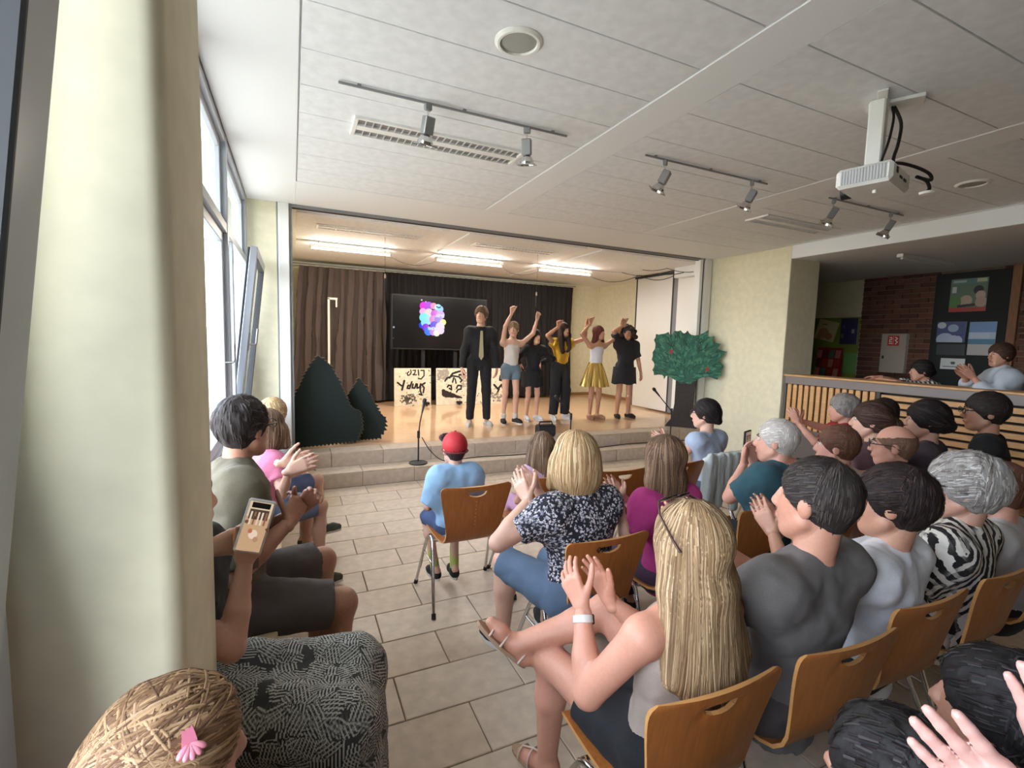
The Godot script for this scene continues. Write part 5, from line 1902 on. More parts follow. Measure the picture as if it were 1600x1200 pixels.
	var hp2 := [
		["e", H.call(Vector3(0, 0.03, 0.018)), hb, Vector3(0.074, 0.09, 0.095) * hs, 0.02, false],
		["e", H.call(Vector3(0, -0.04, -0.02)), hb, Vector3(0.058, 0.08, 0.072) * hs, 0.03, false],
		C(H.call(Vector3(-0.012, -0.098, -0.055)), H.call(Vector3(0.012, -0.098, -0.055)), 0.026 * hs, 0.026 * hs, 0.025),
		C(H.call(Vector3(-0.05, -0.06, 0.0)), H.call(Vector3(-0.02, -0.1, -0.045)), 0.02 * hs, 0.02 * hs, 0.025),
		C(H.call(Vector3(0.05, -0.06, 0.0)), H.call(Vector3(0.02, -0.1, -0.045)), 0.02 * hs, 0.02 * hs, 0.025),
		["e", H.call(Vector3(-0.031, 0.008, -0.093)), hb, Vector3(0.019, 0.013, 0.014) * hs, 0.012, true],
		["e", H.call(Vector3(0.031, 0.008, -0.093)), hb, Vector3(0.019, 0.013, 0.014) * hs, 0.012, true],
		C(H.call(Vector3(0, 0.01, -0.086)), H.call(Vector3(0, -0.03, -0.104)), 0.009 * hs, 0.013 * hs, 0.012),
		C(H.call(Vector3(-0.011, -0.034, -0.094)), H.call(Vector3(0.011, -0.034, -0.094)), 0.011 * hs, 0.011 * hs, 0.008),
		C(H.call(Vector3(-0.016, -0.066, -0.084)), H.call(Vector3(0.016, -0.066, -0.084)), 0.011 * hs, 0.011 * hs, 0.01),
		["e", H.call(Vector3(-0.077, -0.008, 0.012)), hb, Vector3(0.011, 0.031, 0.02) * hs, 0.008, false],
		["e", H.call(Vector3(0.077, -0.008, 0.012)), hb, Vector3(0.011, 0.031, 0.02) * hs, 0.008, false],
		C(H.call(Vector3(0, -0.06, 0.034)), Nk + (Hc - Nk) * 0.05, 0.047 * hs, 0.054 * s, 0.018),
	]
	fig.append(solid(hp2, fine))
	var hc: float = o.get("hcell", fine)
	for e in [[A[1], lh, -1.0], [B[1], rh, 1.0]]:
		var hd: Dictionary = e[1]
		var hn := hand_prims(e[0], hd.f, hd.n, e[2], s * o.get("hand", 1.0), hd.get("curl", 0.25), hd.get("spread", 0.06), hd.get("thumb", 0.8))
		hn.append(C(e[0] - hd.f.normalized() * 0.02, e[0], 0.024 * s, 0.022 * s, 0.015))
		fig.append(solid(hn, hc))
	put("body", net(fig), o.skin, t)
	t.set_meta("left_wrist", A[1])
	t.set_meta("left_elbow", A[0])
	t.set_meta("head", Transform3D(hb.scaled(Vector3.ONE * hs), Hc))
	# --- face
	if o.get("face", true):
		for x in [-1.0, 1.0]:
			var m := MB.new()
			m.ball(H.call(Vector3(x * 0.030, 0.008, -0.0765)), Vector3.ONE * 0.0105 * hs, Basis(), 10, 8)
			var ey := put("eye", m.mesh(), mat(rgb8(206, 196, 188), 0.3), t)
			m = MB.new()
			m.ball(H.call(Vector3(x * 0.030, 0.008, -0.0835)), Vector3(0.0062, 0.0062, 0.005) * hs, hb, 8, 6)
			put("iris", m.mesh(), mat(rgb8(44, 32, 26), 0.2), ey)
			m = MB.new()
			m.tube([H.call(Vector3(x * 0.014, 0.024, -0.092)), H.call(Vector3(x * 0.032, 0.029, -0.088)), H.call(Vector3(x * 0.05, 0.023, -0.076))], [0.003 * hs, 0.0034 * hs, 0.002 * hs], 6)
			put("eyebrow", m.mesh(), mat(o.get("brow", Color(0.2, 0.14, 0.1)), 0.8), t)
		var m := MB.new()
		m.ball(H.call(Vector3(0, -0.066, -0.0925)), Vector3(0.021, 0.0055, 0.006) * hs, hb, 10, 6)
		put("lips", m.mesh(), mat(rgb8(166, 96, 84), 0.45), t)
	if o.get("glasses", false):
		var m := MB.new()
		for x in [-1.0, 1.0]:
			var ring := []
			for k in 15:
				var a := TAU * k / 14.0
				ring.append(H.call(Vector3(x * 0.034 + cos(a) * 0.026, 0.006 + sin(a) * 0.019, -0.108)))
			m.tube(ring, 0.0025 * hs, 5, false)
			m.tube([H.call(Vector3(x * 0.06, 0.01, -0.107)), H.call(Vector3(x * 0.078, 0.012, -0.08)), H.call(Vector3(x * 0.085, 0.012, 0.0)), H.call(Vector3(x * 0.084, -0.01, 0.03))], 0.0028 * hs, 5)
		m.tube([H.call(Vector3(-0.009, 0.008, -0.109)), H.call(Vector3(0.009, 0.008, -0.109))], 0.0025 * hs, 5)
		put("glasses", m.mesh(), mat(o.get("rims", rgb8(36, 32, 32)), 0.35), t)
	# --- clothes
	var fold := FastNoiseLite.new()
	fold.seed = int(o.x * 100) + 3
	fold.frequency = 9.0
	fold.fractal_octaves = 2
	var gc: float = o.get("gcell", cell * 0.85)
	if o.has("top"):
		var tp: Dictionary = o.top
		var e: float = tp.get("ease", 0.018)
		var sl: float = tp.get("sl", 0.55)
		var c := []
		var hem: float = tp.get("hem", 0.06)
		c.append(C(P - u * hem * s + u * 0.0, W, 0.118 * q + e, 0.106 * q + e, 0.04, 1.28, 2))
		if hem > -0.03:
			c.append(C(P - rt * 0.05 * s + u * 0.02 * s, P + rt * 0.05 * s + u * 0.02 * s, 0.1 * q + e, 0.1 * q + e, 0.03, 1.15))
		c.append(C(W, Ch, 0.106 * q + e, 0.124 * q + e, 0.04, 1.32))
		if sl > 0.0:
			c.append(C(Ch, Nk - u * 0.075 * s, 0.124 * q + e, 0.088 * q + e, 0.04, 1.32))
			c.append(C(SL + rt * 0.015, SR - rt * 0.015, 0.052 * s + e * 0.7, 0.052 * s + e * 0.7, 0.05))
			for sp: Vector3 in [SL, SR]:
				c.append(C(Nk - u * 0.055 * s + (sp - Nk) * 0.25, sp, 0.042 * s + e * 0.7, 0.042 * s + e * 0.7, 0.05))
				var inw: Vector3 = Ch + (sp - Ch) * 0.55
				c.append(C(sp.lerp(Ch, 0.12) + Vector3(0, 0, 0.012), inw.lerp(W, 0.75), 0.055 * q + e * 0.6, 0.07 * q + e * 0.6, 0.08))
			if tp.get("collar", 0.0) > 0.0:
				c.append(C(Nk - u * 0.06 * s, Nk - u * (0.06 - tp.collar) * s, 0.07 * s + e * 0.4, 0.064 * s + e * 0.3, 0.02, 1.0, 1))
			for z in [[SL, A], [SR, B]]:
				var f1 := minf(sl, 1.0)
				var en: Vector3 = z[0].lerp(z[1][0], f1)
				c.append(C(z[0], en, 0.047 * arm + e * 0.7, lerpf(0.047, 0.041, f1) * arm + e, 0.085, 1.0, 1 if sl <= 1.0 else 0))
				if sl > 1.0:
					var f2 := minf(sl - 1.0, 1.0)
					c.append(C(z[1][0], z[1][0].lerp(z[1][1], f2), 0.041 * arm + e, lerpf(0.041, 0.03, f2) * arm + e * 0.8, 0.02, 1.0, 1))
		else:
			c.append(C(Ch, Ch + u * 0.05 * s, 0.124 * q + e, 0.105 * q + e, 0.03, 1.32, 1))
			for z in [-1.0, 1.0]:
				var wd: float = tp.get("strap", 0.022)
				c.append(C(Ch + rt * z * 0.07 * s + u * 0.02 * s + Vector3(0, 0, 0.07 * q), Nk - u * 0.045 * s + rt * z * 0.085 * s + Vector3(0, 0, 0.02), wd, wd, 0.02, 1.3))
				c.append(C(Ch + rt * z * 0.07 * s + u * 0.02 * s - Vector3(0, 0, 0.08 * q), Nk - u * 0.045 * s + rt * z * 0.085 * s + Vector3(0, 0, 0.0), wd, wd, 0.02, 1.3))
		put(tp.get("name", "shirt"), net([solid(c, gc, fold, tp.get("fold", 0.009))]), tp.m, t)
	if o.has("bot"):
		var bt: Dictionary = o.bot
		var ln: float = bt.get("len", 2.0)
		var e: float = bt.get("ease", 0.016)
		var c := [C(P - rt * 0.06 * s, P + rt * 0.06 * s, 0.1 * q + e, 0.1 * q + e, 0.04, 1.12)]
		c.append(C(P, P + u * bt.get("waist", 0.1) * s, 0.11 * q + e, 0.104 * q + e, 0.04, 1.25, 1))
		var lg: float = o.get("leg", 1.0) * s * lerpf(1.0, g, 0.6)
		for i in 2:
			var hp: Vector3 = [hipL, hipR][i]
			var f1 := minf(ln, 1.0)
			c.append(C(hp, hp.lerp(kn[i], f1), 0.082 * lg + e, lerpf(0.082, 0.054, f1) * lg + e * bt.get("flare", 1.0), 0.025, 1.0, 1 if ln <= 1.0 else 0))
			if ln > 1.0:
				c.append(C(kn[i], kn[i].lerp(an[i], ln - 1.0), 0.054 * lg + e * bt.get("flare", 1.0), 0.04 * lg + e * bt.get("flare", 1.0), 0.02, 1.0, 1))
		put(bt.get("name", "trousers"), net([solid(c, gc, fold, bt.get("fold", 0.007))]), bt.m, t)
	if o.has("shoes"):
		var sh: Dictionary = o.shoes
		for i in 2:
			var td: Vector3 = toe[i]
			var flat := Vector3(td.x, 0, td.z).normalized()
			if sh.get("free", false):
				flat = td.normalized()
			var an0: Vector3 = an[i]
			var up := Vector3.UP if not sh.get("free", false) else (Vector3.UP - flat * flat.y).normalized()
			var ho: Vector3 = an0 - up * 0.045 * s
			var c := [C(ho - flat * 0.035 * s, ho + flat * 0.1 * s, 0.042 * s, 0.043 * s, 0.02), C(ho + flat * 0.1 * s, ho + flat * 0.155 * s - up * 0.006, 0.042 * s, 0.034 * s, 0.02)]
			if sh.get("high", true):
				c.append(C(ho, an0 + up * 0.01, 0.042 * s, 0.043 * s, 0.02, 1.0, 1))
			c.append(["p", -up, -(ho - up * 0.03 * s).dot(up)])
			var sm := put("shoe", net([solid(c, 0.011)]), sh.m, t)
			var b := MB.new()
			var bs := Basis(up.cross(-flat).normalized(), up, -flat)
			var so: Vector3 = ho + flat * 0.055 * s - up * 0.033 * s
			var ol := PackedVector2Array()
			for k in 20:
				var a := TAU * k / 20.0
				ol.append(Vector2(cos(a) * 0.043 * s * (1.0 if sin(a) > 0 else 0.9), sin(a) * 0.134 * s))
			b.extrude(ol, 0.022 * s, Transform3D(Basis(bs.x, -bs.z, bs.y), so))
			put("sole", b.mesh(), sh.get("sole", mat(rgb8(214, 210, 204), 0.6)), sm)
			if sh.has("sock"):
				var kc := net([solid([C(an0 - up * 0.01, an0.lerp(kn[i], sh.get("sockh", 0.25)), 0.044 * s, 0.046 * s, 0.01, 1.0, 1)], 0.012)])
				put("sock", kc, sh.sock, t)
	if o.has("hair"):
		add_hair(t, o.hair, Hc, hb, hs, o)
	return t

func add_hair(t: Node3D, hr: Dictionary, Hc: Vector3, hb: Basis, hs: float, o: Dictionary) -> void:
	var H := func(v: Vector3) -> Vector3: return Hc + hb * (v * hs)
	var th: float = hr.get("th", 0.014)
	var style: String = hr.style
	var c := []
	var face := Vector3(0.074, 0.118, 0.1)
	c.append(["e", H.call(Vector3(0, 0.032, 0.02)), hb, Vector3(0.075 + th, 0.091 + th, 0.096 + th) * hs, 0.02, false])
	var nape := -0.072
	var len := 0.09
	var cell: float = hr.get("cell", 0.009)
	match style:
		"short", "crop":
			face = Vector3(0.092, 0.116, 0.124)
			c.append(C(H.call(Vector3(0, 0.0, 0.055)), H.call(Vector3(0, -0.055, 0.045)), (0.046 + th * 0.5) * hs, (0.042 + th * 0.25) * hs, 0.03))
			len = 0.05
		"bob":
			c.append(["e", H.call(Vector3(0, -0.045, 0.03)), hb, Vector3(0.095 + th, 0.125, 0.085 + th) * hs, 0.03, false])
			c.append(C(H.call(Vector3(-0.085, 0.0, -0.01)), H.call(Vector3(-0.088, -0.11, -0.03)), 0.032 * hs, 0.03 * hs, 0.03))
			c.append(C(H.call(Vector3(0.085, 0.0, -0.01)), H.call(Vector3(0.088, -0.11, -0.03)), 0.032 * hs, 0.03 * hs, 0.03))
			nape = -0.155
			len = 0.24
		"long":
			var ll: float = hr.get("len", 0.3)
			var bk: Vector3 = hr.get("drift", Vector3(0, 0, 0.03))
			var wd: float = hr.get("wide", 0.075)
			var a0: Vector3 = H.call(Vector3(0, 0.0, 0.045))
			for k in 9:
				var x := -1.0 + 0.25 * k
				var jit := 0.5 + 0.5 * sin(k * 2.7 + 1.0)
				var st: Vector3 = H.call(Vector3(x * 0.07, 0.02, 0.05 - 0.05 * x * x))
				var mid: Vector3 = H.call(Vector3(x * 0.09, -0.1, 0.06 - 0.05 * x * x)) + bk * 0.5
				var en: Vector3 = mid + Vector3(x * (wd - 0.075) * 1.2, -ll * (1.0 - 0.16 * absf(x) - 0.1 * jit), 0) + bk
				c.append(C(st, mid, 0.042 * hs, 0.042 * hs, 0.03))
				c.append(C(mid, en, 0.042 * hs, 0.027 * hs, 0.025))
			nape = -9.0
			len = ll + 0.22
		"bun":
			c.append(["e", H.call(hr.get("at", Vector3(0, -0.02, 0.13))), hb, Vector3(0.042, 0.04, 0.038) * hs, 0.015, false])
			c.append(C(H.call(Vector3(0, 0.0, 0.07)), H.call(Vector3(0, -0.05, 0.06)), (0.05 + th) * hs, (0.04 + th) * hs, 0.03))
			len = 0.16
		"pony":
			var e: Vector3 = hr.get("end", Vector3(0, -0.24, 0.14))
			c.append(C(H.call(Vector3(0, 0.03, 0.11)), H.call(Vector3(0, -0.01, 0.15)), 0.024 * hs, 0.032 * hs, 0.015))
			c.append(C(H.call(Vector3(0, -0.01, 0.15)), H.call(e), 0.034 * hs, 0.02 * hs, 0.015))
			c.append(C(H.call(Vector3(0, 0.0, 0.07)), H.call(Vector3(0, -0.05, 0.06)), (0.05 + th) * hs, (0.04 + th) * hs, 0.03))
			len = 0.3
		"curly":
			var rng := RandomNumberGenerator.new()
			rng.seed = hr.get("seed", 2)
			var rad: float = hr.get("rad", 0.13)
			for k in 46:
				var d := Vector3(rng.randf_range(-1, 1), rng.randf_range(-1.2, 0.9), rng.randf_range(-0.35, 1)).normalized()
				c.append(["e", H.call(Vector3(0, -0.02, 0.02) + d * rad * rng.randf_range(0.6, 1.05)), hb, Vector3.ONE * rng.randf_range(0.025, 0.05) * hs, 0.012, false])
			nape = -9.0
			len = 0.12
	if hr.get("bald", false):
		c.append(["e", H.call(Vector3(0, 0.1, 0.0)), hb, Vector3(0.082, 0.075, 0.12) * hs, 0.01, true])
	face = hr.get("face", face)
	c.append(["e", H.call(Vector3(0, -0.078, -0.105) + hr.get("faceoff", Vector3.ZERO)), hb, face * hs, 0.012, true])
	if nape > -1.0:
		c.append(["e", H.call(Vector3(0, nape - 0.1, 0.05)), hb, Vector3(0.17, 0.1, 0.17) * hs, 0.01, true])
	for e in hr.get("more", []):
		c.append(e)
	var nz := FastNoiseLite.new()
	nz.frequency = hr.get("nf", 22.0)
	var f := solid(c, cell, nz, hr.get("rough", 0.004), Vector3(1, 0.35, 1) if style != "curly" else Vector3.ONE)
	var hm := put("hair", net([f]), hair_mat(hr.col), t)
	var n: int = hr.get("n", 160)
	if n > 0:
		var cols: Array = hr.get("cols", [hr.col, hr.col.lightened(0.1), hr.col.darkened(0.2)])
		var fl: Callable
		if style == "bun" or style == "pony":
			var goal: Vector3 = H.call(hr.get("at", Vector3(0, 0.02, 0.13)))
			var endp: Vector3 = H.call(hr.get("end", Vector3(0, -0.3, 0.14)))
			var ax := hb * Vector3(0, 0, 1)
			if style == "bun":
				fl = func(p: Vector3, _d: Vector3) -> Vector3: return goal - p
			else:
				fl = func(p: Vector3, _d: Vector3) -> Vector3: return (endp - p) if (p - Hc).dot(ax) > 0.12 * hs else (goal - p)
		elif style == "short" or style == "crop":
			var cr: Vector3 = H.call(Vector3(0, 0.09, 0.06))
			var front := hb * Vector3(0, 0, -1)
			fl = func(p: Vector3, _d: Vector3) -> Vector3: return ((p - cr).normalized() * 0.5 + Vector3(0, -0.7, 0)) if (p - cr).dot(front) < 0.03 else (front * -0.9 + Vector3(0, 0.25, 0))
		else:
			var part: Vector3 = H.call(Vector3(hr.get("part", 0.0), 0.12, -0.02))
			fl = func(p: Vector3, _d: Vector3) -> Vector3: return Vector3(0, -1, 0) + (p - part) * Vector3(2.5, 0, 2.5)
		put("locks", locks(f, H.call(Vector3(0, 0.02, 0.02)), n, hr.get("lock", len), fl, cols, hr.get("w", 0.0028), int(o.x * 77) + 5, hr.get("ymin", -0.35)), strand_mat(), hm)

# wrists and palms of someone clapping in front of the chest (own axes)
func clap(c: Vector3, gap := 0.05, up := 0.9, turn := 0.0) -> Dictionary:
	var f := Vector3(0, up, -1).normalized()
	var bs := Basis(Vector3.UP, turn)
	return {
		"lh": {"p": c + bs * Vector3(-gap, 0, 0.02), "f": bs * (f + Vector3(0.12, 0, 0)), "n": bs * Vector3(1, 0, -0.1), "curl": 0.12, "pole": Vector3(-0.7, -1, 0.2)},
		"rh": {"p": c + bs * Vector3(gap, 0.01, 0.0), "f": bs * (f + Vector3(-0.25, -0.1, 0)), "n": bs * Vector3(-1, 0, -0.1), "curl": 0.15, "pole": Vector3(0.7, -1, 0.2)},
	}
# ---------------------------------------------------------------- the cast
func cloth(r: float, g: float, b: float, rough := 0.9) -> StandardMaterial3D:
	var k := "cloth%d %d %d" % [r, g, b]
	if not mats.has(k):
		var c := rgb8(r, g, b)
		var m := mottle(c.darkened(0.08), c.lightened(0.05), 0.08, Vector3.ONE * 8.0, rough)
		m.rim_enabled = true
		m.rim = 0.15
		m.rim_tint = 0.6
		mats[k] = m
	return mats[k]

func skin(r: float, g: float, b: float) -> StandardMaterial3D:
	var k := "skin%d %d %d" % [r, g, b]
	if not mats.has(k):
		var c := rgb8(r, g, b)
		var m := mottle(c.darkened(0.05), c.lightened(0.03), 0.04, Vector3.ONE * 6.0, 0.5)
		m.subsurf_scatter_enabled = true
		m.subsurf_scatter_strength = 0.12
		mats[k] = m
	return mats[k]

func pattern(kind: String) -> StandardMaterial3D:
	if mats.has(kind):
		return mats[kind]
	var im := Image.create(256, 256, false, Image.FORMAT_RGB8)
	var rng := RandomNumberGenerator.new()
	rng.seed = 21
	var sc := 3.4
	match kind:
		"zebra":
			var n := FastNoiseLite.new()
			n.frequency = 0.009
			n.seed = 5
			for y in 256:
				for x in 256:
					var w := n.get_noise_2d(x, y) * 5.0
					im.set_pixel(x, y, rgb8(222, 216, 206) if sin(x * 0.196 + y * 0.098 + w) > 0.05 else rgb8(24, 22, 24))
			sc = 2.6
		"leaves":
			im.fill(rgb8(26, 26, 36))
			for k in 330:
				var p := Vector2(rng.randf() * 256, rng.randf() * 256)
				var d := Vector2.from_angle(rng.randf() * TAU)
				for e in [-1.0, 1.0]:
					var a := p + d * 2.0
					var b := p + d.rotated(0.5 * e) * 9.0
					stroke(im, [[a.x, a.y], [(a.x + b.x) / 2, (a.y + b.y) / 2], [b.x, b.y]], 2.3, rgb8(206, 202, 204) if k % 3 else rgb8(150, 150, 166))
			sc = 4.2
		"hatch":
			im.fill(rgb8(52, 52, 50))
			for k in 420:
				var p := Vector2(rng.randf() * 256, rng.randf() * 256)
				var d := Vector2.from_angle(rng.randf() * PI) * rng.randf_range(11, 17)
				var nn := d.normalized().orthogonal()
				for e in 5:
					var c := p + nn * (e - 2) * 4.0
					var l := d * (1.0 - 0.12 * absf(e - 2))
					stroke(im, [[c.x - l.x, c.y - l.y], [c.x + l.x, c.y + l.y]], 1.7, rgb8(30, 30, 30))
					stroke(im, [[c.x - l.x, c.y - l.y], [c.x + l.x, c.y + l.y]], 1.05, rgb8(176, 176, 168))
			sc = 1.6
		"stripes":
			for y in 256:
				for x in 256:
					im.set_pixel(x, y, rgb8(206, 202, 194) if (y / 16) % 2 else rgb8(44, 48, 56))
			sc = 3.2
		"thin":
			for y in 256:
				for x in 256:
					im.set_pixel(x, y, rgb8(216, 214, 210) if (y / 8) % 2 else rgb8(176, 176, 178))
			sc = 4.0
	var m := StandardMaterial3D.new()
	m.albedo_texture = ImageTexture.create_from_image(im)
	m.uv1_triplanar = true
	m.uv1_triplanar_sharpness = 6.0
	m.uv1_scale = Vector3.ONE * sc
	m.roughness = 0.9
	mats[kind] = m
	return m

func fist(w: Vector3, f: Vector3, n: Vector3, pole := Vector3(0, -1, 0)) -> Dictionary:
	return {"w": w, "f": f, "n": n, "curl": 1.25, "pole": pole, "thumb": 0.3}

func build_people() -> void:
	performers()
	audience()
	window_side()
	near_edge()
	foyer_people()

func performers() -> void:
	var fair := skin(214, 168, 142)
	var tan := skin(190, 138, 108)
	var G := "performers bowing on stage"
	var blk := cloth(24, 24, 28)
	var white := cloth(214, 206, 196)
	# tall boy with tie
	var b := person({"label": "tall boy in black shirt with pale tie at the left of the performers", "x": 2.72, "z": -7.16, "fy": STAGE, "yaw": 168.0, "s": 1.13, "hs": 1.08, "wide": 0.9, "sit": false, "skin": fair, "girth": 0.9, "group": G, "hyaw": -25.0, "nod": 8.0, "cell": 0.02,
		"top": {"m": blk, "sl": 2.0, "hem": 0.12, "collar": 0.05, "name": "shirt"}, "bot": {"m": cloth(20, 20, 24), "len": 1.97, "flare": 1.2}, "shoes": {"m": cloth(206, 200, 190), "high": false}, "stance": 0.14,
		"lh": {"p": Vector3(-0.3, 0.86, -0.02), "f": Vector3(0.1, -1, -0.1), "n": Vector3(1, 0, 0), "curl": 0.5}, "rh": {"p": Vector3(0.3, 0.86, -0.04), "f": Vector3(-0.05, -1, -0.15), "n": Vector3(-1, 0, 0), "curl": 0.5},
		"hair": {"style": "short", "col": rgb8(112, 84, 58), "th": 0.024, "n": 220, "rough": 0.01}})
	var m := MB.new()
	m.extrude(PackedVector2Array([Vector2(-0.018, 0.0), Vector2(0.018, 0.0), Vector2(0.02, -0.03), Vector2(0.04, -0.4), Vector2(0.0, -0.46), Vector2(-0.035, -0.4), Vector2(-0.02, -0.03)]), 0.008, Transform3D(Basis(Vector3.RIGHT, 0.06), Vector3(0, 1.52, -0.168)))
	put("tie", m.mesh(), cloth(170, 158, 118), b)
	# girl in denim shorts, both arms up
	person({"label": "girl in white top and denim shorts with both arms raised", "x": 3.29, "z": -7.19, "fy": STAGE, "yaw": 178.0, "s": 1.0, "hs": 1.0, "sit": false, "skin": fair, "girth": 0.88, "group": G, "hyaw": -30.0, "cell": 0.02, "stance": 0.11,
		"top": {"m": white, "sl": 0.0, "hem": -0.06, "name": "top", "strap": 0.018}, "bot": {"m": cloth(104, 124, 138), "len": 0.42, "waist": 0.13, "name": "shorts", "flare": 1.5}, "shoes": {"m": cloth(28, 26, 28), "sock": cloth(220, 216, 210), "sockh": 0.2},
		"rh": fist(Vector3(3.25, 2.17, -7.12), Vector3(0.1, 1, 0), Vector3(0, 0, 1), Vector3(-1, 0, 0)), "lh": fist(Vector3(3.72, 2.09, -7.12), Vector3(0.2, 1, 0), Vector3(0, 0, 1), Vector3(1, -0.6, 0)),
		"hair": {"style": "pony", "col": rgb8(150, 118, 84), "n": 140}})
	# girl in a black dress, standing behind
	b = person({"label": "girl in short black dress behind the raised hands", "x": 3.78, "z": -7.34, "fy": STAGE, "yaw": 182.0, "s": 0.93, "hs": 0.98, "sit": false, "skin": fair, "girth": 0.86, "group": G, "hyaw": 10.0, "cell": 0.02, "stance": 0.1,
		"top": {"m": blk, "sl": 1.9, "hem": 0.24, "ease": 0.022, "name": "dress", "collar": 0.06}, "shoes": {"m": cloth(196, 198, 204), "sole": mat(rgb8(220, 220, 220), 0.6)},
		"lh": {"p": Vector3(-0.2, 1.0, 0.1), "f": Vector3(0, -1, 0), "n": Vector3(1, 0, 0)}, "rh": {"p": Vector3(0.2, 1.0, 0.1), "f": Vector3(0, -1, 0), "n": Vector3(-1, 0, 0)},
		"hair": {"style": "long", "len": 0.2, "col": rgb8(46, 34, 30), "n": 140, "face": Vector3(0.06, 0.115, 0.1)}})
	put("skirt", flare(0.185, 0.2, 0.6, 0.87, 0.006, 12), blk, b)
	# girl in gold top and black trousers
	person({"label": "girl in shiny gold top and black trousers holding up her neighbour's hand", "x": 4.31, "z": -7.3, "fy": STAGE, "yaw": 180.0, "s": 1.02, "hs": 1.0, "sit": false, "skin": tan, "girth": 0.9, "group": G, "hyaw": 12.0, "tilt": 6.0, "cell": 0.02, "stance": 0.12,
		"top": {"m": mat(rgb8(206, 164, 56), 0.28, 0.75), "sl": 0.12, "hem": -0.05, "name": "top", "fold": 0.012}, "bot": {"m": blk, "len": 1.97, "waist": 0.12, "flare": 2.6}, "shoes": {"m": cloth(216, 214, 210)},
		"rh": fist(Vector3(4.13, 1.98, -7.12), Vector3(0.05, 1, 0), Vector3(0, 0, 1), Vector3(-1, -0.3, 0.2)), "lh": fist(Vector3(4.74, 2.04, -7.18), Vector3(0.4, 1, 0), Vector3(0, 0, 1), Vector3(1, -0.8, 0)),
		"hair": {"style": "long", "len": 0.32, "col": rgb8(62, 42, 34), "n": 200, "drift": Vector3(0, 0, -0.06), "face": Vector3(0.06, 0.115, 0.1)}})
	# girl in white crop top and gold skirt
	b = person({"label": "girl in white crop top and pleated gold skirt with arms raised", "x": 4.98, "z": -7.2, "fy": STAGE, "yaw": 182.0, "s": 1.0, "hs": 1.0, "sit": false, "skin": tan, "girth": 0.86, "group": G, "hyaw": 20.0, "tilt": 10.0, "cell": 0.02, "stance": 0.085,
		"top": {"m": cloth(218, 216, 220), "sl": 0.0, "hem": -0.1, "name": "top", "strap": 0.016, "fold": 0.004}, "shoes": {"m": cloth(178, 128, 98), "high": false, "sole": mat(rgb8(150, 110, 84), 0.7)},
		"rh": fist(Vector3(4.78, 2.06, -7.12), Vector3(-0.05, 1, 0), Vector3(0, 0, 1), Vector3(-1, -0.2, 0)), "lh": fist(Vector3(5.46, 2.06, -7.12), Vector3(0.3, 1, 0), Vector3(0, 0, 1), Vector3(1, -0.9, 0)),
		"hair": {"style": "long", "len": 0.12, "col": rgb8(104, 46, 34), "n": 200, "wide": 0.13, "face": Vector3(0.062, 0.115, 0.1)}})
	put("skirt", flare(0.12, 0.27, 0.6, 1.03, 0.02, 16), mat(rgb8(214, 180, 104), 0.24, 0.85), b)
	# girl in black dress and sandals
	b = person({"label": "curly-haired girl in loose black dress at the right of the performers", "x": 5.62, "z": -7.18, "fy": STAGE, "yaw": 172.0, "s": 1.02, "hs": 1.0, "sit": false, "skin": tan, "girth": 1.0, "group": G, "hyaw": -30.0, "cell": 0.02, "stance": 0.12,
		"top": {"m": blk, "sl": 0.85, "hem": 0.2, "ease": 0.028, "name": "dress"}, "shoes": {"m": cloth(30, 26, 26), "high": false, "sole": mat(rgb8(40, 34, 32), 0.7)},
		"rh": fist(Vector3(5.52, 2.07, -7.12), Vector3(-0.1, 1, 0), Vector3(0, 0, 1), Vector3(-1, -0.2, 0)), "lh": {"p": Vector3(-0.33, 0.82, -0.05), "f": Vector3(-0.1, -1, -0.1), "n": Vector3(1, 0, 0), "curl": 0.4},
		"hair": {"style": "curly", "col": rgb8(58, 42, 32), "n": 0, "rough": 0.012, "nf": 40.0, "rad": 0.15, "face": Vector3(0.06, 0.11, 0.11)}})
	put("skirt", flare(0.215, 0.24, 0.64, 0.95, 0.008, 10), blk, b)

# a skirt hung from the waist: radius at top and hem, depth of its pleats
func flare(r0: float, r1: float, y0: float, y1: float, pleat: float, n: int) -> ArrayMesh:
	var b := MB.new()
	var seg := n * 6
	var rows := 8
	var P := []
	for j in rows + 1:
		var v := float(j) / rows
		var row := []
		for k in seg + 1:
			var a := TAU * k / seg
			var r := lerpf(r0, r1, pow(v, 0.85)) + pleat * v * sin(a * n + 0.8 * sin(a * 3.0))
			row.append(Vector3(cos(a) * r, lerpf(y1, y0, v) + 0.012 * v * sin(a * 5.0), sin(a) * r * 0.82))
		P.append(row)
	for j in rows:
		for k in seg:
			var N := []
			for o in [[0, 0], [0, 1], [1, 1], [1, 0]]:
				var jj: int = j + o[0]
				var kk: int = k + o[1]
				var du: Vector3 = P[jj][(kk + 1) % seg] - P[jj][(kk - 1 + seg) % seg]
				var dv: Vector3 = P[mini(jj + 1, rows)][kk] - P[maxi(jj - 1, 0)][kk]
				var c := du.cross(dv).normalized()
				N.append(c if c.dot(Vector3(P[jj][kk].x, 0, P[jj][kk].z)) > 0 else -c)
			b.tri(P[j][k], P[j][k + 1], P[j + 1][k + 1], N[0], N[1], N[2])
			b.tri(P[j][k], P[j + 1][k + 1], P[j + 1][k], N[0], N[2], N[3])
	return b.mesh()

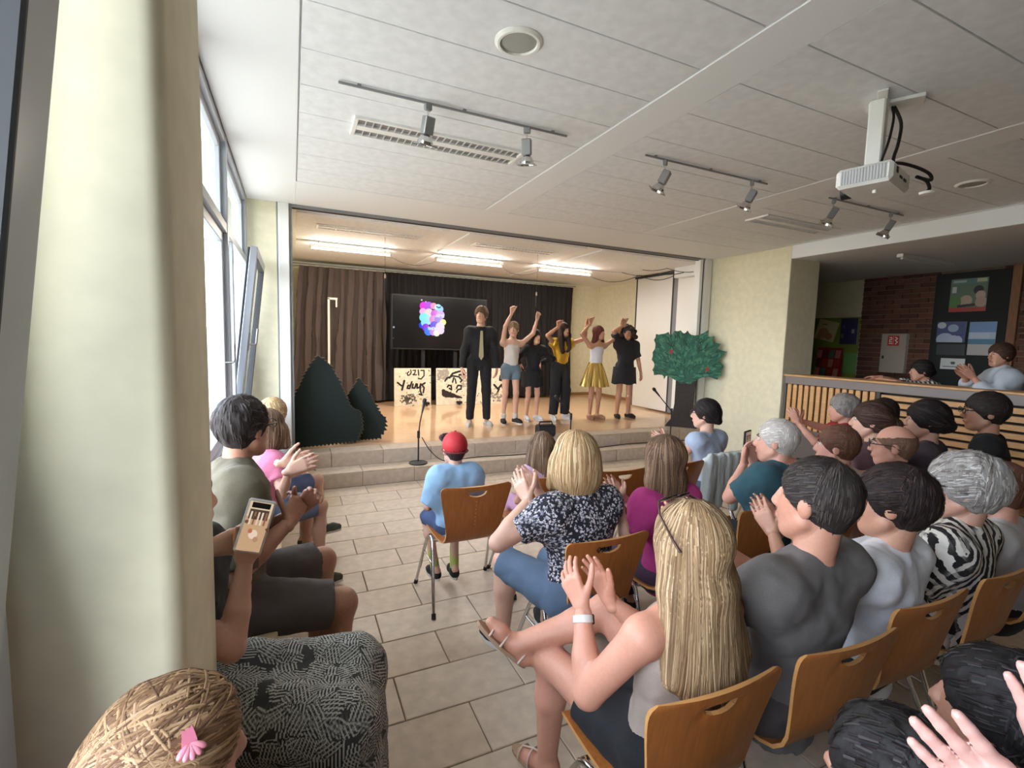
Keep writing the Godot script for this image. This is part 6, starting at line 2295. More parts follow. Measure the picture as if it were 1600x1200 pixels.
func audience() -> void:
	var fair := skin(206, 160, 136)
	var pink := skin(204, 148, 126)
	var tan := skin(178, 128, 102)
	var jeans := cloth(66, 80, 98)
	var dark := cloth(34, 34, 38)
	var trainers := {"m": cloth(200, 198, 194), "free": false}
	var G := "seated audience"
	# ---- front row
	var b := person({"label": "child in light blue shirt and red cap sitting with back to camera", "x": 0.99, "z": -2.97, "yaw": 4.0, "s": 0.72, "hs": 0.92, "skin": fair, "lean": 0.12, "group": G, "hy": 0.5, "cell": 0.016, "face": false,
		"top": {"m": cloth(140, 176, 206), "sl": 0.9, "hem": 0.12, "ease": 0.035}, "bot": {"m": cloth(52, 72, 110), "len": 0.9, "ease": 0.02}, "shoes": {"m": cloth(30, 30, 32), "sock": cloth(178, 190, 90), "sockh": 0.4},
		"la": Vector3(-0.1, 0.13, -0.12), "ra": Vector3(0.03, 0.12, -0.1), "lk": Vector3(-0.12, 0.46, -0.3), "rk": Vector3(0.1, 0.46, -0.3), "lt": Vector3(-0.1, -0.6, -1), "rt": Vector3(0.1, -0.6, -1),
		"hair": {"style": "short", "col": rgb8(58, 42, 34), "th": 0.008, "n": 80}})
	red_cap(b)
	person({"label": "long-haired girl in lavender shirt on the chair right of the red cap", "x": 1.62, "z": -2.92, "yaw": 0.0, "s": 0.7, "hs": 0.95, "skin": fair, "group": G, "hy": 0.48, "cell": 0.016, "face": false,
		"top": {"m": cloth(206, 168, 196), "sl": 0.6, "ease": 0.025}, "bot": {"m": cloth(196, 150, 180), "len": 1.4}, "shoes": {"m": dark}, "la": Vector3(-0.22, 0.3, -0.36), "lk": Vector3(-0.1, 0.5, -0.3), "ra": Vector3(0.05, 0.2, -0.34),
		"hair": {"style": "long", "len": 0.16, "col": rgb8(104, 80, 60), "cols": [rgb8(110, 86, 64), rgb8(92, 70, 52), rgb8(134, 106, 80)], "n": 480, "w": 0.003, "wide": 0.08}})
	person({"label": "woman with dark hair in a bun and light blue top, clapping", "x": 3.3, "z": -2.99, "yaw": 10.0, "s": 0.97, "skin": fair, "group": G, "hyaw": 25.0, "glasses": true, "hy": 0.5,
		"top": {"m": cloth(168, 184, 206), "sl": 0.1, "ease": 0.016}, "bot": {"m": jeans, "len": 1.9}, "shoes": trainers,
		"hair": {"style": "bun", "col": rgb8(34, 27, 26), "n": 160, "at": Vector3(0, -0.06, 0.11), "th": 0.02}}.merged(clap(Vector3(-0.14, 0.84, -0.36), 0.05, 0.5, 0.6)))
	# ---- second row
	person({"label": "blonde woman with bobbed hair in black and white leaf-print blouse", "x": 1.29, "z": -1.92, "yaw": 6.0, "s": 0.98, "hs": 1.1, "girth": 1.22, "skin": fair, "group": G, "hy": 0.49, "lean": 0.1, "cell": 0.014, "fine": 0.007, "face": false, "wide": 1.12, "hyaw": -6.0,
		"top": {"m": pattern("leaves"), "sl": 0.62, "ease": 0.024, "hem": 0.14, "name": "blouse"}, "bot": {"m": cloth(78, 98, 120), "len": 0.98, "ease": 0.025, "name": "denim_shorts"}, "shoes": {"m": dark, "high": false}, "lk": Vector3(-0.2, 0.5, -0.42), "la": Vector3(-0.2, 0.09, -0.4),
		"hair": {"style": "bob", "col": rgb8(172, 140, 98), "cols": [rgb8(186, 154, 110), rgb8(166, 132, 90), rgb8(202, 176, 134), rgb8(142, 110, 74)], "n": 1100, "w": 0.0026, "th": 0.02, "cell": 0.008}}.merged(clap(Vector3(-0.2, 0.95, -0.16), 0.07, 1.4, 0.5)))
	person({"label": "girl with long brown hair in magenta shirt, clapping", "x": 1.88, "z": -1.95, "yaw": 4.0, "s": 0.93, "hs": 1.05, "skin": fair, "group": G, "hy": 0.47, "cell": 0.016, "face": false, "hyaw": 4.0,
		"top": {"m": cloth(176, 42, 116), "sl": 0.7, "ease": 0.024, "hem": 0.12}, "bot": {"m": cloth(60, 40, 60), "len": 1.9}, "shoes": {"m": dark},
		"hair": {"style": "long", "len": 0.2, "col": rgb8(100, 74, 54), "cols": [rgb8(112, 84, 62), rgb8(90, 66, 48), rgb8(136, 106, 80), rgb8(74, 54, 42)], "n": 700, "w": 0.003, "wide": 0.085, "th": 0.018}}.merged(clap(Vector3(-0.26, 0.86, -0.12), 0.07, 1.5, 0.6)))
	person({"label": "white-haired man in teal shirt holding up a phone", "x": 2.66, "z": -1.93, "yaw": 14.0, "s": 1.0, "hs": 1.1, "girth": 1.15, "skin": pink, "group": G, "hy": 0.49, "lean": 0.02, "side": 0.2, "hyaw": 14.0, "wide": 1.1,
		"lh": {"w": Vector3(2.68, 0.96, -2.14), "f": Vector3(0.2, 1, -0.1), "n": Vector3(0.3, 0, 1), "curl": 0.4, "pole": Vector3(-0.6, -1, 0)}, "rh": {"w": Vector3(2.78, 0.96, -2.15), "f": Vector3(-0.2, 1, -0.1), "n": Vector3(-0.3, 0, 1), "curl": 0.4, "pole": Vector3(0.6, -1, 0)},
		"top": {"m": cloth(40, 82, 94), "sl": 0.7, "ease": 0.03, "hem": 0.1}, "bot": {"m": dark, "len": 1.9}, "shoes": {"m": dark},
		"hair": {"style": "short", "col": rgb8(196, 186, 176), "th": 0.012, "n": 260, "cols": [rgb8(206, 198, 190), rgb8(180, 168, 158), rgb8(220, 214, 206)]}})
	person({"label": "person with short brown hair in pale pink top, clapping", "x": 3.36, "z": -1.9, "yaw": 12.0, "s": 0.95, "hs": 1.12, "skin": pink, "group": G, "hy": 0.44, "hyaw": 14.0,
		"top": {"m": cloth(202, 184, 176), "sl": 0.6}, "bot": {"m": jeans, "len": 1.9}, "shoes": trainers,
		"hair": {"style": "short", "col": rgb8(104, 66, 48), "th": 0.014, "n": 240}}.merged(clap(Vector3(-0.1, 0.96, -0.4), 0.06, 1.6, 0.2)))
	person({"label": "bald man with dark glasses in white shirt", "x": 3.86, "z": -1.86, "yaw": 14.0, "s": 0.98, "hs": 1.2, "girth": 1.2, "skin": pink, "group": G, "hy": 0.4, "hyaw": 16.0, "glasses": true, "wide": 1.15, "lean": 0.0,
		"top": {"m": cloth(206, 204, 202), "sl": 0.6, "ease": 0.025}, "bot": {"m": dark, "len": 1.9}, "shoes": {"m": dark},
		"hair": {"style": "crop", "col": rgb8(128, 92, 72), "th": 0.005, "n": 160, "bald": true}}.merged(clap(Vector3(-0.12, 0.9, -0.36), 0.06, 1.4, 0.2)))
	person({"label": "woman with brown hair gathered in a ponytail near the counter", "x": 4.18, "z": -2.14, "yaw": 16.0, "s": 1.0, "hs": 1.15, "skin": fair, "group": G, "hy": 0.51, "hyaw": 18.0,
		"top": {"m": cloth(90, 62, 70), "sl": 0.6}, "bot": {"m": dark, "len": 1.9}, "shoes": trainers,
		"hair": {"style": "pony", "col": rgb8(66, 44, 34), "th": 0.02, "n": 240, "end": Vector3(0, -0.2, 0.15)}})
	person({"label": "woman with dark hair in a low bun and dark top near the counter", "x": 4.68, "z": -2.0, "yaw": 16.0, "s": 1.0, "hs": 1.2, "skin": fair, "group": G, "hy": 0.51, "hyaw": 20.0,
		"top": {"m": cloth(70, 58, 66), "sl": 0.5}, "bot": {"m": dark, "len": 1.9}, "shoes": trainers,
		"hair": {"style": "bun", "col": rgb8(32, 24, 24), "th": 0.024, "n": 240, "at": Vector3(0, -0.03, 0.13)}}.merged(clap(Vector3(0.16, 0.86, -0.36), 0.06, 1.2, 0.0)))
	person({"label": "man with dark hair and glasses in black shirt by the counter", "x": 5.12, "z": -1.8, "yaw": 18.0, "s": 1.08, "hs": 1.25, "skin": tan, "group": G, "hy": 0.54, "hyaw": 20.0, "glasses": true,
		"top": {"m": cloth(22, 22, 24), "sl": 0.7, "ease": 0.026}, "bot": {"m": dark, "len": 1.9}, "shoes": {"m": dark},
		"hair": {"style": "short", "col": rgb8(40, 31, 29), "th": 0.018, "n": 240}})
	person({"label": "grey-haired woman in red top in front of the vertical slats, clapping", "x": 4.98, "z": -2.82, "yaw": 20.0, "s": 0.98, "hs": 1.08, "skin": pink, "group": G, "hy": 0.5, "hyaw": 14.0,
		"top": {"m": cloth(168, 34, 38), "sl": 0.7, "ease": 0.03}, "bot": {"m": dark, "len": 1.9}, "shoes": {"m": dark},
		"hair": {"style": "short", "col": rgb8(142, 136, 130), "th": 0.026, "n": 240, "rough": 0.01}}.merged(clap(Vector3(-0.3, 1.0, -0.4), 0.06, 1.6, 0.3)))
	person({"label": "dark-haired person beside the grey-haired woman in red", "x": 5.38, "z": -2.68, "yaw": 20.0, "s": 0.98, "hs": 1.08, "skin": fair, "group": G, "hy": 0.47, "hyaw": 14.0,
		"top": {"m": cloth(60, 54, 52), "sl": 0.7}, "bot": {"m": dark, "len": 1.9}, "shoes": {"m": dark},
		"hair": {"style": "bob", "col": rgb8(44, 32, 28), "th": 0.018, "n": 200}})
	# ---- near row
	b = person({"label": "woman with long straight blonde hair in beige tank top, legs crossed", "x": 1.06, "z": -1.04, "yaw": 3.0, "s": 0.96, "hs": 1.04, "skin": skin(212, 150, 124), "group": G, "hy": 0.5, "lean": -0.08, "cell": 0.013, "fine": 0.006, "hcell": 0.0042, "face": false, "gcell": 0.011, "arm": 1.12, "hyaw": 4.0, "wide": 1.08, "girth": 1.08,
		"top": {"m": cloth(168, 152, 138), "sl": 0.0, "ease": 0.022, "hem": 0.14, "strap": 0.03, "name": "tank_top"}, "bot": {"m": cloth(26, 26, 30), "len": 0.55, "name": "skirt", "ease": 0.022},
		"rk": Vector3(0.03, 0.72, -0.36), "ra": Vector3(-0.27, 0.58, -0.5), "rt": Vector3(-0.6, 0.62, -0.4), "lk": Vector3(-0.17, 0.53, -0.44), "la": Vector3(-0.15, 0.09, -0.46), "lt": Vector3(-0.35, -0.35, -1), "leg": 1.08,
		"lh": {"p": Vector3(-0.21, 0.87, -0.2), "f": Vector3(-0.12, 0.75, -0.6), "n": Vector3(0.9, -0.1, -0.35), "curl": 0.32, "spread": 0.1, "pole": Vector3(-0.3, -1, 0.5)},
		"rh": {"p": Vector3(-0.08, 0.85, -0.22), "f": Vector3(-0.25, 0.85, -0.5), "n": Vector3(-1, 0.1, 0.2), "curl": 0.16, "spread": 0.08, "pole": Vector3(0.6, -1, 0.2)},
		"hair": {"style": "long", "len": 0.3, "col": rgb8(150, 120, 86), "cols": [rgb8(172, 142, 104), rgb8(150, 120, 84), rgb8(194, 166, 128), rgb8(122, 96, 68), rgb8(136, 108, 78)], "n": 1900, "w": 0.0026, "wide": 0.125, "th": 0.016, "cell": 0.009, "drift": Vector3(0.02, 0, 0.045)}})
	sunglasses(b)
	watch(b, Vector3(-0.27, 0.96, -0.2), Vector3(-0.12, 0.75, -0.6), mat(rgb8(222, 220, 216), 0.4))
	sandal(b, Vector3(-0.27, 0.58, -0.5), Vector3(-0.6, 0.62, -0.4), Vector3(0.03, 0.72, -0.36))
	sandal(b, Vector3(-0.15, 0.09, -0.46), Vector3(-0.35, -0.05, -1), Vector3(-0.17, 0.53, -0.44))
	b = person({"label": "man with short dark hair in grey shirt, clapping, in the near row", "x": 1.56, "z": -1.03, "yaw": 2.0, "s": 1.08, "hs": 1.14, "girth": 1.0, "skin": skin(196, 138, 112), "group": G, "hy": 0.52, "lean": -0.13, "cell": 0.014, "fine": 0.0065, "hcell": 0.005, "face": false, "hyaw": 8.0, "gcell": 0.013, "wide": 1.1,
		"top": {"m": cloth(94, 88, 84), "sl": 0.85, "ease": 0.022, "hem": 0.13, "collar": 0.0}, "bot": {"m": cloth(70, 62, 60), "len": 1.1, "ease": 0.02}, "shoes": trainers,
		"hair": {"style": "short", "col": rgb8(50, 42, 38), "cols": [rgb8(52, 44, 40), rgb8(40, 34, 31), rgb8(74, 66, 60)], "th": 0.009, "n": 1200, "w": 0.0016, "cell": 0.008}}.merged(clap(Vector3(-0.12, 0.93, -0.34), 0.06, 1.3, 0.35)))
	watch(b, Vector3(-0.17, 0.93, -0.34), Vector3(0, 0.9, -0.6), M.black)
	person({"label": "woman with short dark hair in white shirt next to the zebra print", "x": 2.08, "z": -1.05, "yaw": 8.0, "s": 0.97, "hs": 1.14, "skin": skin(190, 138, 112), "group": G, "hy": 0.5, "lean": -0.12, "cell": 0.016, "fine": 0.007, "face": false, "hyaw": 12.0, "wide": 1.1, "girth": 1.08,
		"top": {"m": cloth(212, 212, 214), "sl": 0.7, "ease": 0.02, "hem": 0.12}, "bot": {"m": dark, "len": 1.9}, "shoes": {"m": cloth(214, 210, 206)},
		"hair": {"style": "short", "col": rgb8(40, 29, 27), "cols": [rgb8(42, 30, 28), rgb8(30, 22, 22), rgb8(62, 46, 40)], "th": 0.017, "n": 900, "w": 0.002, "rough": 0.008}}.merged(clap(Vector3(-0.1, 0.92, -0.34), 0.06, 1.4, 0.2)))
	person({"label": "older woman with wavy grey hair in zebra-print top", "x": 2.7, "z": -1.07, "yaw": 8.0, "s": 0.97, "hs": 1.16, "skin": skin(200, 152, 130), "group": G, "hy": 0.48, "lean": -0.1, "cell": 0.016, "fine": 0.007, "hyaw": 16.0, "glasses": true, "wide": 1.16, "girth": 1.15,
		"top": {"m": pattern("zebra"), "sl": 0.75, "ease": 0.026, "hem": 0.14}, "bot": {"m": pattern("zebra"), "len": 1.9, "flare": 2.0, "name": "trousers"}, "shoes": {"m": cloth(206, 200, 188)},
		"hair": {"style": "short", "col": rgb8(160, 154, 148), "cols": [rgb8(170, 166, 160), rgb8(140, 132, 126), rgb8(192, 188, 182), rgb8(120, 112, 106)], "th": 0.026, "n": 900, "w": 0.0026, "rough": 0.014, "nf": 16.0}})
	person({"label": "brown-haired person in white at the right edge beyond the zebra print", "x": 3.3, "z": -1.06, "yaw": 8.0, "s": 0.92, "hs": 1.1, "skin": pink, "group": G, "hy": 0.42, "hyaw": 10.0,
		"top": {"m": cloth(210, 208, 206), "sl": 0.6}, "bot": {"m": dark, "len": 1.9}, "shoes": {"m": dark},
		"hair": {"style": "short", "col": rgb8(112, 70, 52), "th": 0.014, "n": 260}})
	# phone standing up in the hands of someone in the second row
	var t := thing("mobile_phone", "phone held upright showing the stage, right of the light blue top", "phone", Vector3(2.72, 1.02, -2.16), 20.0)
	var m := MB.new()
	m.box(Vector3(0, 0.075, 0), Vector3(0.11, 0.16, 0.012), Basis(), 0.004)
	put("case", m.mesh(), M.black, t)
	m = MB.new()
	m.quad(Vector3(-0.049, 0.148, 0.0075), Vector3(0.049, 0.148, 0.0075), Vector3(0.049, 0.002, 0.0075), Vector3(-0.049, 0.002, 0.0075), Vector3(0, 0, 1))
	put("screen_glass", m.mesh(), stage_view(0.3), t)

func stage_view(glow := 0.8) -> StandardMaterial3D:
	var im := Image.create(64, 128, false, Image.FORMAT_RGB8)
	im.fill(rgb8(216, 176, 138))
	im.fill_rect(Rect2i(0, 0, 64, 40), rgb8(236, 214, 180))
	im.fill_rect(Rect2i(6, 20, 52, 26), rgb8(90, 70, 62))
	for k in 5:
		im.fill_rect(Rect2i(10 + k * 10, 26, 5, 34), [rgb8(250, 232, 206), rgb8(160, 110, 84), rgb8(240, 214, 190)][k % 3])
	disc(im, 32, 84, 12, rgb8(250, 226, 200))
	disc(im, 22, 76, 6, rgb8(206, 120, 92))
	disc(im, 42, 96, 7, rgb8(196, 150, 120))
	var m := StandardMaterial3D.new()
	m.albedo_color = Color.BLACK
	m.roughness = 0.2
	m.emission_enabled = true
	m.emission = Color.BLACK
	m.emission_texture = ImageTexture.create_from_image(im)
	m.emission_energy_multiplier = glow
	return m

func head_frame(b: Node3D) -> Transform3D:
	return b.get_meta("head")

func red_cap(b: Node3D) -> void:
	var x: Transform3D = b.get_meta("head")
	var f := solid([["e", x * Vector3(0, 0.036, 0.02), x.basis.orthonormalized(), Vector3(0.09, 0.098, 0.108) * 0.92, 0.01, false], ["e", x * Vector3(0, -0.12, 0.0), x.basis.orthonormalized(), Vector3(0.2, 0.12, 0.2), 0.006, true]], 0.007)
	var c := put("cap", net([f]), cloth(182, 22, 28, 0.7), b)
	var m := MB.new()
	m.ball(x * Vector3(0, 0.135, 0.02), Vector3.ONE * 0.008)
	put("button", m.mesh(), cloth(182, 22, 28, 0.7), c)
	var g := solid([["e", x * Vector3(0.012, 0.055, -0.12), x.basis.orthonormalized() * Basis(Vector3.RIGHT, 0.35), Vector3(0.078, 0.008, 0.075), 0.01, false]], 0.006)
	put("visor", net([g]), cloth(60, 26, 28, 0.7), c)
	m = MB.new()
	var ring := []
	for k in 25:
		var a := TAU * k / 24.0
		ring.append(x * Vector3(0.091 * cos(a), -0.004, 0.02 + 0.109 * sin(a)))
	m.tube(ring, 0.006, 6, false)
	put("band", m.mesh(), cloth(120, 20, 24, 0.7), c)

func sunglasses(b: Node3D) -> void:
	var x: Transform3D = b.get_meta("head")
	var t := thing("sunglasses", "dark sunglasses pushed up into long blonde hair", "sunglasses", b.position, b.rotation_degrees.y)
	var m := MB.new()
	for s in [-1.0, 1.0]:
		m.ball(x * Vector3(s * 0.036, 0.125, -0.055), Vector3(0.03, 0.022, 0.004), x.basis.orthonormalized() * Basis(Vector3.RIGHT, 0.9), 14, 6)
	m.tube([x * Vector3(-0.01, 0.13, -0.055), x * Vector3(0.01, 0.13, -0.055)], 0.003)
	put("lenses", m.mesh(), mat(rgb8(30, 24, 24), 0.1), t)
	for s in [-1.0, 1.0]:
		m = MB.new()
		m.tube([x * Vector3(s * 0.066, 0.122, -0.055), x * Vector3(s * 0.1, 0.1, -0.02), x * Vector3(s * 0.112, 0.05, 0.04), x * Vector3(s * 0.106, 0.025, 0.06)], 0.0035, 6)
		put("temple", m.mesh(), mat(rgb8(70, 44, 34), 0.25), t)

func watch(b: Node3D, w: Vector3, f: Vector3, m: Material) -> void:
	f = f.normalized()
	var wr: Vector3 = b.get_meta("left_wrist")
	var ar: Vector3 = (wr - b.get_meta("left_elbow")).normalized()
	var t := thing("wrist_watch", "white band on a wrist of the blonde woman" if m != M.black else "black watch on the wrist of the man in grey", "watch", b.position, b.rotation_degrees.y)
	var mb := MB.new()
	var bs := Basis(Quaternion(Vector3.UP, ar))
	mb.lathe([Vector2(0.027, -0.012), Vector2(0.032, -0.01), Vector2(0.032, 0.01), Vector2(0.027, 0.012), Vector2(0.026, 0.0), Vector2(0.027, -0.012)], Transform3D(bs, wr - ar * 0.035), 20)
	put("strap", mb.mesh(), m, t)
	mb = MB.new()
	mb.box(wr - ar * 0.035 + bs.x * 0.034, Vector3(0.008, 0.03, 0.026), bs, 0.003)
	put("face", mb.mesh(), M.black if m != M.black else M.steel, t)

func sandal(b: Node3D, an: Vector3, toe: Vector3, knee: Vector3) -> void:
	var td := toe.normalized()
	var up := (knee - an).normalized()
	up = (up - td * up.dot(td)).normalized()
	var sd := td.cross(up).normalized()
	var base := an + Vector3(0, -0.02, 0) - up * 0.032
	var mb := MB.new()
	var ol := PackedVector2Array()
	for k in 22:
		var a := TAU * k / 22.0
		ol.append(Vector2(cos(a) * 0.04 * (1.0 if sin(a) > 0 else 0.82), sin(a) * 0.125))
	mb.extrude(ol, 0.014, Transform3D(Basis(sd, td, sd.cross(td)), base + td * 0.06))
	var o := put("sandal", mb.mesh(), mat(rgb8(170, 138, 112), 0.7), b)
	mb = MB.new()
	for e in [[0.125, 0.032, 0.024], [0.07, 0.036, 0.04], [-0.02, 0.036, 0.052]]:
		var arc := []
		for k in 9:
			var a := PI * k / 8.0
			arc.append(base + td * e[0] + sd * cos(a) * e[1] * 1.08 + up * (sin(a) * e[2] * 1.35 + 0.004))
		mb.tube(arc, 0.0045, 6)
	mb.tube([base + td * 0.125 + up * 0.036, base + td * 0.07 + up * 0.058, base + td * 0.0 + up * 0.075], 0.004, 6)
	put("sandal_strap", mb.mesh(), cloth(214, 190, 172), o)

func window_side() -> void:
	var tan := skin(176, 124, 98)
	var fair := skin(212, 166, 142)
	var G := "people on the bench by the windows"
	# man in olive shirt
	person({"label": "bearded man with glasses in olive shirt and grey shorts by the windows", "x": -0.27, "z": -2.26, "yaw": -80.0, "s": 1.1, "hs": 1.06, "girth": 1.2, "skin": tan, "group": G, "hy": 0.61, "lean": 0.1, "cell": 0.015, "fine": 0.007, "hyaw": 38.0, "glasses": true, "wide": 1.12, "side": -0.12,
		"top": {"m": cloth(92, 84, 64), "sl": 0.95, "ease": 0.03, "hem": 0.1, "collar": 0.04}, "bot": {"m": cloth(86, 78, 76), "len": 0.9, "ease": 0.028, "name": "shorts"}, "shoes": {"m": cloth(60, 54, 50)},
		"rk": Vector3(0.15, 0.51, -0.44), "ra": Vector3(0.17, 0.1, -0.38), "leg": 1.05, "lk": Vector3(-0.22, 0.56, -0.44), "la": Vector3(-0.24, 0.1, -0.42),
		"rh": {"w": Vector3(-0.02, 0.93, -2.16), "f": Vector3(0.3, 0.5, -0.6), "n": Vector3(-0.3, 0, -1), "curl": 0.7, "pole": Vector3(0.4, -1, 0.1)}, "lh": {"w": Vector3(0.02, 0.93, -2.3), "f": Vector3(0.3, 0.4, 0.2), "n": Vector3(0, 0, 1), "curl": 0.6, "pole": Vector3(-0.5, -1, 0)},
		"hair": {"style": "short", "col": rgb8(46, 38, 35), "th": 0.015, "n": 420, "w": 0.0022, "rough": 0.01}})
	person({"label": "brown-haired girl in pink clapping on the window bench", "x": -0.19, "z": -3.3, "yaw": -66.0, "s": 0.8, "hs": 0.96, "skin": fair, "group": G, "hy": 0.6, "cell": 0.015, "hyaw": 30.0,
		"top": {"m": cloth(214, 120, 150), "sl": 0.6}, "bot": {"m": cloth(108, 124, 152), "len": 0.9, "name": "shorts"}, "shoes": {"m": cloth(60, 66, 50), "sock": cloth(210, 206, 200)}, "hand": 1.3,
		"rh": {"w": Vector3(-0.03, 0.95, -2.92), "f": Vector3(1, 0.35, -0.25), "n": Vector3(0, -0.4, -1), "curl": 0.06, "pole": Vector3(0, -1, 0)}, "lh": {"w": Vector3(-0.04, 0.97, -2.99), "f": Vector3(1, 0.15, -0.2), "n": Vector3(0, 0.4, 1), "curl": 0.06, "pole": Vector3(0, -1, 0)},
		"hair": {"style": "bob", "col": rgb8(122, 94, 70), "n": 260, "th": 0.012}})
	person({"label": "blond child in white striped top at the far end of the bench", "x": -0.18, "z": -3.84, "yaw": -60.0, "s": 0.8, "hs": 0.96, "skin": fair, "group": G, "hy": 0.6, "cell": 0.015, "hyaw": 26.0,
		"top": {"m": pattern("thin"), "sl": 0.6}, "bot": {"m": cloth(96, 116, 156), "len": 0.85, "name": "shorts"}, "shoes": {"m": cloth(80, 84, 70), "sock": cloth(210, 206, 200)}, "rk": Vector3(0.1, 0.6, -0.34), "ra": Vector3(0.1, 0.22, -0.38),
		"hair": {"style": "short", "col": rgb8(196, 164, 116), "n": 260, "th": 0.018, "cols": [rgb8(206, 176, 130), rgb8(186, 152, 106), rgb8(220, 196, 154)]}})
	# woman filming, mostly behind the column
	var b := person({"label": "woman in black top and patterned skirt filming with a phone behind the column", "x": -0.33, "z": -1.66, "yaw": -104.0, "s": 0.96, "hs": 0.92, "skin": fair, "group": G, "hy": 0.6, "lean": 0.0, "cell": 0.014, "fine": 0.008, "hcell": 0.0045, "hyaw": 50.0, "face": false,
		"top": {"m": cloth(26, 26, 28), "sl": 0.5, "ease": 0.03, "hem": 0.05}, "shoes": {"m": cloth(40, 36, 36)},
		"rk": Vector3(0.16, 0.58, -0.48), "ra": Vector3(0.17, 0.1, -0.46), "lk": Vector3(-0.08, 0.58, -0.48), "la": Vector3(-0.08, 0.1, -0.46),
		"rh": {"w": Vector3(-0.14, 1.03, -1.6), "f": Vector3(0.12, 0.95, 0.05), "n": Vector3(0.1, 0, 1), "curl": 0.35, "pole": Vector3(0.2, -1, 0.4), "thumb": 0.2, "spread": 0.02}, "lh": {"w": Vector3(-0.24, 1.07, -1.63), "f": Vector3(0.9, 0.3, 0.15), "n": Vector3(0.1, 0.3, -1), "curl": 0.35, "pole": Vector3(-0.6, -1, 0)},
		"hair": {"style": "short", "col": rgb8(80, 58, 44), "n": 60}})
	var fold := FastNoiseLite.new()
	fold.frequency = 6.0
	var sk := solid([C(Vector3(-0.08, 0.6, 0.02), Vector3(0.08, 0.6, 0.02), 0.14, 0.14, 0.05), C(Vector3(0.08, 0.6, 0.0), Vector3(0.17, 0.585, -0.5), 0.115, 0.1, 0.05), C(Vector3(-0.07, 0.6, 0.0), Vector3(-0.09, 0.585, -0.5), 0.115, 0.1, 0.05), C(Vector3(0.0, 0.58, -0.1), Vector3(0.04, 0.57, -0.48), 0.1, 0.09, 0.05), C(Vector3(0.17, 0.56, -0.51), Vector3(0.2, 0.16, -0.5), 0.1, 0.12, 0.05, 1.0, 1), C(Vector3(-0.09, 0.56, -0.51), Vector3(-0.1, 0.16, -0.5), 0.1, 0.12, 0.05, 1.0, 1), C(Vector3(0.04, 0.54, -0.5), Vector3(0.05, 0.16, -0.5), 0.1, 0.13, 0.05, 1.0, 1)], 0.013, fold, 0.014)
	put("skirt", net([sk]), pattern("hatch"), b)
	var t := thing("mobile_phone", "phone in white case filming the stage, held up beside the column", "phone", Vector3(-0.108, 1.15, -1.56))
	var bs := Basis(Vector3.UP, 0.0) * Basis(Vector3.FORWARD, 0.3) * Basis(Vector3.RIGHT, -0.12)
	var mb := MB.new()
	mb.box(Vector3.ZERO, Vector3(0.076, 0.158, 0.012), bs, 0.005)
	put("case", mb.mesh(), mat(rgb8(214, 214, 212), 0.4), t)
	mb = MB.new()
	mb.quad(bs * Vector3(-0.032, 0.072, 0.0066), bs * Vector3(0.032, 0.072, 0.0066), bs * Vector3(0.032, -0.072, 0.0066), bs * Vector3(-0.032, -0.072, 0.0066), bs * Vector3(0, 0, 1))
	put("screen_glass", mb.mesh(), stage_view(), t)
	mb = MB.new()
	mb.box(bs * Vector3(0.0, 0.062, 0.0075), Vector3(0.05, 0.016, 0.002), bs, 0.001)
	put("notch", mb.mesh(), M.black, t)
	# girl with the hair clip
	b = person({"label": "girl with fair ponytail and pink hair clip at the lower left", "x": -0.23, "z": -0.84, "yaw": -50.0, "s": 0.84, "hs": 1.0, "skin": fair, "hy": 0.465, "cell": 0.016, "fine": 0.007, "face": false, "hyaw": -10.0, "nod": -8.0,
		"top": {"m": cloth(190, 150, 170), "sl": 0.6}, "bot": {"m": cloth(90, 100, 130), "len": 1.9}, "shoes": {"m": cloth(190, 190, 190)}, "lk": Vector3(-0.08, 0.46, -0.3), "rk": Vector3(0.08, 0.46, -0.3), "la": Vector3(-0.08, 0.09, -0.3), "ra": Vector3(0.08, 0.09, -0.3),
		"hair": {"style": "pony", "col": rgb8(146, 112, 80), "cols": [rgb8(160, 126, 92), rgb8(134, 100, 72), rgb8(184, 150, 112), rgb8(112, 82, 60)], "n": 1300, "w": 0.0022, "th": 0.014, "cell": 0.0075, "at": Vector3(0, 0.04, 0.13), "end": Vector3(-0.02, -0.12, 0.27)}})
	var x: Transform3D = b.get_meta("head")
	var hw: Vector3 = b.transform * x.origin
	var nn := (Vector3(-0.155, 1.1, -0.815) - hw).normalized()
	var up := (Vector3.UP - nn * nn.y).normalized()
	t = thing("hair_clip", "pink shell-shaped hair clip in fair hair at the lower left", "hair clip", hw + nn * 0.12)
	t.basis = Basis(up.cross(nn), up, nn)
	mb = MB.new()
	mb.extrude(PackedVector2Array([Vector2(-0.005, 0.032), Vector2(0.004, 0.034), Vector2(0.009, 0.0), Vector2(0.01, -0.012), Vector2(-0.01, -0.012), Vector2(-0.008, 0.0)]), 0.007)
	put("clasp", mb.mesh(), mat(rgb8(206, 120, 140), 0.25), t)
	mb = MB.new()
	for k in 5:
		var a := -1.0 + 0.5 * k
		mb.ball(Vector3(sin(a) * 0.011, -0.014 - cos(a) * 0.009, 0.004), Vector3(0.006, 0.012, 0.005), Basis(Vector3(0, 0, 1), a), 10, 6)
	put("shell", mb.mesh(), mat(rgb8(222, 140, 156), 0.2), t)

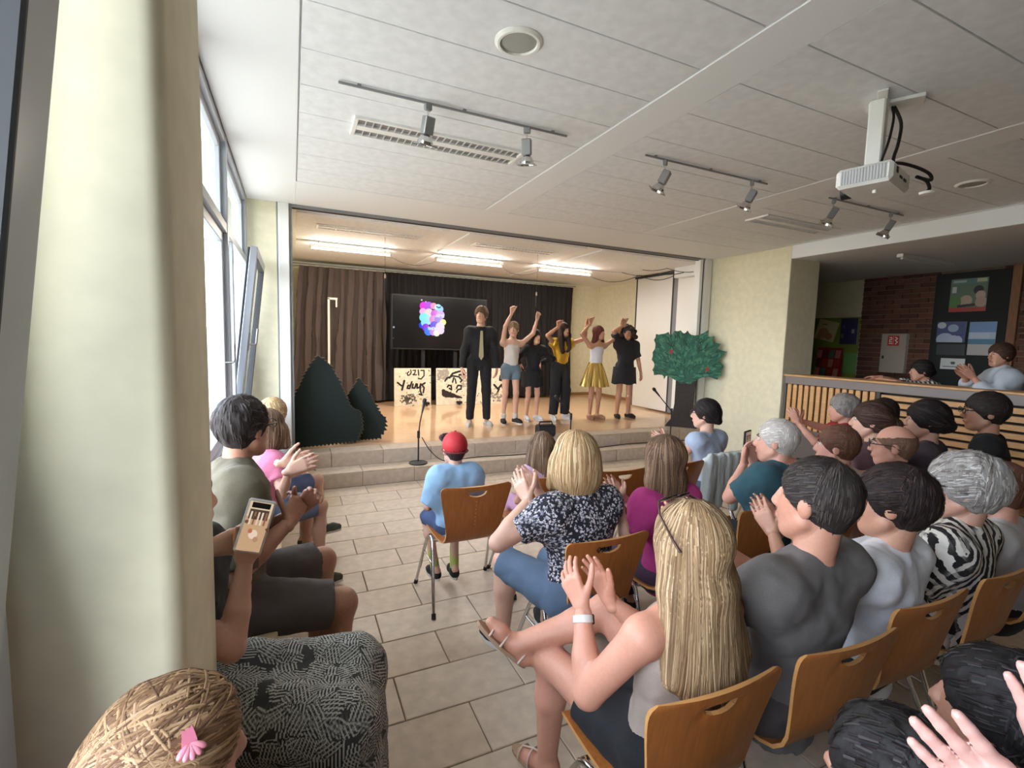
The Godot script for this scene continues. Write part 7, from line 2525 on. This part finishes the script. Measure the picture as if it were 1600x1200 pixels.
func near_edge() -> void:
	# someone standing right of the camera, clapping: only the hands reach into the picture
	person({"label": "person standing at the lower right whose raised hands are clapping", "x": 1.0, "z": 0.12, "yaw": 22.0, "s": 1.0, "sit": false, "skin": skin(206, 158, 146), "cell": 0.018, "fine": 0.009, "hcell": 0.004, "face": false,
		"top": {"m": cloth(60, 60, 66), "sl": 0.7}, "bot": {"m": cloth(40, 40, 46), "len": 1.95}, "shoes": {"m": cloth(40, 36, 36)},
		"lh": {"w": Vector3(0.80, 1.15, -0.2), "f": Vector3(-0.45, 0.55, -0.42), "n": Vector3(0.6, 0.3, -0.6), "curl": 0.08, "thumb": 0.9, "pole": Vector3(-0.3, -1, 0.5)}, "rh": {"w": Vector3(0.87, 1.17, -0.19), "f": Vector3(-0.05, 0.9, -0.25), "n": Vector3(-0.9, 0, -0.3), "curl": 0.1, "pole": Vector3(0.6, -1, 0.3)},
		"hair": {"style": "short", "col": rgb8(70, 52, 42), "n": 0}})
	var dark := cloth(34, 34, 38)
	person({"label": "dark-haired child low at the bottom right, left of the clapping hands", "x": 1.06, "z": -0.4, "yaw": 10.0, "s": 0.78, "hs": 1.0, "skin": skin(170, 120, 96), "hy": 0.36, "cell": 0.018, "face": false, "group": "children at the lower right",
		"top": {"m": cloth(44, 40, 44), "sl": 0.6}, "bot": {"m": dark, "len": 1.9}, "shoes": {"m": dark}, "lk": Vector3(-0.09, 0.45, -0.3), "rk": Vector3(0.09, 0.45, -0.3), "la": Vector3(-0.09, 0.09, -0.28), "ra": Vector3(0.09, 0.09, -0.28),
		"hair": {"style": "short", "col": rgb8(30, 26, 25), "th": 0.03, "n": 400, "rough": 0.012}})
	person({"label": "dark-haired child low at the bottom right, behind the clapping hands", "x": 1.42, "z": -0.38, "yaw": 10.0, "s": 0.8, "hs": 1.0, "skin": skin(170, 120, 96), "hy": 0.4, "cell": 0.018, "face": false, "group": "children at the lower right",
		"top": {"m": cloth(70, 50, 44), "sl": 0.6}, "bot": {"m": dark, "len": 1.9}, "shoes": {"m": dark}, "lk": Vector3(-0.09, 0.45, -0.3), "rk": Vector3(0.09, 0.45, -0.3), "la": Vector3(-0.09, 0.09, -0.28), "ra": Vector3(0.09, 0.09, -0.28),
		"hair": {"style": "short", "col": rgb8(24, 20, 20), "th": 0.024, "n": 400, "rough": 0.01}})

func foyer_people() -> void:
	var fair := skin(196, 142, 116)
	person({"label": "woman in white blouse standing and clapping behind the counter", "x": 7.1, "z": -2.46, "yaw": 38.0, "s": 1.1, "hs": 1.0, "girth": 1.15, "sit": false, "skin": fair, "hyaw": 22.0,
		"top": {"m": cloth(186, 198, 210), "sl": 1.7, "ease": 0.035, "hem": 0.14, "collar": 0.05, "name": "blouse"}, "bot": {"m": cloth(50, 50, 60), "len": 1.95}, "shoes": {"m": cloth(40, 36, 36)},
		"hair": {"style": "short", "col": rgb8(76, 52, 40), "th": 0.022, "n": 200}}.merged(clap(Vector3(-0.14, 1.46, -0.36), 0.05, 1.0, 0.3)))
	person({"label": "dark-haired person in striped shirt leaning on the counter", "x": 7.2, "z": -3.05, "yaw": 40.0, "s": 0.98, "sit": false, "skin": fair, "lean": 0.38, "hyaw": 10.0,
		"top": {"m": pattern("stripes"), "sl": 0.95, "ease": 0.03, "hem": 0.12}, "bot": {"m": cloth(40, 44, 60), "len": 1.95}, "shoes": {"m": cloth(40, 36, 36)},
		"lh": {"w": Vector3(6.72, 1.41, -3.75), "f": Vector3(-0.2, 0, -1), "n": Vector3(0, -1, 0), "pole": Vector3(-0.6, -0.3, 0.3)}, "rh": {"w": Vector3(6.76, 1.41, -3.6), "f": Vector3(-0.5, 0, -1), "n": Vector3(0, -1, 0), "pole": Vector3(0.8, -0.3, 0.2)},
		"hair": {"style": "bun", "col": rgb8(34, 28, 28), "n": 160, "th": 0.02}})
